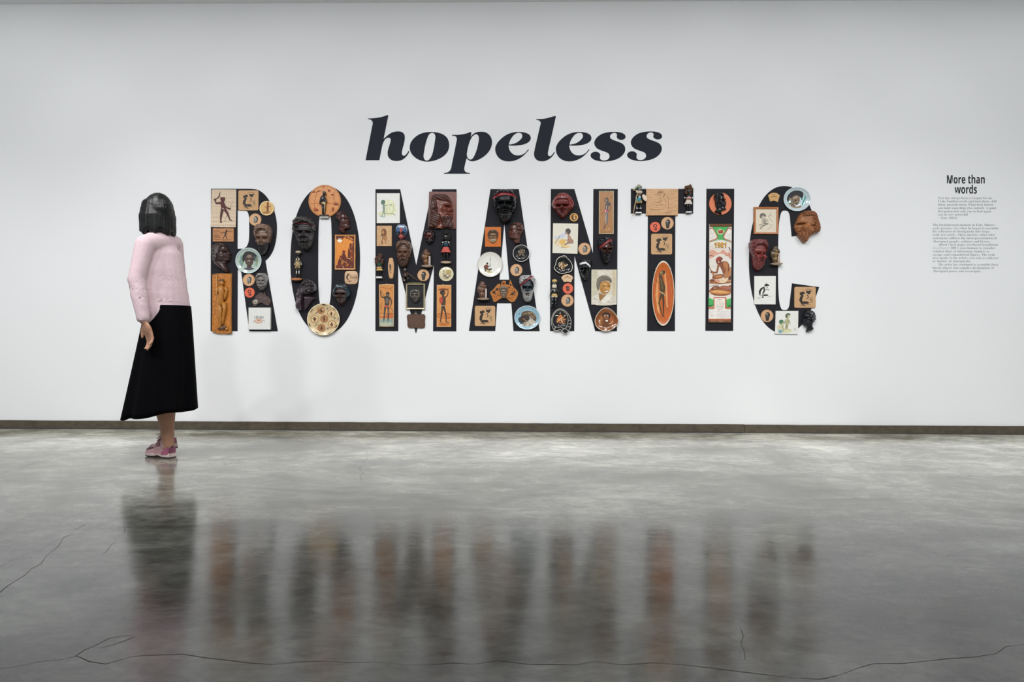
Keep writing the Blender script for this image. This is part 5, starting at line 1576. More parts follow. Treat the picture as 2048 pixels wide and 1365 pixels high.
q = it.m(); q.tube([(640, 222, 8, .5), (720, 285, 7, .6), (812, 352, 5, .75)], mat('#7a5a40', .5, 'wood'), 6); q.done('pipe')

# 36 cream plate with a landscape
it = It('painted_plate', 'small cream round plate with a bush scene, right stem of the M under the doll', 'plate', c6, 1302, 244)
plate(it, 123, 122, DISC, mat('#d9cfae', .25, 'plain', coat=.4), ([(.93, 1.25), (.97, 1.6), (1.01, 1.2)], mat('#e6dfc4', .25, coat=.4)))
it.prt([('#b9a468', 'b', [(1290, 200), (1340, 170), (1390, 190), (1375, 240), (1310, 235)]), ('#7a6a48', 'l', [(1262, 170), (1265, 210), (1258, 232)], 8), ('#6d5a3c', 'l', [(1240, 240), (1310, 248), (1385, 240)], 9), ('#5a4c34', 'e', 1280, 275, 34, 12, .2), ('#5f5038', 'e', 1320, 300, 30, 12), ('#6e6044', 'e', 1360, 275, 26, 12, -.3), ('#8f8a72', 'e', 1262, 195, 12, 16), ('#5a4c34', 'l', [(1240, 290), (1290, 320), (1340, 318)], 7), ('#a69058', 'l', [(1300, 205), (1320, 225), (1345, 200), (1365, 222)], 6)], 1.3)

# 37 framed mask
it = It('framed_mask', 'gold framed black panel with a silver moulded head, centre of the letter M', 'picture', c6, 782, 628)
q = it.m(); q.box(630, 425, 925, 825, 0, 1.4, mat('#0d0e14', .5, var=.05)); q.done('panel')
frame(it, 616, 408, 942, 848, 24, 4.2, mat('#b3a586', .3, 'patina', .35))
head(None, 'in frame', c6, (682, 505, 872, 735), '#5e5852', '#6a645e', '#5a544e', f=(.48, .42, .30, .24), rows=[(0, .34, .66), (.07, .15, .85), (.2, .02, .96), (.4, 0, 1), (.6, .06, .96), (.75, .2, .88), (.9, .34, .70), (1, .42, .58)], bt=.72, ey=.43, ny=.56, my=.66, cell=.16, it=it, z0=1.4, dp=.30, nu=24, nv=32, nx=.47)
q = it.m(); q.tube([(650, 398, 3, .5), (885, 400, 3, .5)], mat('#c8c070', .4, metal=.5), 6); q.done('hanging_rod')

# 38 copper plaque with a loop
it = It('copper_plaque', 'small copper plaque with lines of embossed writing, below the framed mask', 'plaque', c6, 785, 1046)
q = it.m(); cu_ = mat('#6d5347', .38, 'patina', .55)
q.board(lambda i: cr([(638 + i, 940 + i), (785, 934 + i), (935 - i, 935 + i), (938 - i, 1045), (932 - i, 1158 - i), (785, 1162 - i), (655 + i, 1156 - i), (640 + i, 1045)], n=3), 1.6, .3, cu_); q.done('plate')
rnd = random.Random(5)
q = it.m()
for r_ in range(9):
    x = 675 + rnd.uniform(0, 25)
    while x < 905:
        l_ = rnd.uniform(10, 34)
        q.tube([(x, 962 + r_ * 21, 1.62, .42), (min(x + l_, 912), 962 + r_ * 21 + rnd.uniform(-1, 1), 1.62, .42)], mat('#94786a', .35, 'patina', .55), 4)
        x += l_ + 9
q.done('embossed_lines', kind='stuff')
it.loop(782, 908, 2.0, 1.2, '#a39382', .55)
q = it.m(); q.tube([(745, 935, 1.2, .8), (782, 922, 1.6, 1.2), (820, 935, 1.2, .8)], mat('#8d7b6c', .35, 'patina', .55), 6); q.done('crest')

# 39 tall plaque, man with spear
oc = mat('#cf8c4a', .45, 'woodh', var=.1)
it = It('tall_plaque', 'tall orange painted plaque of a man wading with a spear, left stem of the M', 'plaque', c6, 284, 778)
q = it.m(); q.board(lambda i: cr([(155 + i, 425 + i, 1), (284, 414 + i), (412 - i, 420 + i, 1), (410 - i, 1140 - i, 1), (284, 1143 - i), (165 + i, 1140 - i, 1)], n=4), 2.4, .35, mat('#d9b384', .45, 'woodh')); q.done('board')
gy = '#3a332e'
it.prt([('#cf8a48', 'p', [(165, 432), (403, 432), (402, 930), (170, 930)]), ('#c06a38', 'p', [(170, 915), (402, 915), (402, 1000), (171, 1000)]), ('#d49a5a', 'b', [(180, 930), (280, 925), (260, 965), (190, 960)]), ('#8fa49a', 'p', [(171, 1012), (402, 1000), (402, 1132), (172, 1132)]), ('#b5b9a2', 'b', [(180, 1080), (280, 1060), (390, 1090), (300, 1128), (190, 1120)]), ('#7c3a1c', 'l', [(172, 914), (402, 914)], 6),
        ('#7a5226', 'l', [(170, 470), (240, 478), (330, 492), (395, 470)], 5), ('#7a5226', 'l', [(330, 490), (370, 520), (395, 560)], 4), ('#8a5e2c', 'l', [(205, 740), (198, 850)], 8), ('#8a5e2c', 'l', [(185, 760), (180, 820)], 6),
        (gy, 'e', 305, 585, 32, 38), ('#6a6058', 'e', 303, 600, 18, 14), (gy, 't', [(262, 640, 28), (220, 645, 22), (192, 620, 18), (185, 560, 14), (182, 530, 14)]), (gy, 'l', [(180, 520), (215, 580), (250, 625)], 6), (gy, 'b', [(245, 640), (300, 620), (345, 640), (335, 700), (325, 780), (265, 780), (258, 720)]), ('#6b6259', 'b', [(275, 660), (315, 655), (310, 740), (280, 745)]), (gy, 't', [(340, 645, 26), (368, 700, 20), (368, 750, 16), (352, 795, 14)]),
        ('#b8564a', 'b', [(245, 785), (335, 785), (325, 815), (292, 830), (258, 812)]), (gy, 'l', [(345, 790), (380, 850), (400, 890)], 6), (gy, 't', [(262, 815, 34), (255, 900, 26), (248, 960, 22), (242, 1030, 16)]), (gy, 't', [(318, 810, 34), (318, 900, 24), (318, 970, 22), (312, 1030, 16)]), ('#7d7268', 'l', [(260, 840), (255, 920)], 7), ('#7d7268', 'l', [(318, 840), (318, 920)], 7), ('#5d6a66', 't', [(242, 1040, 14), (243, 1085, 5)]), ('#5d6a66', 't', [(312, 1040, 14), (314, 1085, 5)])], 2.4)
it.pin(288, 412, z=2.0, r=.7)
# 40 tall plaque, boy carrying
it = It('tall_plaque', 'tall orange plaque of a boy with a load on his head, on the M', 'plaque', c6, 1265, 788)
q = it.m(); q.board(lambda i: rrect(1141 + i, 430 + i, 1388 - i, 1147 - i, 5), 2.4, .35, mat('#d9b384', .45, 'woodh')); q.done('board')
it.prt([('#d48f4e', 'p', [(1150, 440), (1380, 440), (1380, 1138), (1150, 1138)]), ('#c47838', 'b', [(1152, 920), (1260, 905), (1378, 920), (1378, 1000), (1260, 1010), (1152, 990)]), ('#a2582a', 'l', [(1155, 918), (1210, 922)], 7), ('#a2582a', 'l', [(1310, 915), (1378, 920)], 7), ('#b86a30', 'b', [(1180, 1090), (1270, 1080), (1370, 1095), (1300, 1125), (1200, 1120)]),
        ('#7c3f1c', 'b', [(1160, 515), (1215, 490), (1290, 490), (1350, 505), (1300, 520), (1220, 522)]), ('#2b211b', 'e', 1240, 560, 44, 46), ('#54392a', 'b', [(1245, 550), (1280, 560), (1275, 595), (1250, 605), (1235, 580)]), ('#2b211b', 't', [(1248, 600, 26), (1252, 635, 40)]), ('#4a3528', 'b', [(1235, 625), (1285, 640), (1295, 700), (1280, 780), (1225, 785), (1215, 720), (1220, 650)]),
        ('#4a3528', 't', [(1280, 645, 22), (1325, 610, 18), (1335, 560, 14), (1330, 510, 12)]), ('#b5432e', 'b', [(1185, 660), (1235, 635), (1240, 720), (1215, 755), (1195, 730)]), ('#c9a27a', 'b', [(1212, 780), (1275, 785), (1240, 800), (1215, 815)]), ('#3d2c22', 't', [(1240, 800, 40), (1230, 880, 30), (1220, 960, 22), (1205, 1050, 16)]), ('#3d2c22', 't', [(1260, 800, 38), (1285, 880, 28), (1302, 960, 20), (1302, 1055, 16)]), ('#3d2c22', 't', [(1200, 1050, 14), (1235, 1078, 10)]), ('#3d2c22', 't', [(1300, 1060, 18), (1355, 1072, 10)]), ('#7a5b48', 'l', [(1235, 830), (1228, 900)], 7), ('#8a3a1c', 'e', 1345, 995, 20, 9)], 2.4)
it.pin(1245, 418, z=2.0, r=.7)

# ================================================================== objects on the letter A
# 41 black head with red headband
head('wall_mask', 'large glossy black bearded head with a red headband, top of the letter A', c7, (483, 138, 882, 702), '#232226', '#17191b', '#111113', band=(.165, .035, '#a8323e', .35, -.02), f=(.5, .46, .40, .33), ey=.42, ny=.56, my=.675, bt=.76, cell=.10, rough=.18, amp=1.25,
     rows=[(0, .34, .72), (.05, .16, .86), (.13, .05, .92), (.25, 0, .98), (.4, .02, 1), (.55, .03, .98), (.65, .12, .92), (.75, .22, .84), (.87, .25, .80), (.95, .3, .74), (1, .4, .6)])
# 42 orange tile
it = It('orange_tile', 'square orange tile with a raised brown head, left leg of the letter A', 'tile', c7, 478, 932)
rect_board(it, 342, 764, 614, 1102, 1.8, mat('#c96a1c', .3, 'plain', coat=.3), 0, .3)
head(None, 'on tile', c7, (388, 815, 566, 1040), '#4a392a', '#8c6e54', '#b09a80', f=(.52, .46, .36, .28), rows=FR_B, bt=.74, ey=.46, ny=.58, my=.68, cell=.15, it=it, z0=1.7, dp=.22, nu=24, nv=30)
for p in ((483, 758), (410, 1104), (552, 1106)):
    it.pin(*p, z=2.0)
# 43 brown profile facing left
profile('wall_mask', 'red brown head in profile facing left with a long neck, right leg of the A', c7, (732, 688, 1002, 1055),
        [(0, .4, .72), (.06, .3, .86), (.14, .16, .95), (.24, .1, .99), (.32, .08, 1), (.38, .06, .99), (.43, .01, .95), (.48, .02, .9), (.52, .05, .87), (.57, .03, .84), (.62, .05, .82), (.68, .08, .8), (.74, .16, .79), (.79, .32, .78), (.88, .37, .77), (.96, .38, .78), (1, .42, .74)],
        '#5e3c34', '#5a362c', lambda x, y: y < .10 or (x > .52 + .3 * max(0, y - .12) and y < .36), ear(.72, .5, 1.1) + [(.2, .36, .1, .03, -.06), (.2, .30, .12, .03, .05), (.3, .52, .1, .07, .05), (.12, .6, .1, .02, -.04), (.5, .8, .25, .03, -.06)], rough=.28, cell=.10, z0=.0)
# 44 black dish
it = It('black_dish', 'round black dish with white rim and gold figure, right leg of A', 'dish', c7, 960, 1216)
plate(it, 142, 144, [(.6, 0), (.66, .6), (.95, 4.6), (1, 5.2), (.97, 5.4), (.9, 4.8), (.72, 2.0), (.6, 1.4), (.3, 1.3), (.02, 1.3)], mat('#15181d', .12, 'plain', coat=.6), ([(.95, 5.35), (.985, 5.7), (1.01, 5.2)], mat('#e4e4e0', .3, var=.04)))
rnd = random.Random(21)
it.prt([('#4a3c2a', 'b', [(915, 1180), (940, 1135), (985, 1130), (1020, 1165), (1015, 1215), (960, 1240), (925, 1260), (908, 1225)])] + [(rnd.choice(['#b9a582', '#8a6c48', '#d9d2bd', '#6d5638', '#2b2118']), 'e', 960 + rnd.gauss(0, 28), 1200 + rnd.gauss(0, 34), rnd.uniform(5, 14), rnd.uniform(4, 10), rnd.uniform(0, 3)) for _ in range(26)] + [('#b9b9b0', 'e', 900 + 22 * i, 1298 + 5 * math.sin(i), 6, 4) for i in range(6)], 1.35)
# 45 white plate with a seated man
it = It('white_plate', 'white round plate with a seated man holding a spear, left leg of the A', 'plate', c8, 430, 125)
plate(it, 210, 213, PLATE, mat('#e4e3dc', .2, 'plain', coat=.4, var=.03), ([(.95, 3.85), (.985, 4.2), (1.01, 3.7)], mat('#cdc8bb', .3, var=.03)))
it.prt([('#cbbf8f', 'b', [(300, 235), (350, 215), (430, 230), (470, 260), (420, 280), (350, 270)]), ('#9a8f62', 'l', [(300, 235), (330, 250)], 8), ('#2c2019', 'e', 380, 108, 18, 18), ('#7a3f28', 'b', [(325, 150), (370, 125), (400, 150), (390, 190), (350, 210), (330, 190)]), ('#3a2218', 't', [(330, 150, 18), (345, 200, 22), (355, 262, 10)]), ('#4a2a1c', 't', [(395, 145, 14), (415, 160, 10), (438, 128, 8)]), ('#3a2218', 't', [(370, 205, 22), (420, 205, 22), (455, 200, 20)]), ('#3a2218', 't', [(450, 205, 14), (415, 230, 10), (395, 245, 6)]), ('#5a4433', 'l', [(432, 60), (430, 160)], 5), ('#2c2019', 't', [(432, 20, 8), (432, 55, 9)]), ('#5a4433', 'l', [(432, 10), (428, -30)], 4), ('#8a8378', 'l', [(430, 40), (432, 100)], 3)], 1.25)
# 47 grey bearded head
head('wall_mask', 'head with white curls, white beard, blue black face and red band, right leg of A', c8, (925, 303, 1195, 768), '#a9a9a8', '#2e3a40', '#a3a5a4', band=(.20, .045, '#8f3340', .0, -.45), rows=[(0, .25, .72), (.06, .06, .9), (.15, 0, 1), (.28, .0, .99), (.36, .03, .95), (.48, .1, .92), (.6, .14, .9), (.7, .2, .86), (.85, .24, .82), (.95, .33, .74), (1, .46, .62)],
     f=(.54, .42, .36, .26), nx=.52, ey=.47, ny=.57, my=.71, bt=.63, cell=.16, rough=.4, lips='#6d4a44')
# 49 orange map with a head
it = It('map_plaque', 'orange brown map of Australia with a raised grey head, crossbar of the letter A', 'plaque', c8, 665, 585)
oz2 = [(428, 600), (470, 560), (515, 510), (555, 465), (590, 450), (612, 470), (630, 410), (700, 412), (690, 445), (725, 470), (750, 470), (770, 385), (795, 430), (815, 490), (850, 530), (890, 570), (908, 620), (880, 700), (840, 755), (790, 768), (755, 745), (720, 710), (660, 695), (600, 712), (545, 750), (495, 768), (475, 720), (450, 660)]
q = it.m(); sh2 = lambda t: [(665 + (x - 665) * t, 590 + (y - 590) * t) for x, y in cr(oz2, n=3)]
q.lathe(0, 0, 240, 190, [(1, 0), (1, 1.5), (.97, 2.1)], mat('#b08352', .35, 'plain', coat=.3), shape=sh2, cap=False); q.flat([sh2(.97)], 2.1, mat('#b9702f', .32, 'plain', coat=.4)); q.done('board')
rnd = random.Random(9)
from mathutils.geometry import intersect_point_tri_2d
def inside(p, poly):
    c_, n = False, len(poly)
    for i in range(n):
        a, b = poly[i], poly[i - 1]
        if (a[1] > p[1]) != (b[1] > p[1]) and p[0] < (b[0] - a[0]) * (p[1] - a[1]) / (b[1] - a[1]) + a[0]: c_ = not c_
    return c_
cm, in_ = [], sh2(.88)
while len(cm) < 70:
    p = (rnd.uniform(430, 905), rnd.uniform(390, 765))
    if inside(p, in_) and abs(p[0] - 655) > 40: cm.append((rnd.choice(['#2b1b10', '#3a2414', '#6d3a16', '#8a4a1c', '#cf8a44', '#2b1b10']), 'e', *p, rnd.uniform(3, 12), rnd.uniform(3, 9), rnd.uniform(0, 3)))
cm += [('#241a12', 'e', 548, 545, 20, 22), ('#241a12', 'e', 495, 600, 22, 20), ('#241a12', 'e', 808, 625, 26, 18), ('#241a12', 'e', 850, 590, 14, 14), ('#241a12', 'e', 780, 470, 14, 16), ('#8a3f14', 'e', 655, 440, 26, 18), ('#241a12', 'l', [(655, 425), (650, 450), (670, 470)], 6)]
it.prt(cm, 2.1)
head(None, 'on map', c8, (588, 490, 732, 705), '#7a6c5e', '#8a7a6c', '#7d6f62', f=(.5, .44, .36, .27), rows=FR_A, bt=.72, ey=.45, ny=.57, my=.67, cell=.15, it=it, z0=2.0, dp=.32, nu=24, nv=32)
# 51 blue plate with an old man
it = It('painted_plate', 'pale blue round plate painted with an old white bearded man, right foot of the A', 'plate', c8, 1062, 1030)
plate(it, 218, 203, PLATE2, mat('#97bccd', .2, 'plain', coat=.5), (RIM2, mat('#c2d8e0', .2, coat=.5)))
it.prt([('#8fb4c6', 'e', 1062, 1030, 175, 163), ('#3f4c52', 't', [(935, 885, 36), (940, 940, 24), (938, 985, 8)]), ('#6d92a4', 'l', [(995, 865), (990, 920), (960, 960)], 8), ('#5e8496', 'l', [(1080, 880), (1130, 885), (1180, 870)], 6), ('#5e8496', 'l', [(1020, 860), (1080, 872)], 5), ('#7fa5b6', 'l', [(1180, 900), (1220, 960)], 7), ('#2b3236', 'b', [(905, 1090), (950, 1020), (1000, 1080), (985, 1180), (930, 1150)]), ('#2f4a58', 'b', [(930, 1150), (985, 1120), (1000, 1190), (960, 1180)]),
        ('#5a4a38', 'b', [(965, 980), (1020, 930), (1110, 930), (1180, 970), (1205, 1040), (1190, 1090), (1130, 1040), (1080, 1010), (1000, 1010)]), ('#37281e', 'b', [(970, 1000), (1060, 990), (1100, 1040), (1080, 1090), (1010, 1110), (965, 1080)]), ('#8f7454', 'l', [(1000, 990), (1060, 960), (1130, 985)], 14), ('#b09a78', 'l', [(1080, 950), (1150, 960), (1190, 1010)], 10), ('#a58a66', 'r', 1140, 1025, 16, 28), ('#7d5f48', 'e', 1010, 1050, 24, 12), ('#1d1814', 'l', [(985, 1028), (1035, 1035)], 10), ('#1d1814', 'e', 1065, 1060, 16, 9), ('#8f735c', 'e', 1040, 1075, 18, 12),
        ('#b3aa9c', 'b', [(1000, 1110), (1060, 1090), (1110, 1050), (1190, 1090), (1190, 1140), (1130, 1200), (1050, 1212), (985, 1185)]), ('#d2cabc', 'l', [(1100, 1070), (1120, 1110), (1180, 1110)], 14), ('#8a8072', 'l', [(1040, 1110), (1020, 1150), (1035, 1190)], 10), ('#d2cabc', 'l', [(1070, 1130), (1060, 1190)], 10), ('#9a9082', 'l', [(1110, 1140), (1100, 1195)], 9), ('#d2cabc', 'l', [(1140, 1130), (1130, 1185)], 9), ('#4a3a2e', 'l', [(1005, 1105), (1020, 1140)], 10)], 1.2, mag=1.1)
# ================================================================== objects on the letter N
d58, d65, a59 = (1095, 505, 24.8), (1095, 610, 19.5), (1150, 510, 22.75)
m67, m69, w1, w2, w3 = (1255, 365, 17.06), (1355, 365, 17.06), (1410, 440, 17.06), (1410, 510, 15.17), (1410, 585, 19.5)
# 52 red face
head('wall_mask', 'glossy dark red face framed by straight hair, top left of the letter N', n1, (150, 150, 548, 575), '#7a2d2a', '#6d2826', rows=FR_D, straight=True, f=(.45, .36, .27, .10), nx=.42, ey=.53, ny=.645, my=.77, sp=.15, rough=.22, amp=1.15)
# 53 small round picture
it = It('round_picture', 'tiny round golden wooden picture of a child, beside the dark red face on the N', 'disc', n1, 535, 556)
round_board(it, 73, 2.0, mat('#c08a3c', .3, 'plain', coat=.4), .5)
it.prt([('#e0b870', 'r', 535, 556, 60, 68), ('#5a3414', 'b', [(495, 530), (520, 505), (560, 515), (580, 560), (570, 590), (540, 605), (505, 590)]), ('#c98f45', 'b', [(525, 530), (555, 535), (560, 560), (530, 565)]), ('#e9c98a', 'e', 545, 575, 16, 14), ('#3a200c', 'e', 520, 590, 18, 10), ('#d9a55c', 'e', 545, 525, 20, 10)], 2.0)
# 54 child by a fire
it = It('painting', 'cream upright panel with a painted child sitting by a fire, left stem of the N', 'picture', n1, 388, 918)
canvas(it, [(178, 658), (607, 664), (597, 1178), (170, 1168)], cream, 1.8)
it.prt([('#c9ccd6', 'b', [(200, 900), (300, 860), (370, 810), (400, 870), (330, 920), (220, 930)]), ('#e3d2ae', 'b', [(190, 950), (300, 920), (420, 950), (400, 1040), (250, 1050), (200, 1000)]), ('#e0b766', 'b', [(290, 960), (350, 930), (400, 960), (370, 1010), (310, 1020)]), ('#e6c98f', 'b', [(310, 1030), (430, 1030), (480, 1060), (350, 1080)]), ('#6d6a66', 'l', [(215, 1000), (240, 960), (280, 910), (295, 870)], 9), ('#8a8886', 'l', [(240, 960), (230, 930)], 5),
        ('#4a4540', 'b', [(388, 800), (400, 760), (440, 745), (478, 775), (475, 820), (450, 850), (420, 835), (400, 815)]), ('#a9877a', 'b', [(385, 810), (405, 800), (420, 830), (405, 850), (390, 840)]), ('#b08a76', 't', [(435, 850, 22), (450, 880, 44), (470, 930, 62)]), ('#7d5a4c', 'l', [(440, 850), (430, 900), (440, 940)], 6), ('#a87f6c', 'b', [(440, 940), (500, 930), (525, 970), (510, 1000), (440, 1005), (420, 980)]), ('#8a6456', 't', [(445, 930, 14), (415, 950, 12), (392, 935, 8)]), ('#7a6a66', 't', [(440, 990, 26), (400, 1015, 20), (365, 1030, 12)]), ('#5a4a44', 'l', [(510, 930), (525, 980), (500, 1003)], 6), ('#c9954e', 'l', [(330, 1040), (360, 1075), (400, 1050)], 7), ('#8f8a84', 'l', [(310, 1075), (420, 1065)], 5)], 1.8)
# 55 framed tall plaque
it = It('tall_plaque', 'tall framed brown wooden plaque with a grey painted boy, right stem of the N', 'plaque', n1, 1085, 475)
q = it.m(); q.box(972, 118, 1202, 830, 0, 1.6, mat('#a8743e', .4, 'wood'), 0); q.done('board')
frame(it, 960, 105, 1214, 845, 12, 2.6, mat('#cfc3a4', .4, 'wood'))
it.prt([('#3d3630', 'b', [(1055, 260), (1075, 225), (1110, 225), (1125, 265), (1110, 300), (1075, 300)]), ('#8f8580', 'e', 1088, 265, 20, 26), ('#d0c8c4', 'l', [(1072, 320), (1100, 325), (1112, 310)], 10), ('#57504e', 'b', [(1065, 330), (1120, 300), (1160, 310), (1155, 350), (1120, 380), (1120, 450), (1070, 450), (1070, 390)]), ('#b3a9a6', 'l', [(1085, 350), (1090, 420)], 12), ('#57504e', 'l', [(1155, 320), (1172, 390), (1150, 430), (1130, 480)], 10), ('#8a827e', 'l', [(1135, 280), (1165, 285)], 5), ('#b5505c', 'b', [(1050, 430), (1100, 425), (1108, 465), (1060, 475)]), ('#d9b9bc', 'e', 1072, 450, 12, 14), ('#b5505c', 't', [(1055, 440, 16), (1030, 480, 8), (1005, 510, 4)]), ('#8c8480', 't', [(1090, 470, 44), (1085, 530, 34), (1080, 600, 24), (1075, 680, 16)]), ('#6d6662', 't', [(1100, 480, 24), (1108, 560, 22), (1105, 620, 20), (1100, 690, 14)]), ('#b9b2ac', 'l', [(1080, 520), (1076, 620)], 9), ('#5c5450', 't', [(1075, 680, 14), (1050, 740, 20), (1042, 755, 14)]), ('#d0a66c', 'l', [(1070, 775), (1110, 770), (1130, 740), (1140, 780)], 9), ('#3d3630', 'l', [(1000, 515), (1025, 480)], 5)], 1.6)
it.pin(1078, 98, z=2.2)
# 57 dark head with red band
head('wall_mask', 'dark glossy head with blue black curls and a red forehead band, right of the N', n1, (942, 895, 1195, 1350), '#20232d', '#4a2f28', '#17171a', band=(.24, .06, '#8a2f30', .1, -.38), f=(.56, .42, .36, .24), rows=[(0, .3, .72), (.06, .1, .9), (.15, .02, .98), (.28, 0, 1), (.42, .1, .99), (.56, .14, .96), (.68, .18, .88), (.8, .24, .82), (.92, .34, .76), (1, .5, .66)], nx=.6, ey=.47, ny=.56, my=.65, sp=.17, bt=.68, rough=.18, cell=.14, amp=1.2)
# 58 black dish
sh58 = cr([(820, 175), (920, 215), (960, 280), (1060, 370), (1160, 500), (1225, 640), (1235, 760), (1200, 900), (1130, 985), (1060, 1005), (985, 1005), (880, 1045), (740, 1085), (590, 1050), (470, 980), (360, 880), (315, 790), (340, 710), (385, 630), (410, 500), (460, 360), (560, 260), (700, 200)], n=3)
def shaped(pts, cx, cy): return lambda t: [(cx + (x - cx) * t, cy + (y - cy) * t) for x, y in pts]
it = It('black_dish', 'black freeform dish with a white rim and a gold patch, left stem of the N', 'dish', d58, 780, 640)
BOWL = [(.6, 0), (.68, .5), (.96, 4.0), (1.0, 4.6), (.96, 4.7), (.92, 4.2), (.72, 1.8), (.6, 1.3), (.3, 1.2), (.02, 1.2)]
RIM = ([(.945, 4.6), (.985, 5.05), (1.015, 4.5)], mat('#e2dfd6', .3, var=.04))
plate(it, 440, 450, BOWL, mat('#121214', .1, 'plain', coat=.6), RIM, shape=shaped(sh58, 780, 640))
rnd = random.Random(31)
it.prt([('#6a4c26', 'b', [(610, 540), (680, 480), (780, 470), (850, 580), (880, 700), (820, 830), (720, 820), (620, 760), (570, 640)])] + [(rnd.choice(['#c9a26c', '#a87a40', '#e0cfae', '#d9b98a', '#5a3d1c', '#b98f58']), 'e', 725 + rnd.gauss(0, 75), 650 + rnd.gauss(0, 100), rnd.uniform(20, 50), rnd.uniform(14, 34), rnd.uniform(0, 3)) for _ in range(26)] + [('#dccbb0', 'l', [(860, 650), (940, 650), (1000, 610)], 34), ('#dccbb0', 'l', [(590, 500), (560, 600), (590, 740)], 24)] + [('#b9bfc9', 'e', 540 + i * 95, 870 + 22 * math.sin(i), 20, 13) for i in range(6)], 1.3)
# 59 black head with white band
def band59(x, y):
    yb = .19 if x < .48 else .19 + .55 * (x - .48)
    return abs(y - yb - .06 * (1 - 1.6 * x)) < .047 and .02 < x < .86
it = It('wall_mask', 'glossy black bearded head with a white headband, diagonal of the letter N', 'plaque head', a59, 470, 680)
def reg59(x, y):
    if band59(x, y): return 'headband'
    if y > .66 and not (abs(x - .34) < .1 and abs(y - .66) < .03): return 'beard'
    if y > .22 + .35 * max(0, x - .48) and x < .74: return 'face'
    return 'hair'
relief(it, (190, 175, 770, 1200), [(0, .3, .75), (.06, .08, .92), (.15, .03, .99), (.28, 0, 1), (.4, .0, .94), (.52, .01, .85), (.62, .08, .80), (.72, .12, .76), (.84, .22, .68), (.94, .35, .6), (1, .42, .54)], 9.5,
       face_feats(.32, .47, .545, .65, .15, 1.1), reg59, {'headband': mat('#e4e4e4', .5, var=.05), 'beard': gloss('#101013', .18), 'face': gloss('#131619', .14), 'hair': gloss('#14151c', .16)},
       lambda x, y, r, i: .09 * curl(x, y * 1.77, .15, 3) if r == 'hair' else (.03 + .05 * curl(x, y * 1.77, .1, 5) if r == 'beard' else (.07 if r == 'headband' else 0)), 64, 110)
# 60 fan plaques
def fan(c, pts, bo, h, label, tick):
    it = It('fan_plaque', label, 'plaque', c, sum(p[0] for p in pts) / len(pts), sum(p[1] for p in pts) / len(pts))
    q = it.m(); q.poly([cr(pts, n=4)], 0, 1.6, mat(h, .5, 'cork', var=.1)); q.done('board')
    it.prt([('#5a3316', 't', bo), ('#8a5a30', 'l', tick, 4)], 1.6)
fan(n2, [(300, 290, 1), (330, 252), (395, 232), (460, 250), (492, 285, 1), (458, 362, 1), (395, 352), (345, 358, 1)], [(345, 298, 5), (395, 270, 13), (450, 298, 5)], '#dcb892', 'pale fan shaped wooden plaque with a boomerang, below the black dish on the N', [(395, 240), (395, 262)])
fan(k1, [(433, 268, 1), (470, 236), (530, 222), (595, 236), (632, 268, 1), (597, 382, 1), (530, 358), (468, 374, 1)], [(480, 302, 5), (530, 276, 15), (585, 302, 5)], '#c99c5e', 'golden fan shaped wooden plaque with a boomerang, top of the letter C', [(505, 248), (555, 248)])
# 61 orange coaster with a man
it = It('orange_coaster', 'small orange red round coaster with a solid dark head, on the N', 'coaster', n2, 408, 462)
round_board(it, 85, 1.3, org, .35)
it.prt([('#4a1a14', 'b', [(375, 440), (395, 418), (420, 424), (434, 450), (430, 490), (436, 500), (400, 502), (380, 495), (385, 475)]), ('#8a5a4c', 'b', [(402, 440), (425, 440), (424, 462), (410, 475), (400, 460)]), ('#2c0f0c', 'l', [(403, 447), (424, 447)], 5), ('#8a4a3c', 'e', 412, 488, 8, 8)], 1.3)
# 63 painted figurine with a pale beard
it = It('toy_figure', 'black painted figurine with pale hair, beard and skirt, left edge of the N', 'figurine', n2, 195, 530)
bx = mat('#17191d', .3, 'plain', coat=.4); pb = mat('#cbb78f', .8, 'hair')
q = it.m()
q.ball(190, 385, 5, 4.6, 6.6, 4.4, bx); q.tube([(195, 455, 5, 4), (195, 490, 5, 5.8), (192, 560, 5, 5)], bx, 12)
for s in (-1, 1):
    q.tube([(193 + 36 * s, 470, 5, 2.1), (193 + 55 * s, 520, 5.4, 1.8), (193 + 66 * s, 580, 6.5, 1.5)], bx, 7)
    q.tube([(188 + 24 * s, 600, 5, 3.0), (186 + 24 * s, 670, 5, 2.4), (182 + 26 * s, 735, 5, 2.0)], bx, 8); q.ball(180 + 28 * s, 742, 6.4, 2.2, 1.4, 3, bx)
q.done('body')
q = it.m(); q.ball(192, 345, 5.2, 5.2, 3.6, 4.8, mat('#d3b26c', .8, 'hair'), bump=.08); q.done('hair', 'straw coloured hair')
q = it.m(); q.ball(188, 432, 7.2, 5.0, 4.2, 3.6, mat('#d8cdb8', .85, 'hair'), bump=.1); q.ball(188, 412, 8.6, 3.4, 1.6, 1.8, mat('#d8cdb8', .85, 'hair')); q.ball(170, 392, 9.0, .8, .5, .4, mat('#d9d4c8', .4)); q.ball(206, 392, 9.0, .8, .5, .4, mat('#d9d4c8', .4)); q.done('beard')
q = it.m(); q.tube([(192, 550, 5, 5.2), (190, 575, 5, 6.2), (190, 598, 5, 6.0)], mat('#c2a56a', .8, 'hair'), 12)
for i in range(6): q.ball(152 + i * 15, 598, 9.4, 1.3, 1.5, 1.2, mat('#d2c9b4', .8, 'hair'))
q.done('skirt')
q = it.m(); q.ball(190, 505, 10.2, 1.5, 1.5, .6, mat('#c2cdd2', .4)); q.tube([(150, 480, 8, .5), (190, 492, 10.8, .5), (230, 478, 8, .5)], mat('#c2b8a4', .5), 5)
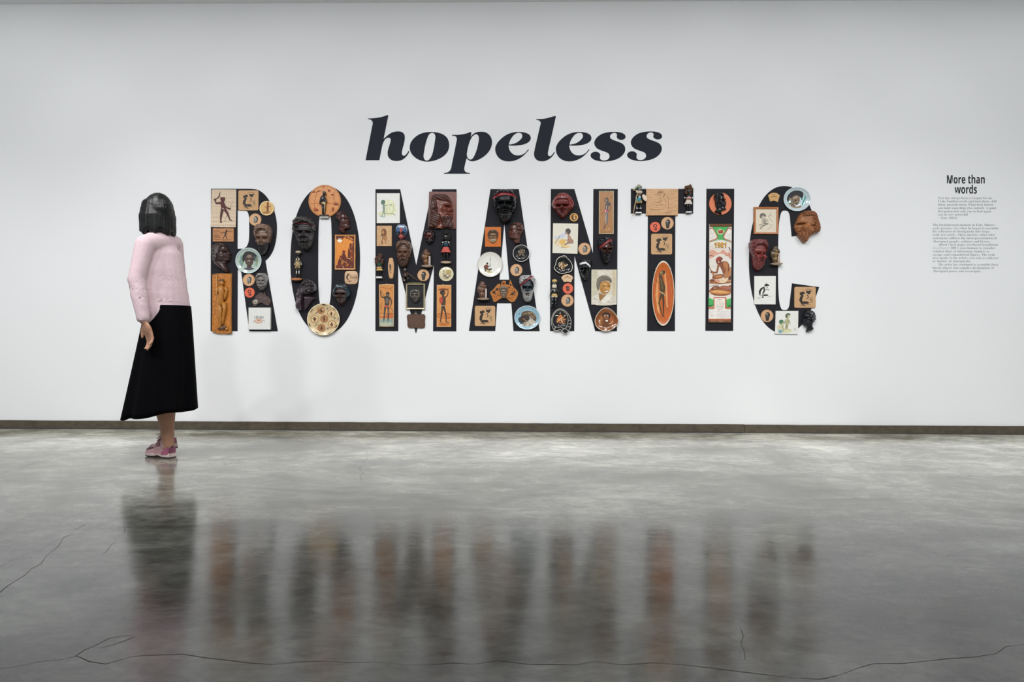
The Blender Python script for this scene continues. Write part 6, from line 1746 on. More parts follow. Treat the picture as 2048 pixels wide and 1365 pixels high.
for s in (-1, 1): q.tube([(170 + 20 * s + 20, 705, 7.5, .5), (186 + 24 * s, 703, 8.0, .5), (180 + 34 * s, 706, 7.4, .5)], mat('#aeb4bd', .5), 5)
q.done('body_paint')
# 64 portrait
it = It('portrait', 'framed cream portrait of a smiling grey haired woman, right stem of the N', 'picture', n2, 985, 440)
q = it.m(); q.box(790, 164, 1183, 714, 0, 1.8, mat('#d3cbb8', .6, 'plain', var=.06)); q.done('panel')
frame(it, 783, 157, 1190, 721, 11, 2.2, mat('#e2dcca', .45, var=.05))
it.prt([('#c4c0a6', 'p', [(800, 172), (880, 172), (880, 700), (800, 700)]), ('#cdbfa0', 'p', [(1120, 172), (1175, 172), (1175, 600), (1120, 560)]), ('#d8d0c0', 'b', [(880, 180), (1000, 175), (1080, 185), (1040, 240), (900, 250)]), ('#cfc9bb', 'b', [(800, 600), (880, 540), (960, 520), (1060, 540), (1150, 590), (1178, 640), (1178, 708), (800, 708)]), ('#e3ded2', 'b', [(940, 660), (1050, 560), (1120, 580), (1060, 650), (980, 700)]), ('#d9d4c6', 'b', [(805, 610), (870, 560), (910, 640), (880, 690), (810, 690)]), ('#6d6656', 'l', [(815, 620), (860, 640), (890, 650)], 7), ('#8f8a78', 'l', [(905, 550), (915, 650), (925, 680)], 6), ('#97703f', 'b', [(910, 530), (960, 560), (1020, 560), (980, 610), (930, 660), (910, 610)]),
        ('#6a6357', 'b', [(865, 380), (880, 310), (930, 265), (1000, 250), (1070, 275), (1110, 330), (1100, 380), (1060, 340), (960, 350), (920, 410), (910, 470), (890, 500), (868, 440)]), ('#8f877a', 'l', [(885, 400), (900, 330), (950, 280)], 12), ('#8f877a', 'l', [(960, 270), (1030, 270), (1080, 310)], 11), ('#5a4c3a', 'l', [(980, 330), (1050, 320), (1095, 350)], 14), ('#7b7264', 'l', [(875, 440), (890, 490)], 12), ('#847c70', 'l', [(920, 300), (980, 320), (1040, 300)], 9),
        ('#b5823f', 'b', [(918, 440), (935, 370), (1000, 345), (1070, 360), (1090, 430), (1075, 490), (1030, 545), (970, 550), (930, 510)]), ('#d3a562', 'b', [(960, 390), (1030, 380), (1040, 400), (975, 410)]), ('#cd9c58', 'e', 1055, 470, 22, 22), ('#a87338', 'e', 950, 480, 18, 28), ('#d6aa6c', 'e', 1018, 452, 14, 16), ('#3d2c1c', 'l', [(965, 425), (990, 418), (1005, 428)], 8), ('#3d2c1c', 'l', [(1045, 432), (1070, 425), (1085, 435)], 8), ('#5a4026', 'l', [(960, 408), (1000, 406)], 5), ('#5a4026', 'l', [(1045, 412), (1088, 412)], 5), ('#7d5228', 'l', [(1000, 470), (1018, 476), (1038, 470)], 6), ('#7a3a2a', 'b', [(985, 510), (1020, 500), (1062, 488), (1055, 515), (1020, 532)]), ('#ece4d6', 'b', [(992, 511), (1022, 503), (1056, 495), (1048, 511), (1020, 521)]), ('#8a5f30', 'l', [(940, 500), (960, 535), (1000, 548)], 6), ('#c99c5c', 'e', 895, 490, 8, 14)], 1.8)
it.pin(985, 150, z=2.0, r=.6)
# 65 dish with a handle
out65 = cr([(490, 155), (600, 185), (720, 270), (820, 400), (890, 540), (915, 660), (905, 800), (870, 940), (810, 1020), (780, 1080), (690, 1125), (610, 1085), (560, 1025), (490, 980), (410, 1010), (280, 1010), (210, 920), (165, 800), (145, 660), (165, 500), (215, 360), (300, 250), (390, 180)], n=3)
in65 = cr([(490, 200), (600, 235), (700, 330), (770, 430), (795, 560), (790, 680), (760, 800), (715, 900), (640, 945), (590, 920), (520, 870), (400, 880), (290, 860), (225, 780), (195, 660), (200, 520), (240, 400), (310, 290), (400, 225)], n=3)
it = It('black_dish', 'black freeform dish with white outlines and an orange scene, foot of the N', 'dish', d65, 530, 640)
q = it.m(); bl = mat('#141215', .12, 'plain', coat=.6)
q.rings([(shaped(out65, 530, 640)(.75), 0), (out65, 5.0)], bl, cap=False, smooth=True)
ia = shaped(in65, 500, 560)
q.flat([out65, in65], 5.0, bl)
q.rings([(in65[::-1], 5.0), (ia(.9)[::-1], 2.6), (ia(.78)[::-1], 1.6)], bl, cap=False, smooth=True)
q.flat([ia(.79)], 1.6, bl)
q.done('dish')
q = it.m(); wl = mat('#e6e2d8', .35, var=.04)
for lp in (out65, in65):
    q.tube([(x, y, 5.05, .42) for x, y in lp + lp[:1]], wl, 5)
for a in ([(815, 625), (850, 600), (905, 600)], [(800, 760), (850, 740), (905, 735)], [(780, 870), (830, 850), (880, 880)], [(300, 870), (285, 930), (265, 1000)], [(710, 940), (760, 980), (800, 1015)], [(560, 1025), (600, 960), (640, 945)], [(410, 1010), (430, 985), (500, 975), (560, 1025)]):
    q.tube([(x, y, 5.1, .45) for x, y in a], wl, 5)
q.done('white_lines')
rnd = random.Random(41)
it.prt([('#7a3f1a', 'b', [(330, 600), (400, 480), (500, 380), (590, 430), (680, 560), (700, 680), (600, 740), (430, 720), (340, 680)]), ('#d98a45', 'b', [(400, 520), (500, 400), (570, 440), (540, 560), (430, 640), (370, 640)]), ('#c2502c', 'l', [(430, 530), (500, 470), (540, 440)], 40), ('#e6b878', 'l', [(370, 680), (440, 630), (520, 560)], 34), ('#eacb9a', 'l', [(480, 720), (560, 640), (590, 560)], 26)] + [(rnd.choice(['#e0b27a', '#b06a34', '#d9c3a0', '#4a2814', '#8fa0a0', '#c98a50']), 'l', [(540 + rnd.gauss(0, 80), 600 + rnd.gauss(0, 70)), (540 + rnd.gauss(0, 100), 600 + rnd.gauss(0, 70))], rnd.uniform(10, 22)) for _ in range(16)] + [('#d9d2c0', 'l', [(310, 425), (420, 420)], 26), ('#d9d2c0', 'l', [(650, 420), (710, 420)], 22), ('#c9c2b0', 'l', [(560, 748), (740, 748)], 16), ('#6d6a3c', 'e', 490, 240, 60, 26), ('#b9a08c', 'e', 490, 330, 26, 34)] + [('#b9b6c4', 'e', 430 + 60 * i, 800 + 12 * (i % 2), 24, 13) for i in range(5)], 1.62)
it.pin(572, 165, z=4.8, r=.5)
# 66 egg-shaped dish
it = It('brown_dish', 'brown egg shaped dish painted with a kneeling dark haired child, right foot of the N', 'dish', n2, 1028, 960)
eg = cr([(1025, 772), (1090, 795), (1150, 850), (1195, 920), (1215, 985), (1195, 1050), (1140, 1105), (1080, 1138), (1015, 1150), (950, 1138), (885, 1100), (845, 1040), (838, 970), (860, 900), (910, 830), (965, 785)], n=3)
plate(it, 190, 190, BOWL, mat('#8a5028', .18, 'plain', coat=.5, var=.25), ([(.955, 4.6), (.985, 5.05), (1.015, 4.5)], mat('#d8cbb4', .3, var=.05)), shape=shaped(eg, 1028, 960))
it.prt([('#9c6230', 'b', [(890, 960), (930, 870), (1000, 830), (960, 960), (940, 1060)]), ('#a2552a', 'b', [(1090, 860), (1140, 920), (1160, 1000), (1110, 1040), (1080, 960)]), ('#b98a52', 'b', [(915, 1060), (1010, 1095), (1110, 1060), (1060, 1105), (970, 1100)]), ('#20120c', 'b', [(955, 900), (960, 830), (1000, 800), (1060, 805), (1088, 850), (1090, 920), (1070, 950), (1060, 890), (985, 890), (970, 930)]), ('#7a4724', 'b', [(975, 890), (1000, 875), (1050, 880), (1062, 915), (1040, 945), (1000, 945), (975, 925)]), ('#e6d9c4', 'e', 1003, 900, 11, 12), ('#e6d9c4', 'e', 1043, 898, 11, 12), ('#20120c', 'e', 1005, 902, 6, 8), ('#20120c', 'e', 1041, 900, 6, 8), ('#c27a4a', 'e', 1030, 935, 12, 6), ('#6a3c1e', 'b', [(985, 950), (1060, 950), (1075, 1010), (1020, 1035), (970, 1020)]), ('#7d4a26', 't', [(975, 975, 18), (960, 1005, 16), (990, 1015, 14)]), ('#e9e1d0', 'p', [(1010, 965), (1050, 965), (1048, 992), (1012, 990)]), ('#6d4020', 'b', [(930, 1065), (980, 1040), (1060, 1030), (1085, 1050), (1050, 1085), (960, 1092)]), ('#3d2210', 'l', [(950, 1075), (1020, 1065), (1075, 1050)], 5), ('#e9e1d0', 'e', 905, 980, 20, 18), ('#e9e1d0', 'e', 908, 1020, 18, 13), ('#5a3a22', 'l', [(890, 995), (925, 998)], 6), ('#dcc9a2', 't', [(1060, 1030, 6), (1100, 1020, 9), (1130, 985, 10)])], 1.3)

# ================================================================== objects on the letter T
# 67 spear-bearing doll
def shelf(it, x0, x1, y):
    q = it.m(); q.box(x0, y, x1, y + 36, 0, 8.5, mat('#ecebe8', .4, var=.03), .3); q.done('shelf')
    q = it.m(); q.poly([[(x0 + 12, y + 36), (x1 - 8, y + 36), (x1 - 12, y + 62), (x0 + 22, y + 62)]], 0, 4.5, mat('#4a4c4e', .5)); q.done('shelf_bracket')
it = It('doll', 'doll in a blue sash with spear and shield, left end of the T', 'doll', m67, 360, 600)
bx = mat('#15171b', .28, 'plain', coat=.4)
q = it.m()
q.ball(385, 300, 5, 6.0, 6.4, 5.2, bx); q.tube([(375, 420, 5, 5), (372, 480, 5, 5.8), (370, 640, 5, 5.0)], bx, 12)
for s in (-1, 1):
    q.tube([(368 + 62 * s, 760, 5, 3.1), (366 + 60 * s, 900, 5, 2.6), (362 + 62 * s, 1030, 5, 2.4)], bx, 9)
q.tube([(300, 440, 5, 2.4), (255, 520, 5.6, 2.0), (250, 640, 7.6, 1.9)], bx, 8); q.tube([(450, 450, 5, 2.4), (500, 540, 5.5, 2.0), (470, 640, 7, 1.8)], bx, 8)
q.done('body')
q = it.m(); rnd = random.Random(2)
for i in range(22):
    a, b = rnd.uniform(0, 6.28), rnd.uniform(.1, 1)
    q.ball(360 + 85 * b * math.cos(a), 190 + 62 * b * math.sin(a), 6 + rnd.uniform(-1.5, 1.5), 2.6, 2.4, 2.4, mat(rnd.choice(['#7d8a76', '#b9b49c', '#9c9a86']), .85, 'hair'), 7, 5, .15)
q.ball(210, 280, 6, 3.2, 1.2, 1.2, mat('#b9a67c', .8, 'hair')); q.ball(330, 235, 8.6, 3.2, 2.6, 2.2, mat('#2c5a44', .8, 'hair'))
q.done('hair')
q = it.m(); q.ball(385, 365, 7.6, 6.2, 3.6, 4.2, mat('#cfbda6', .85, 'hair'), bump=.1); q.ball(300, 340, 7.4, 2.4, 3.2, 2.6, mat('#cfbda6', .85, 'hair'), bump=.1); q.done('beard')
q = it.m(); q.ball(398, 245, 9.8, 2.2, .8, .5, mat('#d6d6d2', .4)); q.tube([(320, 466, 9.5, .6), (372, 472, 11, .6), (430, 466, 9.5, .6)], mat('#b9a47c', .5), 5); q.ball(385, 545, 10.4, 2.6, 2.8, .8, mat('#b9c2c8', .5))
for s in (-1, 1): q.tube([(366 + 58 * s - 36, 912, 7.4, .7), (366 + 58 * s, 910, 8, .7), (366 + 58 * s + 36, 912, 7.4, .7)], mat('#dededa', .5), 5)
q.done('body_paint')
q = it.m(); q.tube([(300, 640, 6, 3), (360, 610, 7, 6.0), (430, 640, 6, 3)], mat('#3d8f9c', .7), 10); q.tube([(280, 640, 8.5, 1.4), (360, 655, 10.6, 2.2), (440, 640, 8.5, 1.4)], mat('#3f97a6', .7), 8); q.done('sash', 'turquoise sash')
q = it.m()
for i in range(9): q.tube([(285 + i * 22, 665, 9.4, 1.3), (280 + i * 23, 730 + 18 * (i % 2), 9.2, .9)], mat(('#b08448', '#cdbb94', '#8a6a3a')[i % 3], .8, 'hair'), 5)
q.done('skirt')
q = it.m(); q.ball(560, 555, 8.5, 4.2, 7.6, 1.1, mat('#e2cdb6', .5, 'wood'), 16, 10, rot=.48); q.done('shield')
q = it.m(); q.tube([(312, 380, 10, .8), (245, 700, 10, .8), (160, 1170, 9, .75)], mat('#d9b994', .5, 'wood'), 6); q.done('spear')
shelf(it, 258, 462, 1040)
# 68 large wooden plaque
it = It('wooden_plaque', 'large pale wooden plaque with a burnt drawing of a stooping man, crossbar of the T', 'plaque', t1, 672, 405)
quad_board(it, [(380, 168), (962, 168), (960, 652), (378, 652)], 3.0, mat('#c79a6c', .45, 'woodh', var=.08))
bn = '#8a5a32'
it.prt([(bn, 'l', [(590, 290), (585, 250), (610, 215), (650, 205), (690, 220), (705, 255)], 7), (bn, 'l', [(600, 270), (630, 280), (640, 310), (615, 320)], 5), ('#6d4222', 'e', 640, 240, 34, 22), ('#c79a6c', 'e', 640, 246, 24, 14), (bn, 'l', [(600, 235), (625, 255), (650, 235), (680, 245)], 6), ('#6d4222', 't', [(725, 265, 8), (700, 300, 14), (680, 330, 6)]), (bn, 'l', [(705, 255), (750, 275), (775, 320), (780, 400), (785, 480), (780, 540)], 6), (bn, 'l', [(715, 350), (735, 400), (740, 440)], 6), (bn, 'l', [(640, 340), (630, 390), (610, 420), (560, 412)], 6), (bn, 'l', [(660, 330), (650, 400), (610, 420)], 5), (bn, 'l', [(550, 460), (600, 470), (650, 458), (690, 450)], 6), (bn, 'l', [(450, 550), (560, 552), (700, 545)], 6), (bn, 'l', [(800, 522), (880, 518)], 5), (bn, 'l', [(720, 590), (780, 600), (840, 585)], 6), (bn, 'l', [(400, 590), (400, 620), (430, 635)], 5)], 3.0)
# 69 doll with brown hair
it = It('doll', 'brown haired doll in a cream skirt on a shelf, right end of T', 'doll', m69, 350, 600)
doll(it, 352, 120, 1010, 108, '#16171c', '#54341f', (130, 160), '#d6c9bf', '#1c2634')
q = it.m(); q.tube([(268, 575, 7.5, 1.5), (350, 560, 11.5, 2.6), (440, 575, 7.5, 1.5)], mat('#dba89c', .75), 8); q.done('waistband')
q = it.m(); q.ball(215, 555, 8, 1.1, 1.4, 1.1, mat('#e0ded9', .5)); q.ball(482, 555, 8, 1.1, 1.4, 1.1, mat('#e0ded9', .5)); q.done('cuffs')
shelf(it, 270, 462, 1018)
# 73 oval dish
it = It('oval_dish', 'long orange oval dish with a thin standing figure, stem of the letter T', 'dish', t2, 645, 660)
plate(it, 189, 552, [(.7, 0), (.78, .6), (.97, 3.6), (1, 4.1), (.97, 4.2), (.93, 3.6), (.8, 1.7), (.68, 1.2), (.3, 1.1), (.02, 1.1)], mat('#c8682f', .18, 'wood', coat=.5), ([(.955, 4.1), (.985, 4.45), (1.01, 4.0)], mat('#d9cdb8', .3, var=.05)))
oA = '#dd9a5c'
it.prt([(oA, 't', [(560, 330, 10), (540, 700, 50), (580, 1040, 30)]), (oA, 't', [(660, 150, 10), (690, 400, 40), (720, 900, 26)]), ('#d0551f', 't', [(610, 170, 12), (620, 200, 30), (600, 215, 10)]), ('#e3ae74', 't', [(560, 900, 10), (570, 1050, 60), (600, 1120, 30)]), ('#c2562a', 't', [(700, 330, 14), (745, 600, 50), (740, 950, 14)]),
        ('#3a2814', 'b', [(560, 290), (575, 245), (620, 232), (670, 245), (682, 300), (660, 340), (640, 330), (600, 320), (575, 330)]), ('#7a6238', 'b', [(590, 290), (630, 270), (650, 300), (635, 340), (600, 345)]), ('#a89668', 'l', [(600, 300), (625, 310)], 12), ('#4a3618', 'b', [(580, 340), (625, 350), (650, 450), (680, 570), (670, 640), (600, 630), (588, 520), (582, 430)]), ('#7d6430', 'l', [(610, 400), (625, 500), (640, 590)], 12), ('#3a2814', 'l', [(625, 400), (665, 500), (682, 570), (665, 620)], 10), ('#4a3618', 'l', [(545, 370), (540, 430), (560, 480)], 8), ('#b0a47c', 'l', [(585, 625), (630, 650), (680, 690)], 20), ('#4a3d20', 'l', [(590, 650), (640, 680), (695, 660)], 9), ('#4a3618', 't', [(620, 680, 38), (590, 770, 30), (578, 830, 22), (600, 900, 20), (640, 1040, 14), (650, 1110, 8)]), ('#3a2814', 't', [(645, 690, 36), (655, 800, 28), (655, 930, 20), (660, 1040, 14), (668, 1120, 10)]), ('#6a3f1c', 'l', [(668, 810), (700, 890), (760, 1010)], 5), ('#c4b09a', 'b', [(560, 1130), (640, 1120), (740, 1120), (720, 1165), (650, 1190), (590, 1170)]), ('#e0d9cc', 'l', [(590, 1150), (640, 1160), (700, 1150)], 10)], 1.25)
for p in ((510, 235), (775, 228), (552, 1160), (728, 1165)):
    it.pin(*p, z=4.2, r=.6)

# ================================================================== objects on the letter I
# 74 orange disc with a black profile
it = It('orange_disc', 'orange round plaque with a glossy black profile facing right, top of the letter I', 'disc', i1, 458, 345)
round_board(it, 204, 1.8, mat('#dc7a4e', .5, 'plain', var=.08), .4)
profile(None, 'black profile', i1, (325, 142, 578, 548),
        [(0, .3, .55), (.07, .12, .68), (.15, .03, .78), (.25, .02, .82), (.31, .04, .92), (.35, .07, .86), (.42, .10, .9), (.46, .12, .98), (.5, .13, .9), (.56, .14, .95), (.62, .15, .9), (.69, .2, .86), (.75, .22, .96), (.79, .2, .9), (.83, .1, .64), (.9, .1, .6), (.96, .4, .6), (1, .5, .6)],
        '#121217', '#131318', lambda x, y: y < .14 or x < .45 and y < .5, ear(.36, .47) + [(.7, .38, .12, .03, -.06), (.68, .32, .1, .03, .06), (.6, .52, .1, .06, .05)], rough=.14, it=it, z0=1.6, dp=.26, cell=.16)
# 75 calendar towel
it = It('calendar_towel', 'printed linen calendar towel dated 1981 with a seated carver, stem of the letter I', 'towel', i1, 458, 1250)
def use(c): it.ox, it.oy, it.k = c
lin_m = mat('#e4ddd4', .85, 'plain', var=.05)
quad_board(it, [(256, 712), (666, 712), (652, 2510), (258, 2510)], 1.0, lin_m, 'linen')
grn, red_, oli = '#45ae5c', '#b8523a', '#7a6a38'
use(w1)
it.prt([(grn, 'p', [(240, 240), (790, 240), (760, 330), (610, 600), (700, 690), (430, 690), (430, 610), (290, 330)]), ('#5ab86c', 'l', [(150, 760), (430, 680), (520, 672), (620, 680), (880, 770)], 22), ('#e9dfc8', 'b', [(142, 330), (240, 310), (380, 600), (142, 710)]), (red_, 'l', [(145, 318), (248, 290), (285, 330), (415, 610), (300, 675), (140, 735)], 26), (oli, 'l', [(142, 285), (248, 262), (300, 330), (436, 618), (300, 705), (138, 762)], 12), ('#ece6dc', 'p', [(142, 345), (235, 322), (375, 600), (142, 700)]),
        (red_, 'l', [(900, 318), (792, 290), (755, 330), (625, 610), (740, 675), (900, 735)], 26), (oli, 'l', [(900, 285), (792, 262), (735, 330), (600, 618), (740, 705), (900, 770)], 12), ('#ece6dc', 'p', [(898, 345), (805, 322), (662, 600), (898, 700)]), ('#8a90a4', 'dots', [(170 + 34 * i + 6 * j, 410 + 46 * j - 8 * i, 9) for j in range(6) for i in range(min(3, 1 + j) + 1)]), ('#8a90a4', 'dots', [(740 + 36 * i, 440 + 44 * j + 10 * i, 9) for j in range(5) for i in range(4) if 740 + 36 * i > 820 - 40 * j]),
        ('#f0d9a6', 'b', [(400, 390), (450, 340), (500, 310), (560, 330), (640, 370), (650, 420), (600, 470), (540, 500), (450, 480)])] + [('#2c4a22', 'l', [(525 + 90 * math.cos(a), 400 + 75 * math.sin(a)), (525 + 128 * math.cos(a), 400 + 105 * math.sin(a))], 12) for a in (.5, 1.0, 2.1, 2.7, 3.4, 5.6)] + [('#8c3a26', 'e', 525, 400, 90, 62), ('#b8614a', 'e', 505, 390, 40, 28), ('#6a2418', 'l', [(450, 420), (520, 440), (600, 420)], 10)], 1.0, 'printed_top', clip=(142, 900))
use(w1)
hill = '#dba893'
it.prt([(hill, 'b', [(150, 1040), (240, 1000), (330, 1030), (440, 1110), (500, 1100), (600, 1000), (690, 1060), (740, 1100), (850, 1070), (890, 1130), (890, 1340), (760, 1230), (620, 1180), (500, 1160), (330, 1240), (150, 1330)]), ('#f3e6dc', 'l', [(140, 1060), (200, 1010), (290, 1010), (380, 1060), (450, 1105), (520, 1060), (600, 990), (670, 1040), (740, 1095), (840, 1065)], 26), ('#9a5d4e', 'l', [(150, 1030), (240, 980), (340, 1000), (450, 1075), (560, 970), (640, 965), (720, 1070), (850, 1040)], 7), ('#b06a58', 'l', [(170, 930), (220, 905), (250, 950)], 10), ('#b5705c', 'l', [(205, 1110), (240, 1160), (230, 1210)], 9), ('#b5705c', 'l', [(270, 1100), (320, 1120), (340, 1160)], 9), ('#a85f4e', 'l', [(550, 1130), (600, 1060), (640, 1130)], 9), ('#8c4a3c', 'l', [(660, 1190), (690, 1150), (720, 1190), (690, 1250)], 12), ('#8c4a3c', 'l', [(780, 1180), (830, 1160), (820, 1250)], 12), ('#5a2a1e', 't', [(815, 940, 34), (850, 1030, 26), (895, 1090, 18)]), ('#c98a76', 'l', [(160, 1250), (240, 1230), (300, 1260)], 8), ('#c98a76', 'l', [(740, 1260), (820, 1300), (880, 1350)], 8)], 1.0, 'printed_hills', clip=(140, 897))
use(w2)
bs, bs2, bs3 = '#8e5230', '#b87a4c', '#5a2f1e'
it.prt([('#c98a74', 'l', [(130, 40), (200, 20), (260, 60)], 22), ('#c98a74', 'l', [(620, 30), (700, 20), (780, 90)], 22), ('#a9bcc4', 'lines', [(180, 325, 320, 318), (215, 355, 330, 350), (200, 385, 330, 382)], 7), (bs3, 'l', [(115, 350), (160, 440), (200, 520)], 22), ('#c98f5e', 'l', [(120, 300), (160, 440)], 9),
        (bs3, 'b', [(720, 600), (790, 640), (790, 760), (680, 760)]), (bs2, 'b', [(760, 380), (792, 390), (792, 600), (730, 680), (640, 720), (560, 720), (660, 600)]), (bs, 'b', [(480, 230), (540, 200), (640, 200), (710, 260), (740, 370), (720, 500), (640, 560), (560, 600), (520, 500), (470, 400), (430, 330)]), (bs2, 'b', [(560, 220), (640, 215), (690, 280), (680, 400), (600, 420), (560, 350)]), (bs3, 'l', [(530, 260), (540, 380), (500, 420), (560, 580)], 14), (bs2, 't', [(640, 330, 90), (660, 470, 80), (620, 590, 56), (480, 710, 40)]), (bs3, 'l', [(600, 330), (620, 440), (600, 560), (470, 700)], 8), (bs3, 'l', [(715, 280), (725, 420), (660, 590), (570, 690)], 8),
        ('#6d3a26', 'b', [(320, 160), (360, 90), (430, 55), (500, 80), (540, 130), (500, 160), (490, 230), (460, 300), (410, 300), (350, 260)]), ('#a03a2c', 'b', [(330, 150), (370, 90), (440, 65), (490, 100), (430, 160), (350, 200)]), ('#c98f78', 'e', 410, 225, 36, 30, .5), (bs3, 'l', [(350, 250), (400, 290), (470, 250)], 12), (bs, 't', [(410, 300, 70), (385, 400, 60), (365, 520, 54)]), (bs, 't', [(365, 545, 56), (280, 545, 46), (180, 530, 64)]), (bs2, 'l', [(400, 340), (375, 440)], 16), (bs3, 'l', [(160, 500), (220, 495), (250, 540)], 10),
        (bs, 'b', [(220, 720), (230, 650), (300, 610), (420, 600), (540, 605), (600, 640), (520, 700), (400, 740), (280, 750)]), (bs2, 'b', [(280, 660), (400, 620), (520, 630), (500, 690), (360, 700)]), (bs3, 'l', [(290, 640), (400, 600), (540, 600)], 9), ('#b9773e', 'l', [(225, 545), (290, 650), (370, 770)], 34), (bs3, 'l', [(205, 560), (270, 665), (340, 750)], 7),
        ('#7a4426', 'b', [(130, 800), (180, 750), (300, 770), (340, 830), (200, 840)]), (bs2, 'p', [(110, 850), (330, 810), (790, 780), (790, 870), (400, 900), (110, 880)]), (bs3, 'l', [(110, 842), (300, 845), (420, 875), (790, 840)], 9), ('#e3c7a4', 'b', [(280, 780), (350, 750), (440, 730), (560, 725), (710, 710), (680, 790), (600, 860), (480, 870), (380, 850), (330, 810)]), ('#d99a80', 'b', [(290, 785), (350, 760), (430, 790), (440, 850), (380, 845)]), (bs3, 'l', [(320, 830), (420, 880), (600, 870), (700, 790)], 10), ('#f0dcc0', 'l', [(450, 750), (560, 745), (620, 790)], 22)], 1.0, 'printed_carver', clip=(112, 790))
it.prt([('#5c6a78', 'l', [(110, 965), (260, 945), (420, 935)], 12), ('#9a5a34', 'b', [(120, 1120), (200, 1010), (300, 950), (420, 970), (560, 940), (700, 950), (790, 920), (792, 1160), (720, 1220), (520, 1250), (280, 1240), (180, 1180)]), ('#6d4028', 'b', [(200, 1040), (290, 960), (370, 970), (330, 1060), (240, 1080)]), ('#b07a58', 'b', [(250, 1020), (320, 980), (350, 1010), (290, 1060)]), ('#4a3420', 'l', [(360, 960), (430, 990), (390, 1030)], 18), ('#b06a52', 'b', [(420, 980), (620, 960), (780, 990), (740, 1060), (560, 1060)]), ('#7a3f30', 'l', [(440, 1050), (560, 1010), (660, 1080), (740, 1040)], 12), ('#8a8aa0', 'e', 740, 1020, 30, 16), ('#d99a5a', 'b', [(150, 1130), (300, 1080), (480, 1085), (640, 1110), (780, 1150), (640, 1190), (450, 1190), (260, 1170)]), ('#e9b878', 'l', [(230, 1120), (400, 1110), (600, 1140)], 20), ('#a8622e', 'l', [(200, 1180), (400, 1215), (640, 1200)], 14), (bs3, 'l', [(180, 1195), (400, 1248), (640, 1240), (780, 1190)], 9), ('#c98a5a', 'l', [(115, 1200), (180, 1215)], 8)], 1.0, 'printed_bowl', clip=(112, 790))
use(w3)
cal = '#55606a'
it.prt([(grn, 'p', [(138, 225), (335, 310), (335, 600), (138, 600)]), (grn, 'p', [(1012, 240), (830, 310), (830, 600), (1012, 600)]), ('#b9e0b4', 'l', [(138, 215), (335, 300)], 20), ('#b9e0b4', 'l', [(1012, 225), (830, 300)], 20), ('#d8b98e', 'p', [(138, 585), (335, 560), (335, 610), (138, 620)]), (red_, 'p', [(138, 605), (370, 605), (370, 655), (138, 655)]), (red_, 'p', [(790, 605), (1012, 605), (1012, 655), (790, 655)]), (red_, 'p', [(335, 205), (835, 205), (835, 650), (335, 650)]), ('#efe3d6', 'p', [(368, 245), (785, 245), (785, 672), (368, 672)]), ('#ece6e0', 'p', [(138, 672), (1012, 672), (1012, 1060), (138, 1060)]), ('#5a9a5a', 'l', [(150, 690), (310, 692)], 12), ('#5a9a5a', 'l', [(870, 692), (1005, 692)], 12), ('#6a5a50', 'l', [(530, 298), (620, 296)], 18), ('#a39aa8', 'l', [(475, 696), (665, 694)], 16),
        (cal, 'dots', [(470 + 53 * i, 475 + 50 * j, 11) for i in range(6) for j in range(4)] + [(478, 380, 13), (578, 380, 13)]), ('#8a90a0', 'dots', [(470 + 53 * i, 770 + 50 * j, 10) for i in range(6) for j in range(6)]), ('#8fa0a8', 'dots', [(160 + 54 * i, 770 + 50 * j, 9) for i in range(4) for j in range(5)]), ('#8fa0a8', 'dots', [(800 + 64 * i, 770 + 50 * j, 9) for i in range(4) for j in range(5)]), ('#e0b49a', 'l', [(140, 1060), (1012, 1060)], 14)], 1.0, 'printed_calendar', clip=(138, 1010))
# writing on the towel
q = it.m()
use(w1)
for off, hx, dz in ((.030, '#5a4416', 1.42), (.0, '#e0a018', 1.46)):
    vs, fs = text_geo(sansb('1981'), off)
    a, b = min(v.x for v in vs), max(v.x for v in vs)
    kx = (718 - 302 - 2 * (0 if off else 9)) / (b - a)
    q.raw([q.L(302 + (0 if off else 9) + (v.x - a) * kx, (952 if off else 944) - v.y * 245, dz) for v in vs], fs, mat(hx, .7))
q.done('year_number')
use(w3)
for s_, x0, x1 in (('ART', 146, 312), ('CE', 885, 1005)):
    vs, fs = text_geo(sansb(s_), .0)
    a, b = min(v.x for v in vs), max(v.x for v in vs)
    q = it.m()
    q.raw([q.L(x0 + (v.x - a) * (x1 - x0) / (b - a), 582 - v.y * 105, 1.4) for v in vs], fs, mat('#1d2a22', .7))
    q.done('writing')
q = it.m()
q.tube([(134, 1160, .9, 2.6), (1008, 1160, .9, 2.6)], mat('#8a6248', .8, 'bark'), 10)
q.poly([[(138, 1062), (1010, 1062), (1008, 1130), (138, 1130)]], .2, 1.5, mat('#b2623a', .8, 'patina'))
q.done('lower_hem')
use(w1)
q = it.m(); q.box(150, 130, 905, 238, .2, 1.9, mat('#5c4a24', .8, 'patina'), .3); q.done('upper_hem')
rnd = random.Random(77)
it.prt([('#8c2f2a', 'l', [(165 + i * 62, 165 + rnd.uniform(-14, 14)), (200 + i * 62, 180 + rnd.uniform(-12, 12))], 22) for i in range(12)], 1.9, 'hem_print')
use(i1)

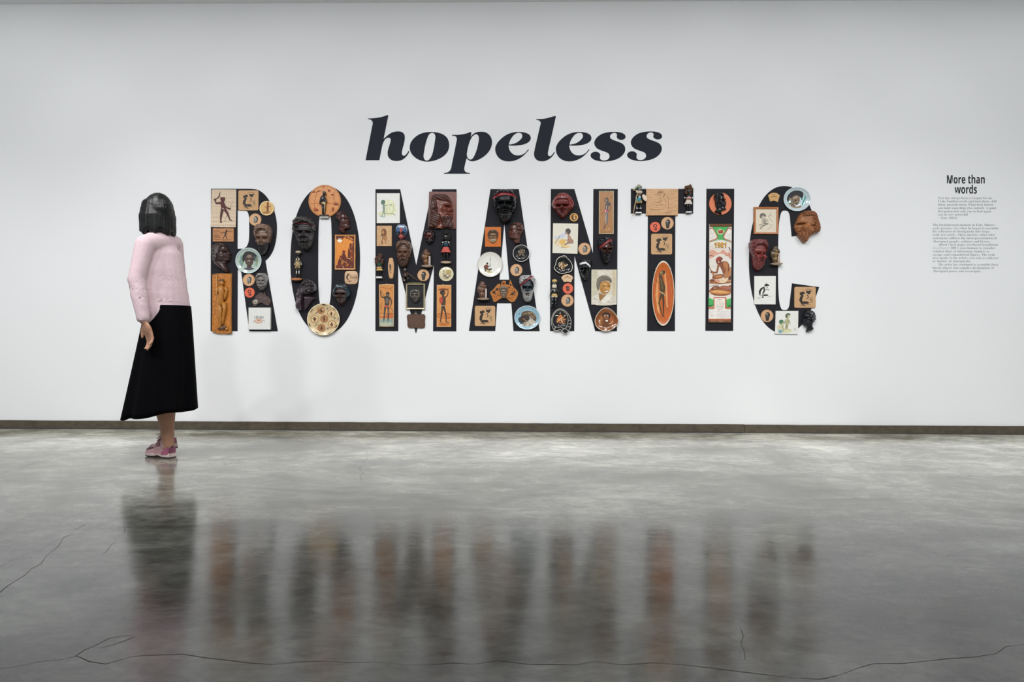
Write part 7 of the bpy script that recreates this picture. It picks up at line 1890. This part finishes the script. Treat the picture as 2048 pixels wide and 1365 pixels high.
# ================================================================== objects on the letter C
# 77 plate with a child
it = It('painted_plate', 'turquoise and white round plate painted with a dark haired child, top of the C', 'plate', k1, 922, 333)
plate(it, 230, 206, PLATE2, mat('#c3d4da', .2, 'plain', coat=.5), (RIM2, mat('#d2e0e4', .2, coat=.5)))
it.prt([('#2f8a80', 'l', [(1040, 180), (1010, 260), (1000, 340)], 20), ('#3f9a90', 'l', [(1085, 210), (1050, 320), (1010, 420)], 24), ('#57a89e', 'l', [(1110, 260), (1070, 370), (1030, 450)], 14), ('#2f7f78', 'l', [(1060, 190), (1040, 260)], 12), ('#8fbdb8', 'l', [(1100, 330), (1060, 430)], 16), ('#5a9a94', 'l', [(760, 380), (790, 360)], 22), ('#8fb9b4', 'b', [(740, 380), (780, 350), (800, 420), (770, 440)]),
        ('#14171a', 'b', [(750, 330), (755, 250), (800, 190), (870, 165), (960, 170), (1010, 210), (1025, 270), (1000, 320), (960, 290), (880, 280), (840, 320), (800, 350), (790, 370)]), ('#7a6650', 'b', [(835, 330), (880, 275), (950, 275), (970, 330), (960, 380), (940, 420), (890, 420), (830, 370)]), ('#a9957c', 'b', [(855, 320), (900, 285), (940, 290), (920, 320)]), ('#8f7a62', 'e', 815, 330, 18, 22), ('#14110e', 'e', 905, 352, 18, 9), ('#14110e', 'e', 958, 352, 10, 8), ('#a08a72', 'e', 932, 368, 12, 10), ('#3a241c', 'e', 918, 408, 18, 9), ('#7a6650', 'b', [(800, 390), (850, 400), (900, 440), (850, 455), (810, 440)]), ('#8f7d68', 'b', [(780, 470), (850, 440), (930, 450), (990, 430), (985, 470), (930, 495), (840, 490)]), ('#4a3a2e', 'l', [(830, 385), (860, 420), (930, 435)], 8), ('#c9bdae', 'b', [(780, 430), (810, 410), (830, 450), (800, 470)])], 1.2, mag=1.08)
# 78 framed drawing
it = It('framed_picture', 'brown framed pencil drawing of a crouching child, left curve of the letter C', 'picture', k1, 397, 697)
q = it.m(); q.box(210, 485, 585, 915, 0, 1.2, mat('#ddd2bd', .6, var=.05)); q.done('panel')
frame(it, 185, 463, 608, 932, 34, 3.2, mat('#b3713f', .38, 'wood'))
pc = '#55504a'
it.prt([('#6d675f', 'b', [(290, 610), (310, 575), (350, 570), (390, 590), (395, 630), (370, 625), (330, 630), (320, 660), (295, 645)]), ('#c9bfae', 'e', 350, 638, 28, 24), (pc, 'l', [(325, 655), (350, 668), (375, 650)], 5), (pc, 'dots', [(338, 636, 5), (362, 634, 5)]), (pc, 'l', [(335, 670), (330, 720), (345, 745)], 5), (pc, 'l', [(380, 660), (425, 690), (430, 740), (400, 760)], 6), ('#a39a8c', 'b', [(345, 680), (385, 675), (410, 710), (380, 745), (350, 735)]), ('#4a453f', 'l', [(280, 775), (340, 755), (425, 745)], 7), ('#4a453f', 'l', [(290, 835), (350, 790), (430, 760)], 8), ('#4a453f', 'l', [(300, 805), (400, 752)], 6), (pc, 'l', [(430, 640), (460, 590), (480, 555)], 4), (pc, 'l', [(440, 620), (490, 610)], 4), (pc, 'l', [(450, 660), (480, 690), (515, 720)], 4), (pc, 'l', [(440, 740), (480, 780), (520, 760)], 4), (pc, 'l', [(420, 850), (470, 820), (490, 790)], 4), (pc, 'l', [(290, 835), (330, 825)], 6), ('#8a8278', 'l', [(270, 770), (310, 780)], 4), (pc, 'l', [(530, 820), (535, 835)], 5)], 1.2)
it.pin(410, 458, z=2.6, r=.5)
# 79 carved profile facing left
profile('carved_mask', 'large brown wooden head in profile facing left with swept back hair, right of the C', k1, (868, 525, 1320, 1082),
        [(0, .42, .62), (.05, .32, .76), (.12, .22, .84), (.2, .15, .88), (.28, .11, .91), (.36, .07, .94), (.42, .03, .97), (.47, .03, .99), (.52, .0, 1), (.56, .02, 1), (.6, .06, .98), (.63, .05, .98), (.66, .07, .96), (.69, .10, .84), (.73, .11, .72), (.79, .14, .60), (.86, .20, .54), (.93, .28, .50), (1, .35, .44)],
        '#87532e', '#9a6238', lambda x, y: y < .17 - .1 * (x - .5) and x > .3 or x > .62 + .1 * (y - .1), ear(.63, .43, 1.0) + [(.2, .43, .16, .025, -.08), (.22, .385, .16, .03, .05), (.35, .54, .12, .08, .05), (.08, .63, .08, .02, .05), (.14, .66, .14, .012, -.05), (.25, .58, .03, .09, -.05)],
        beard='#87522c', beard_fn=lambda x, y: y > .66 or (y > .6 and .2 < x < .58), rough=.55, strand=lambda x, y: 62 * (y - .55 * x) + 5 * math.sin(x * 11), dp=.24, nu=44, nv=60)
# 80 red head
head('wall_mask', 'matt dark red head with curly hair and long beard, left side of the letter C', k1, (108, 1010, 412, 1555), '#6b2d2d', '#803a36', '#712e2e', f=(.56, .42, .40, .25), nx=.60, ey=.475, ny=.585, my=.655, sp=.16, bt=.68, rough=.36, cell=.13,
     rows=[(0, .3, .75), (.05, .1, .92), (.12, .02, .99), (.22, .0, 1), (.32, .02, .97), (.42, .06, .95), (.55, .12, .93), (.65, .15, .9), (.78, .17, .84), (.9, .22, .74), (.97, .32, .6), (1, .4, .52)])
# 82 white panel with a black figure
it = It('painting', 'white upright panel with a black crouching figure, lower left curve of the C', 'picture', k2, 358, 570)
canvas(it, [(184, 342), (530, 340), (528, 798), (186, 798)], paper, 1.6)
it.prt([(BLK, 'b', [(345, 490), (375, 465), (410, 475), (425, 498), (395, 500), (370, 505)]), (BLK, 'l', [(370, 470), (380, 455)], 6), (BLK, 't', [(380, 510, 12), (395, 525, 10), (385, 538, 6)]), (BLK, 't', [(355, 515, 14), (300, 545, 30), (272, 590, 34), (275, 640, 24)]), (BLK, 't', [(345, 540, 22), (345, 580, 28), (325, 620, 20)]), (BLK, 'l', [(365, 550), (400, 562), (420, 562)], 7), (BLK, 'l', [(405, 555), (425, 570)], 5), (BLK, 't', [(330, 600, 10), (318, 640, 9), (320, 665, 8)]), (BLK, 'e', 365, 650, 46, 13), (BLK, 't', [(270, 660, 10), (310, 662, 8)]), (BLK, 'b', [(305, 690), (320, 668), (340, 690)]), ('#8a8a86', 'l', [(230, 685), (290, 690)], 4), ('#8a8a86', 'l', [(235, 708), (280, 705)], 4), ('#8a8a86', 'l', [(400, 680), (470, 668)], 4), ('#6a6a66', 'l', [(345, 580), (340, 620)], 4)], 1.6)
it.pin(362, 340, z=1.9, r=.5)
# 85 watercolour of two children
it = It('watercolour', 'white square panel with a green tinted sketch of two small children, foot of the C', 'picture', k2, 708, 1088)
canvas(it, [(528, 900), (892, 900), (886, 1278), (518, 1272)], paper, 1.8)
it.prt([('#d9d8b0', 'b', [(560, 1140), (640, 1120), (680, 1200), (760, 1190), (790, 1230), (660, 1255), (570, 1220)]), ('#e0bda0', 'l', [(550, 1145), (600, 1170), (620, 1185)], 12), ('#7fa6b4', 'b', [(570, 1225), (610, 1205), (640, 1230), (610, 1260), (575, 1250)]), ('#d3cf9e', 'l', [(640, 1225), (720, 1210), (780, 1215)], 14), ('#4f7a56', 'b', [(580, 1075), (600, 1045), (640, 1045), (655, 1080), (630, 1115), (600, 1115)]), ('#c9c3a0', 't', [(635, 1100, 24), (640, 1150, 34), (645, 1210, 24)]), ('#8a9470', 'l', [(635, 1120), (645, 1200), (650, 1235)], 7), ('#9a9a76', 'l', [(650, 1110), (680, 1070)], 9),
        ('#5d6a50', 'b', [(680, 985), (695, 950), (735, 938), (768, 960), (750, 975), (720, 990), (715, 1015), (690, 1010)]), ('#c9c2a0', 'e', 740, 990, 24, 22), ('#b3b088', 't', [(720, 1020, 26), (715, 1070, 62), (712, 1120, 56)]), ('#a8a070', 'b', [(715, 1040), (745, 1050), (750, 1085), (725, 1090)]), ('#8c8c62', 'l', [(690, 1030), (672, 1080), (680, 1110)], 8), ('#8c8c62', 'l', [(740, 1040), (755, 1090), (765, 1115)], 8), ('#a39c74', 't', [(695, 1130, 24), (688, 1190, 12)]), ('#a39c74', 't', [(718, 1130, 24), (714, 1190, 12)]), ('#7d8058', 'l', [(705, 1130), (700, 1190)], 5), ('#8f8f8a', 'l', [(820, 1180), (850, 1190), (840, 1215), (820, 1205)], 5), ('#b9a86c', 'l', [(660, 1190), (740, 1200)], 6)], 1.8)
# 86 black profile
profile('moulded_bust', 'glossy black head in profile facing left with a narrow neck, foot of the letter C', k2, (940, 885, 1172, 1242),
        [(0, .35, .62), (.05, .22, .78), (.12, .16, .9), (.2, .13, .95), (.27, .10, .98), (.33, .12, .99), (.38, .10, 1), (.44, .02, .98), (.48, .03, .94), (.53, .07, .9), (.57, .05, .84), (.62, .06, .8), (.68, .12, .78), (.73, .18, .77), (.77, .36, .80), (.82, .40, .84), (.88, .36, .84), (.93, .33, .72), (1, .32, .40)],
        '#15181d', '#161a1f', lambda x, y: y < .17 or x > .5 + .35 * max(0, y - .2) and y < .55, ear(.66, .46) + [(.25, .36, .1, .03, -.06), (.25, .30, .12, .03, .06), (.35, .5, .1, .07, .06), (.14, .6, .1, .02, -.04), (.6, .78, .25, .015, -.06)], rough=.14, cell=.16, strand=lambda x, y: 50 * (y + x * .6) + 5 * math.sin(x * 9))

# ------------------------------------------------------------------ pieces that belong to a part hang under that part
NEST = {'glass_tube': 'scale_plate', 'shelf_bracket': 'shelf', 'face_features': 'body', 'headband': 'hair', 'skirt_hem': 'skirt', 'waistband': 'skirt',
        'hanging_rod': 'frame', 'rim_print': 'rim', 'writing': 'linen', 'year_number': 'linen', 'fringe': 'woven_cloth', 'crest': 'plate', 'border': 'face'}
plain = lambda o: o.name.split('.')[0]
for root in [o for o in COL.objects if o.type == 'EMPTY' and o.parent is None and 'category' in o]:
    kids = {plain(c): c for c in root.children}
    for c in list(root.children):
        k = NEST.get(plain(c))
        if k in kids:
            c.parent = kids[k]
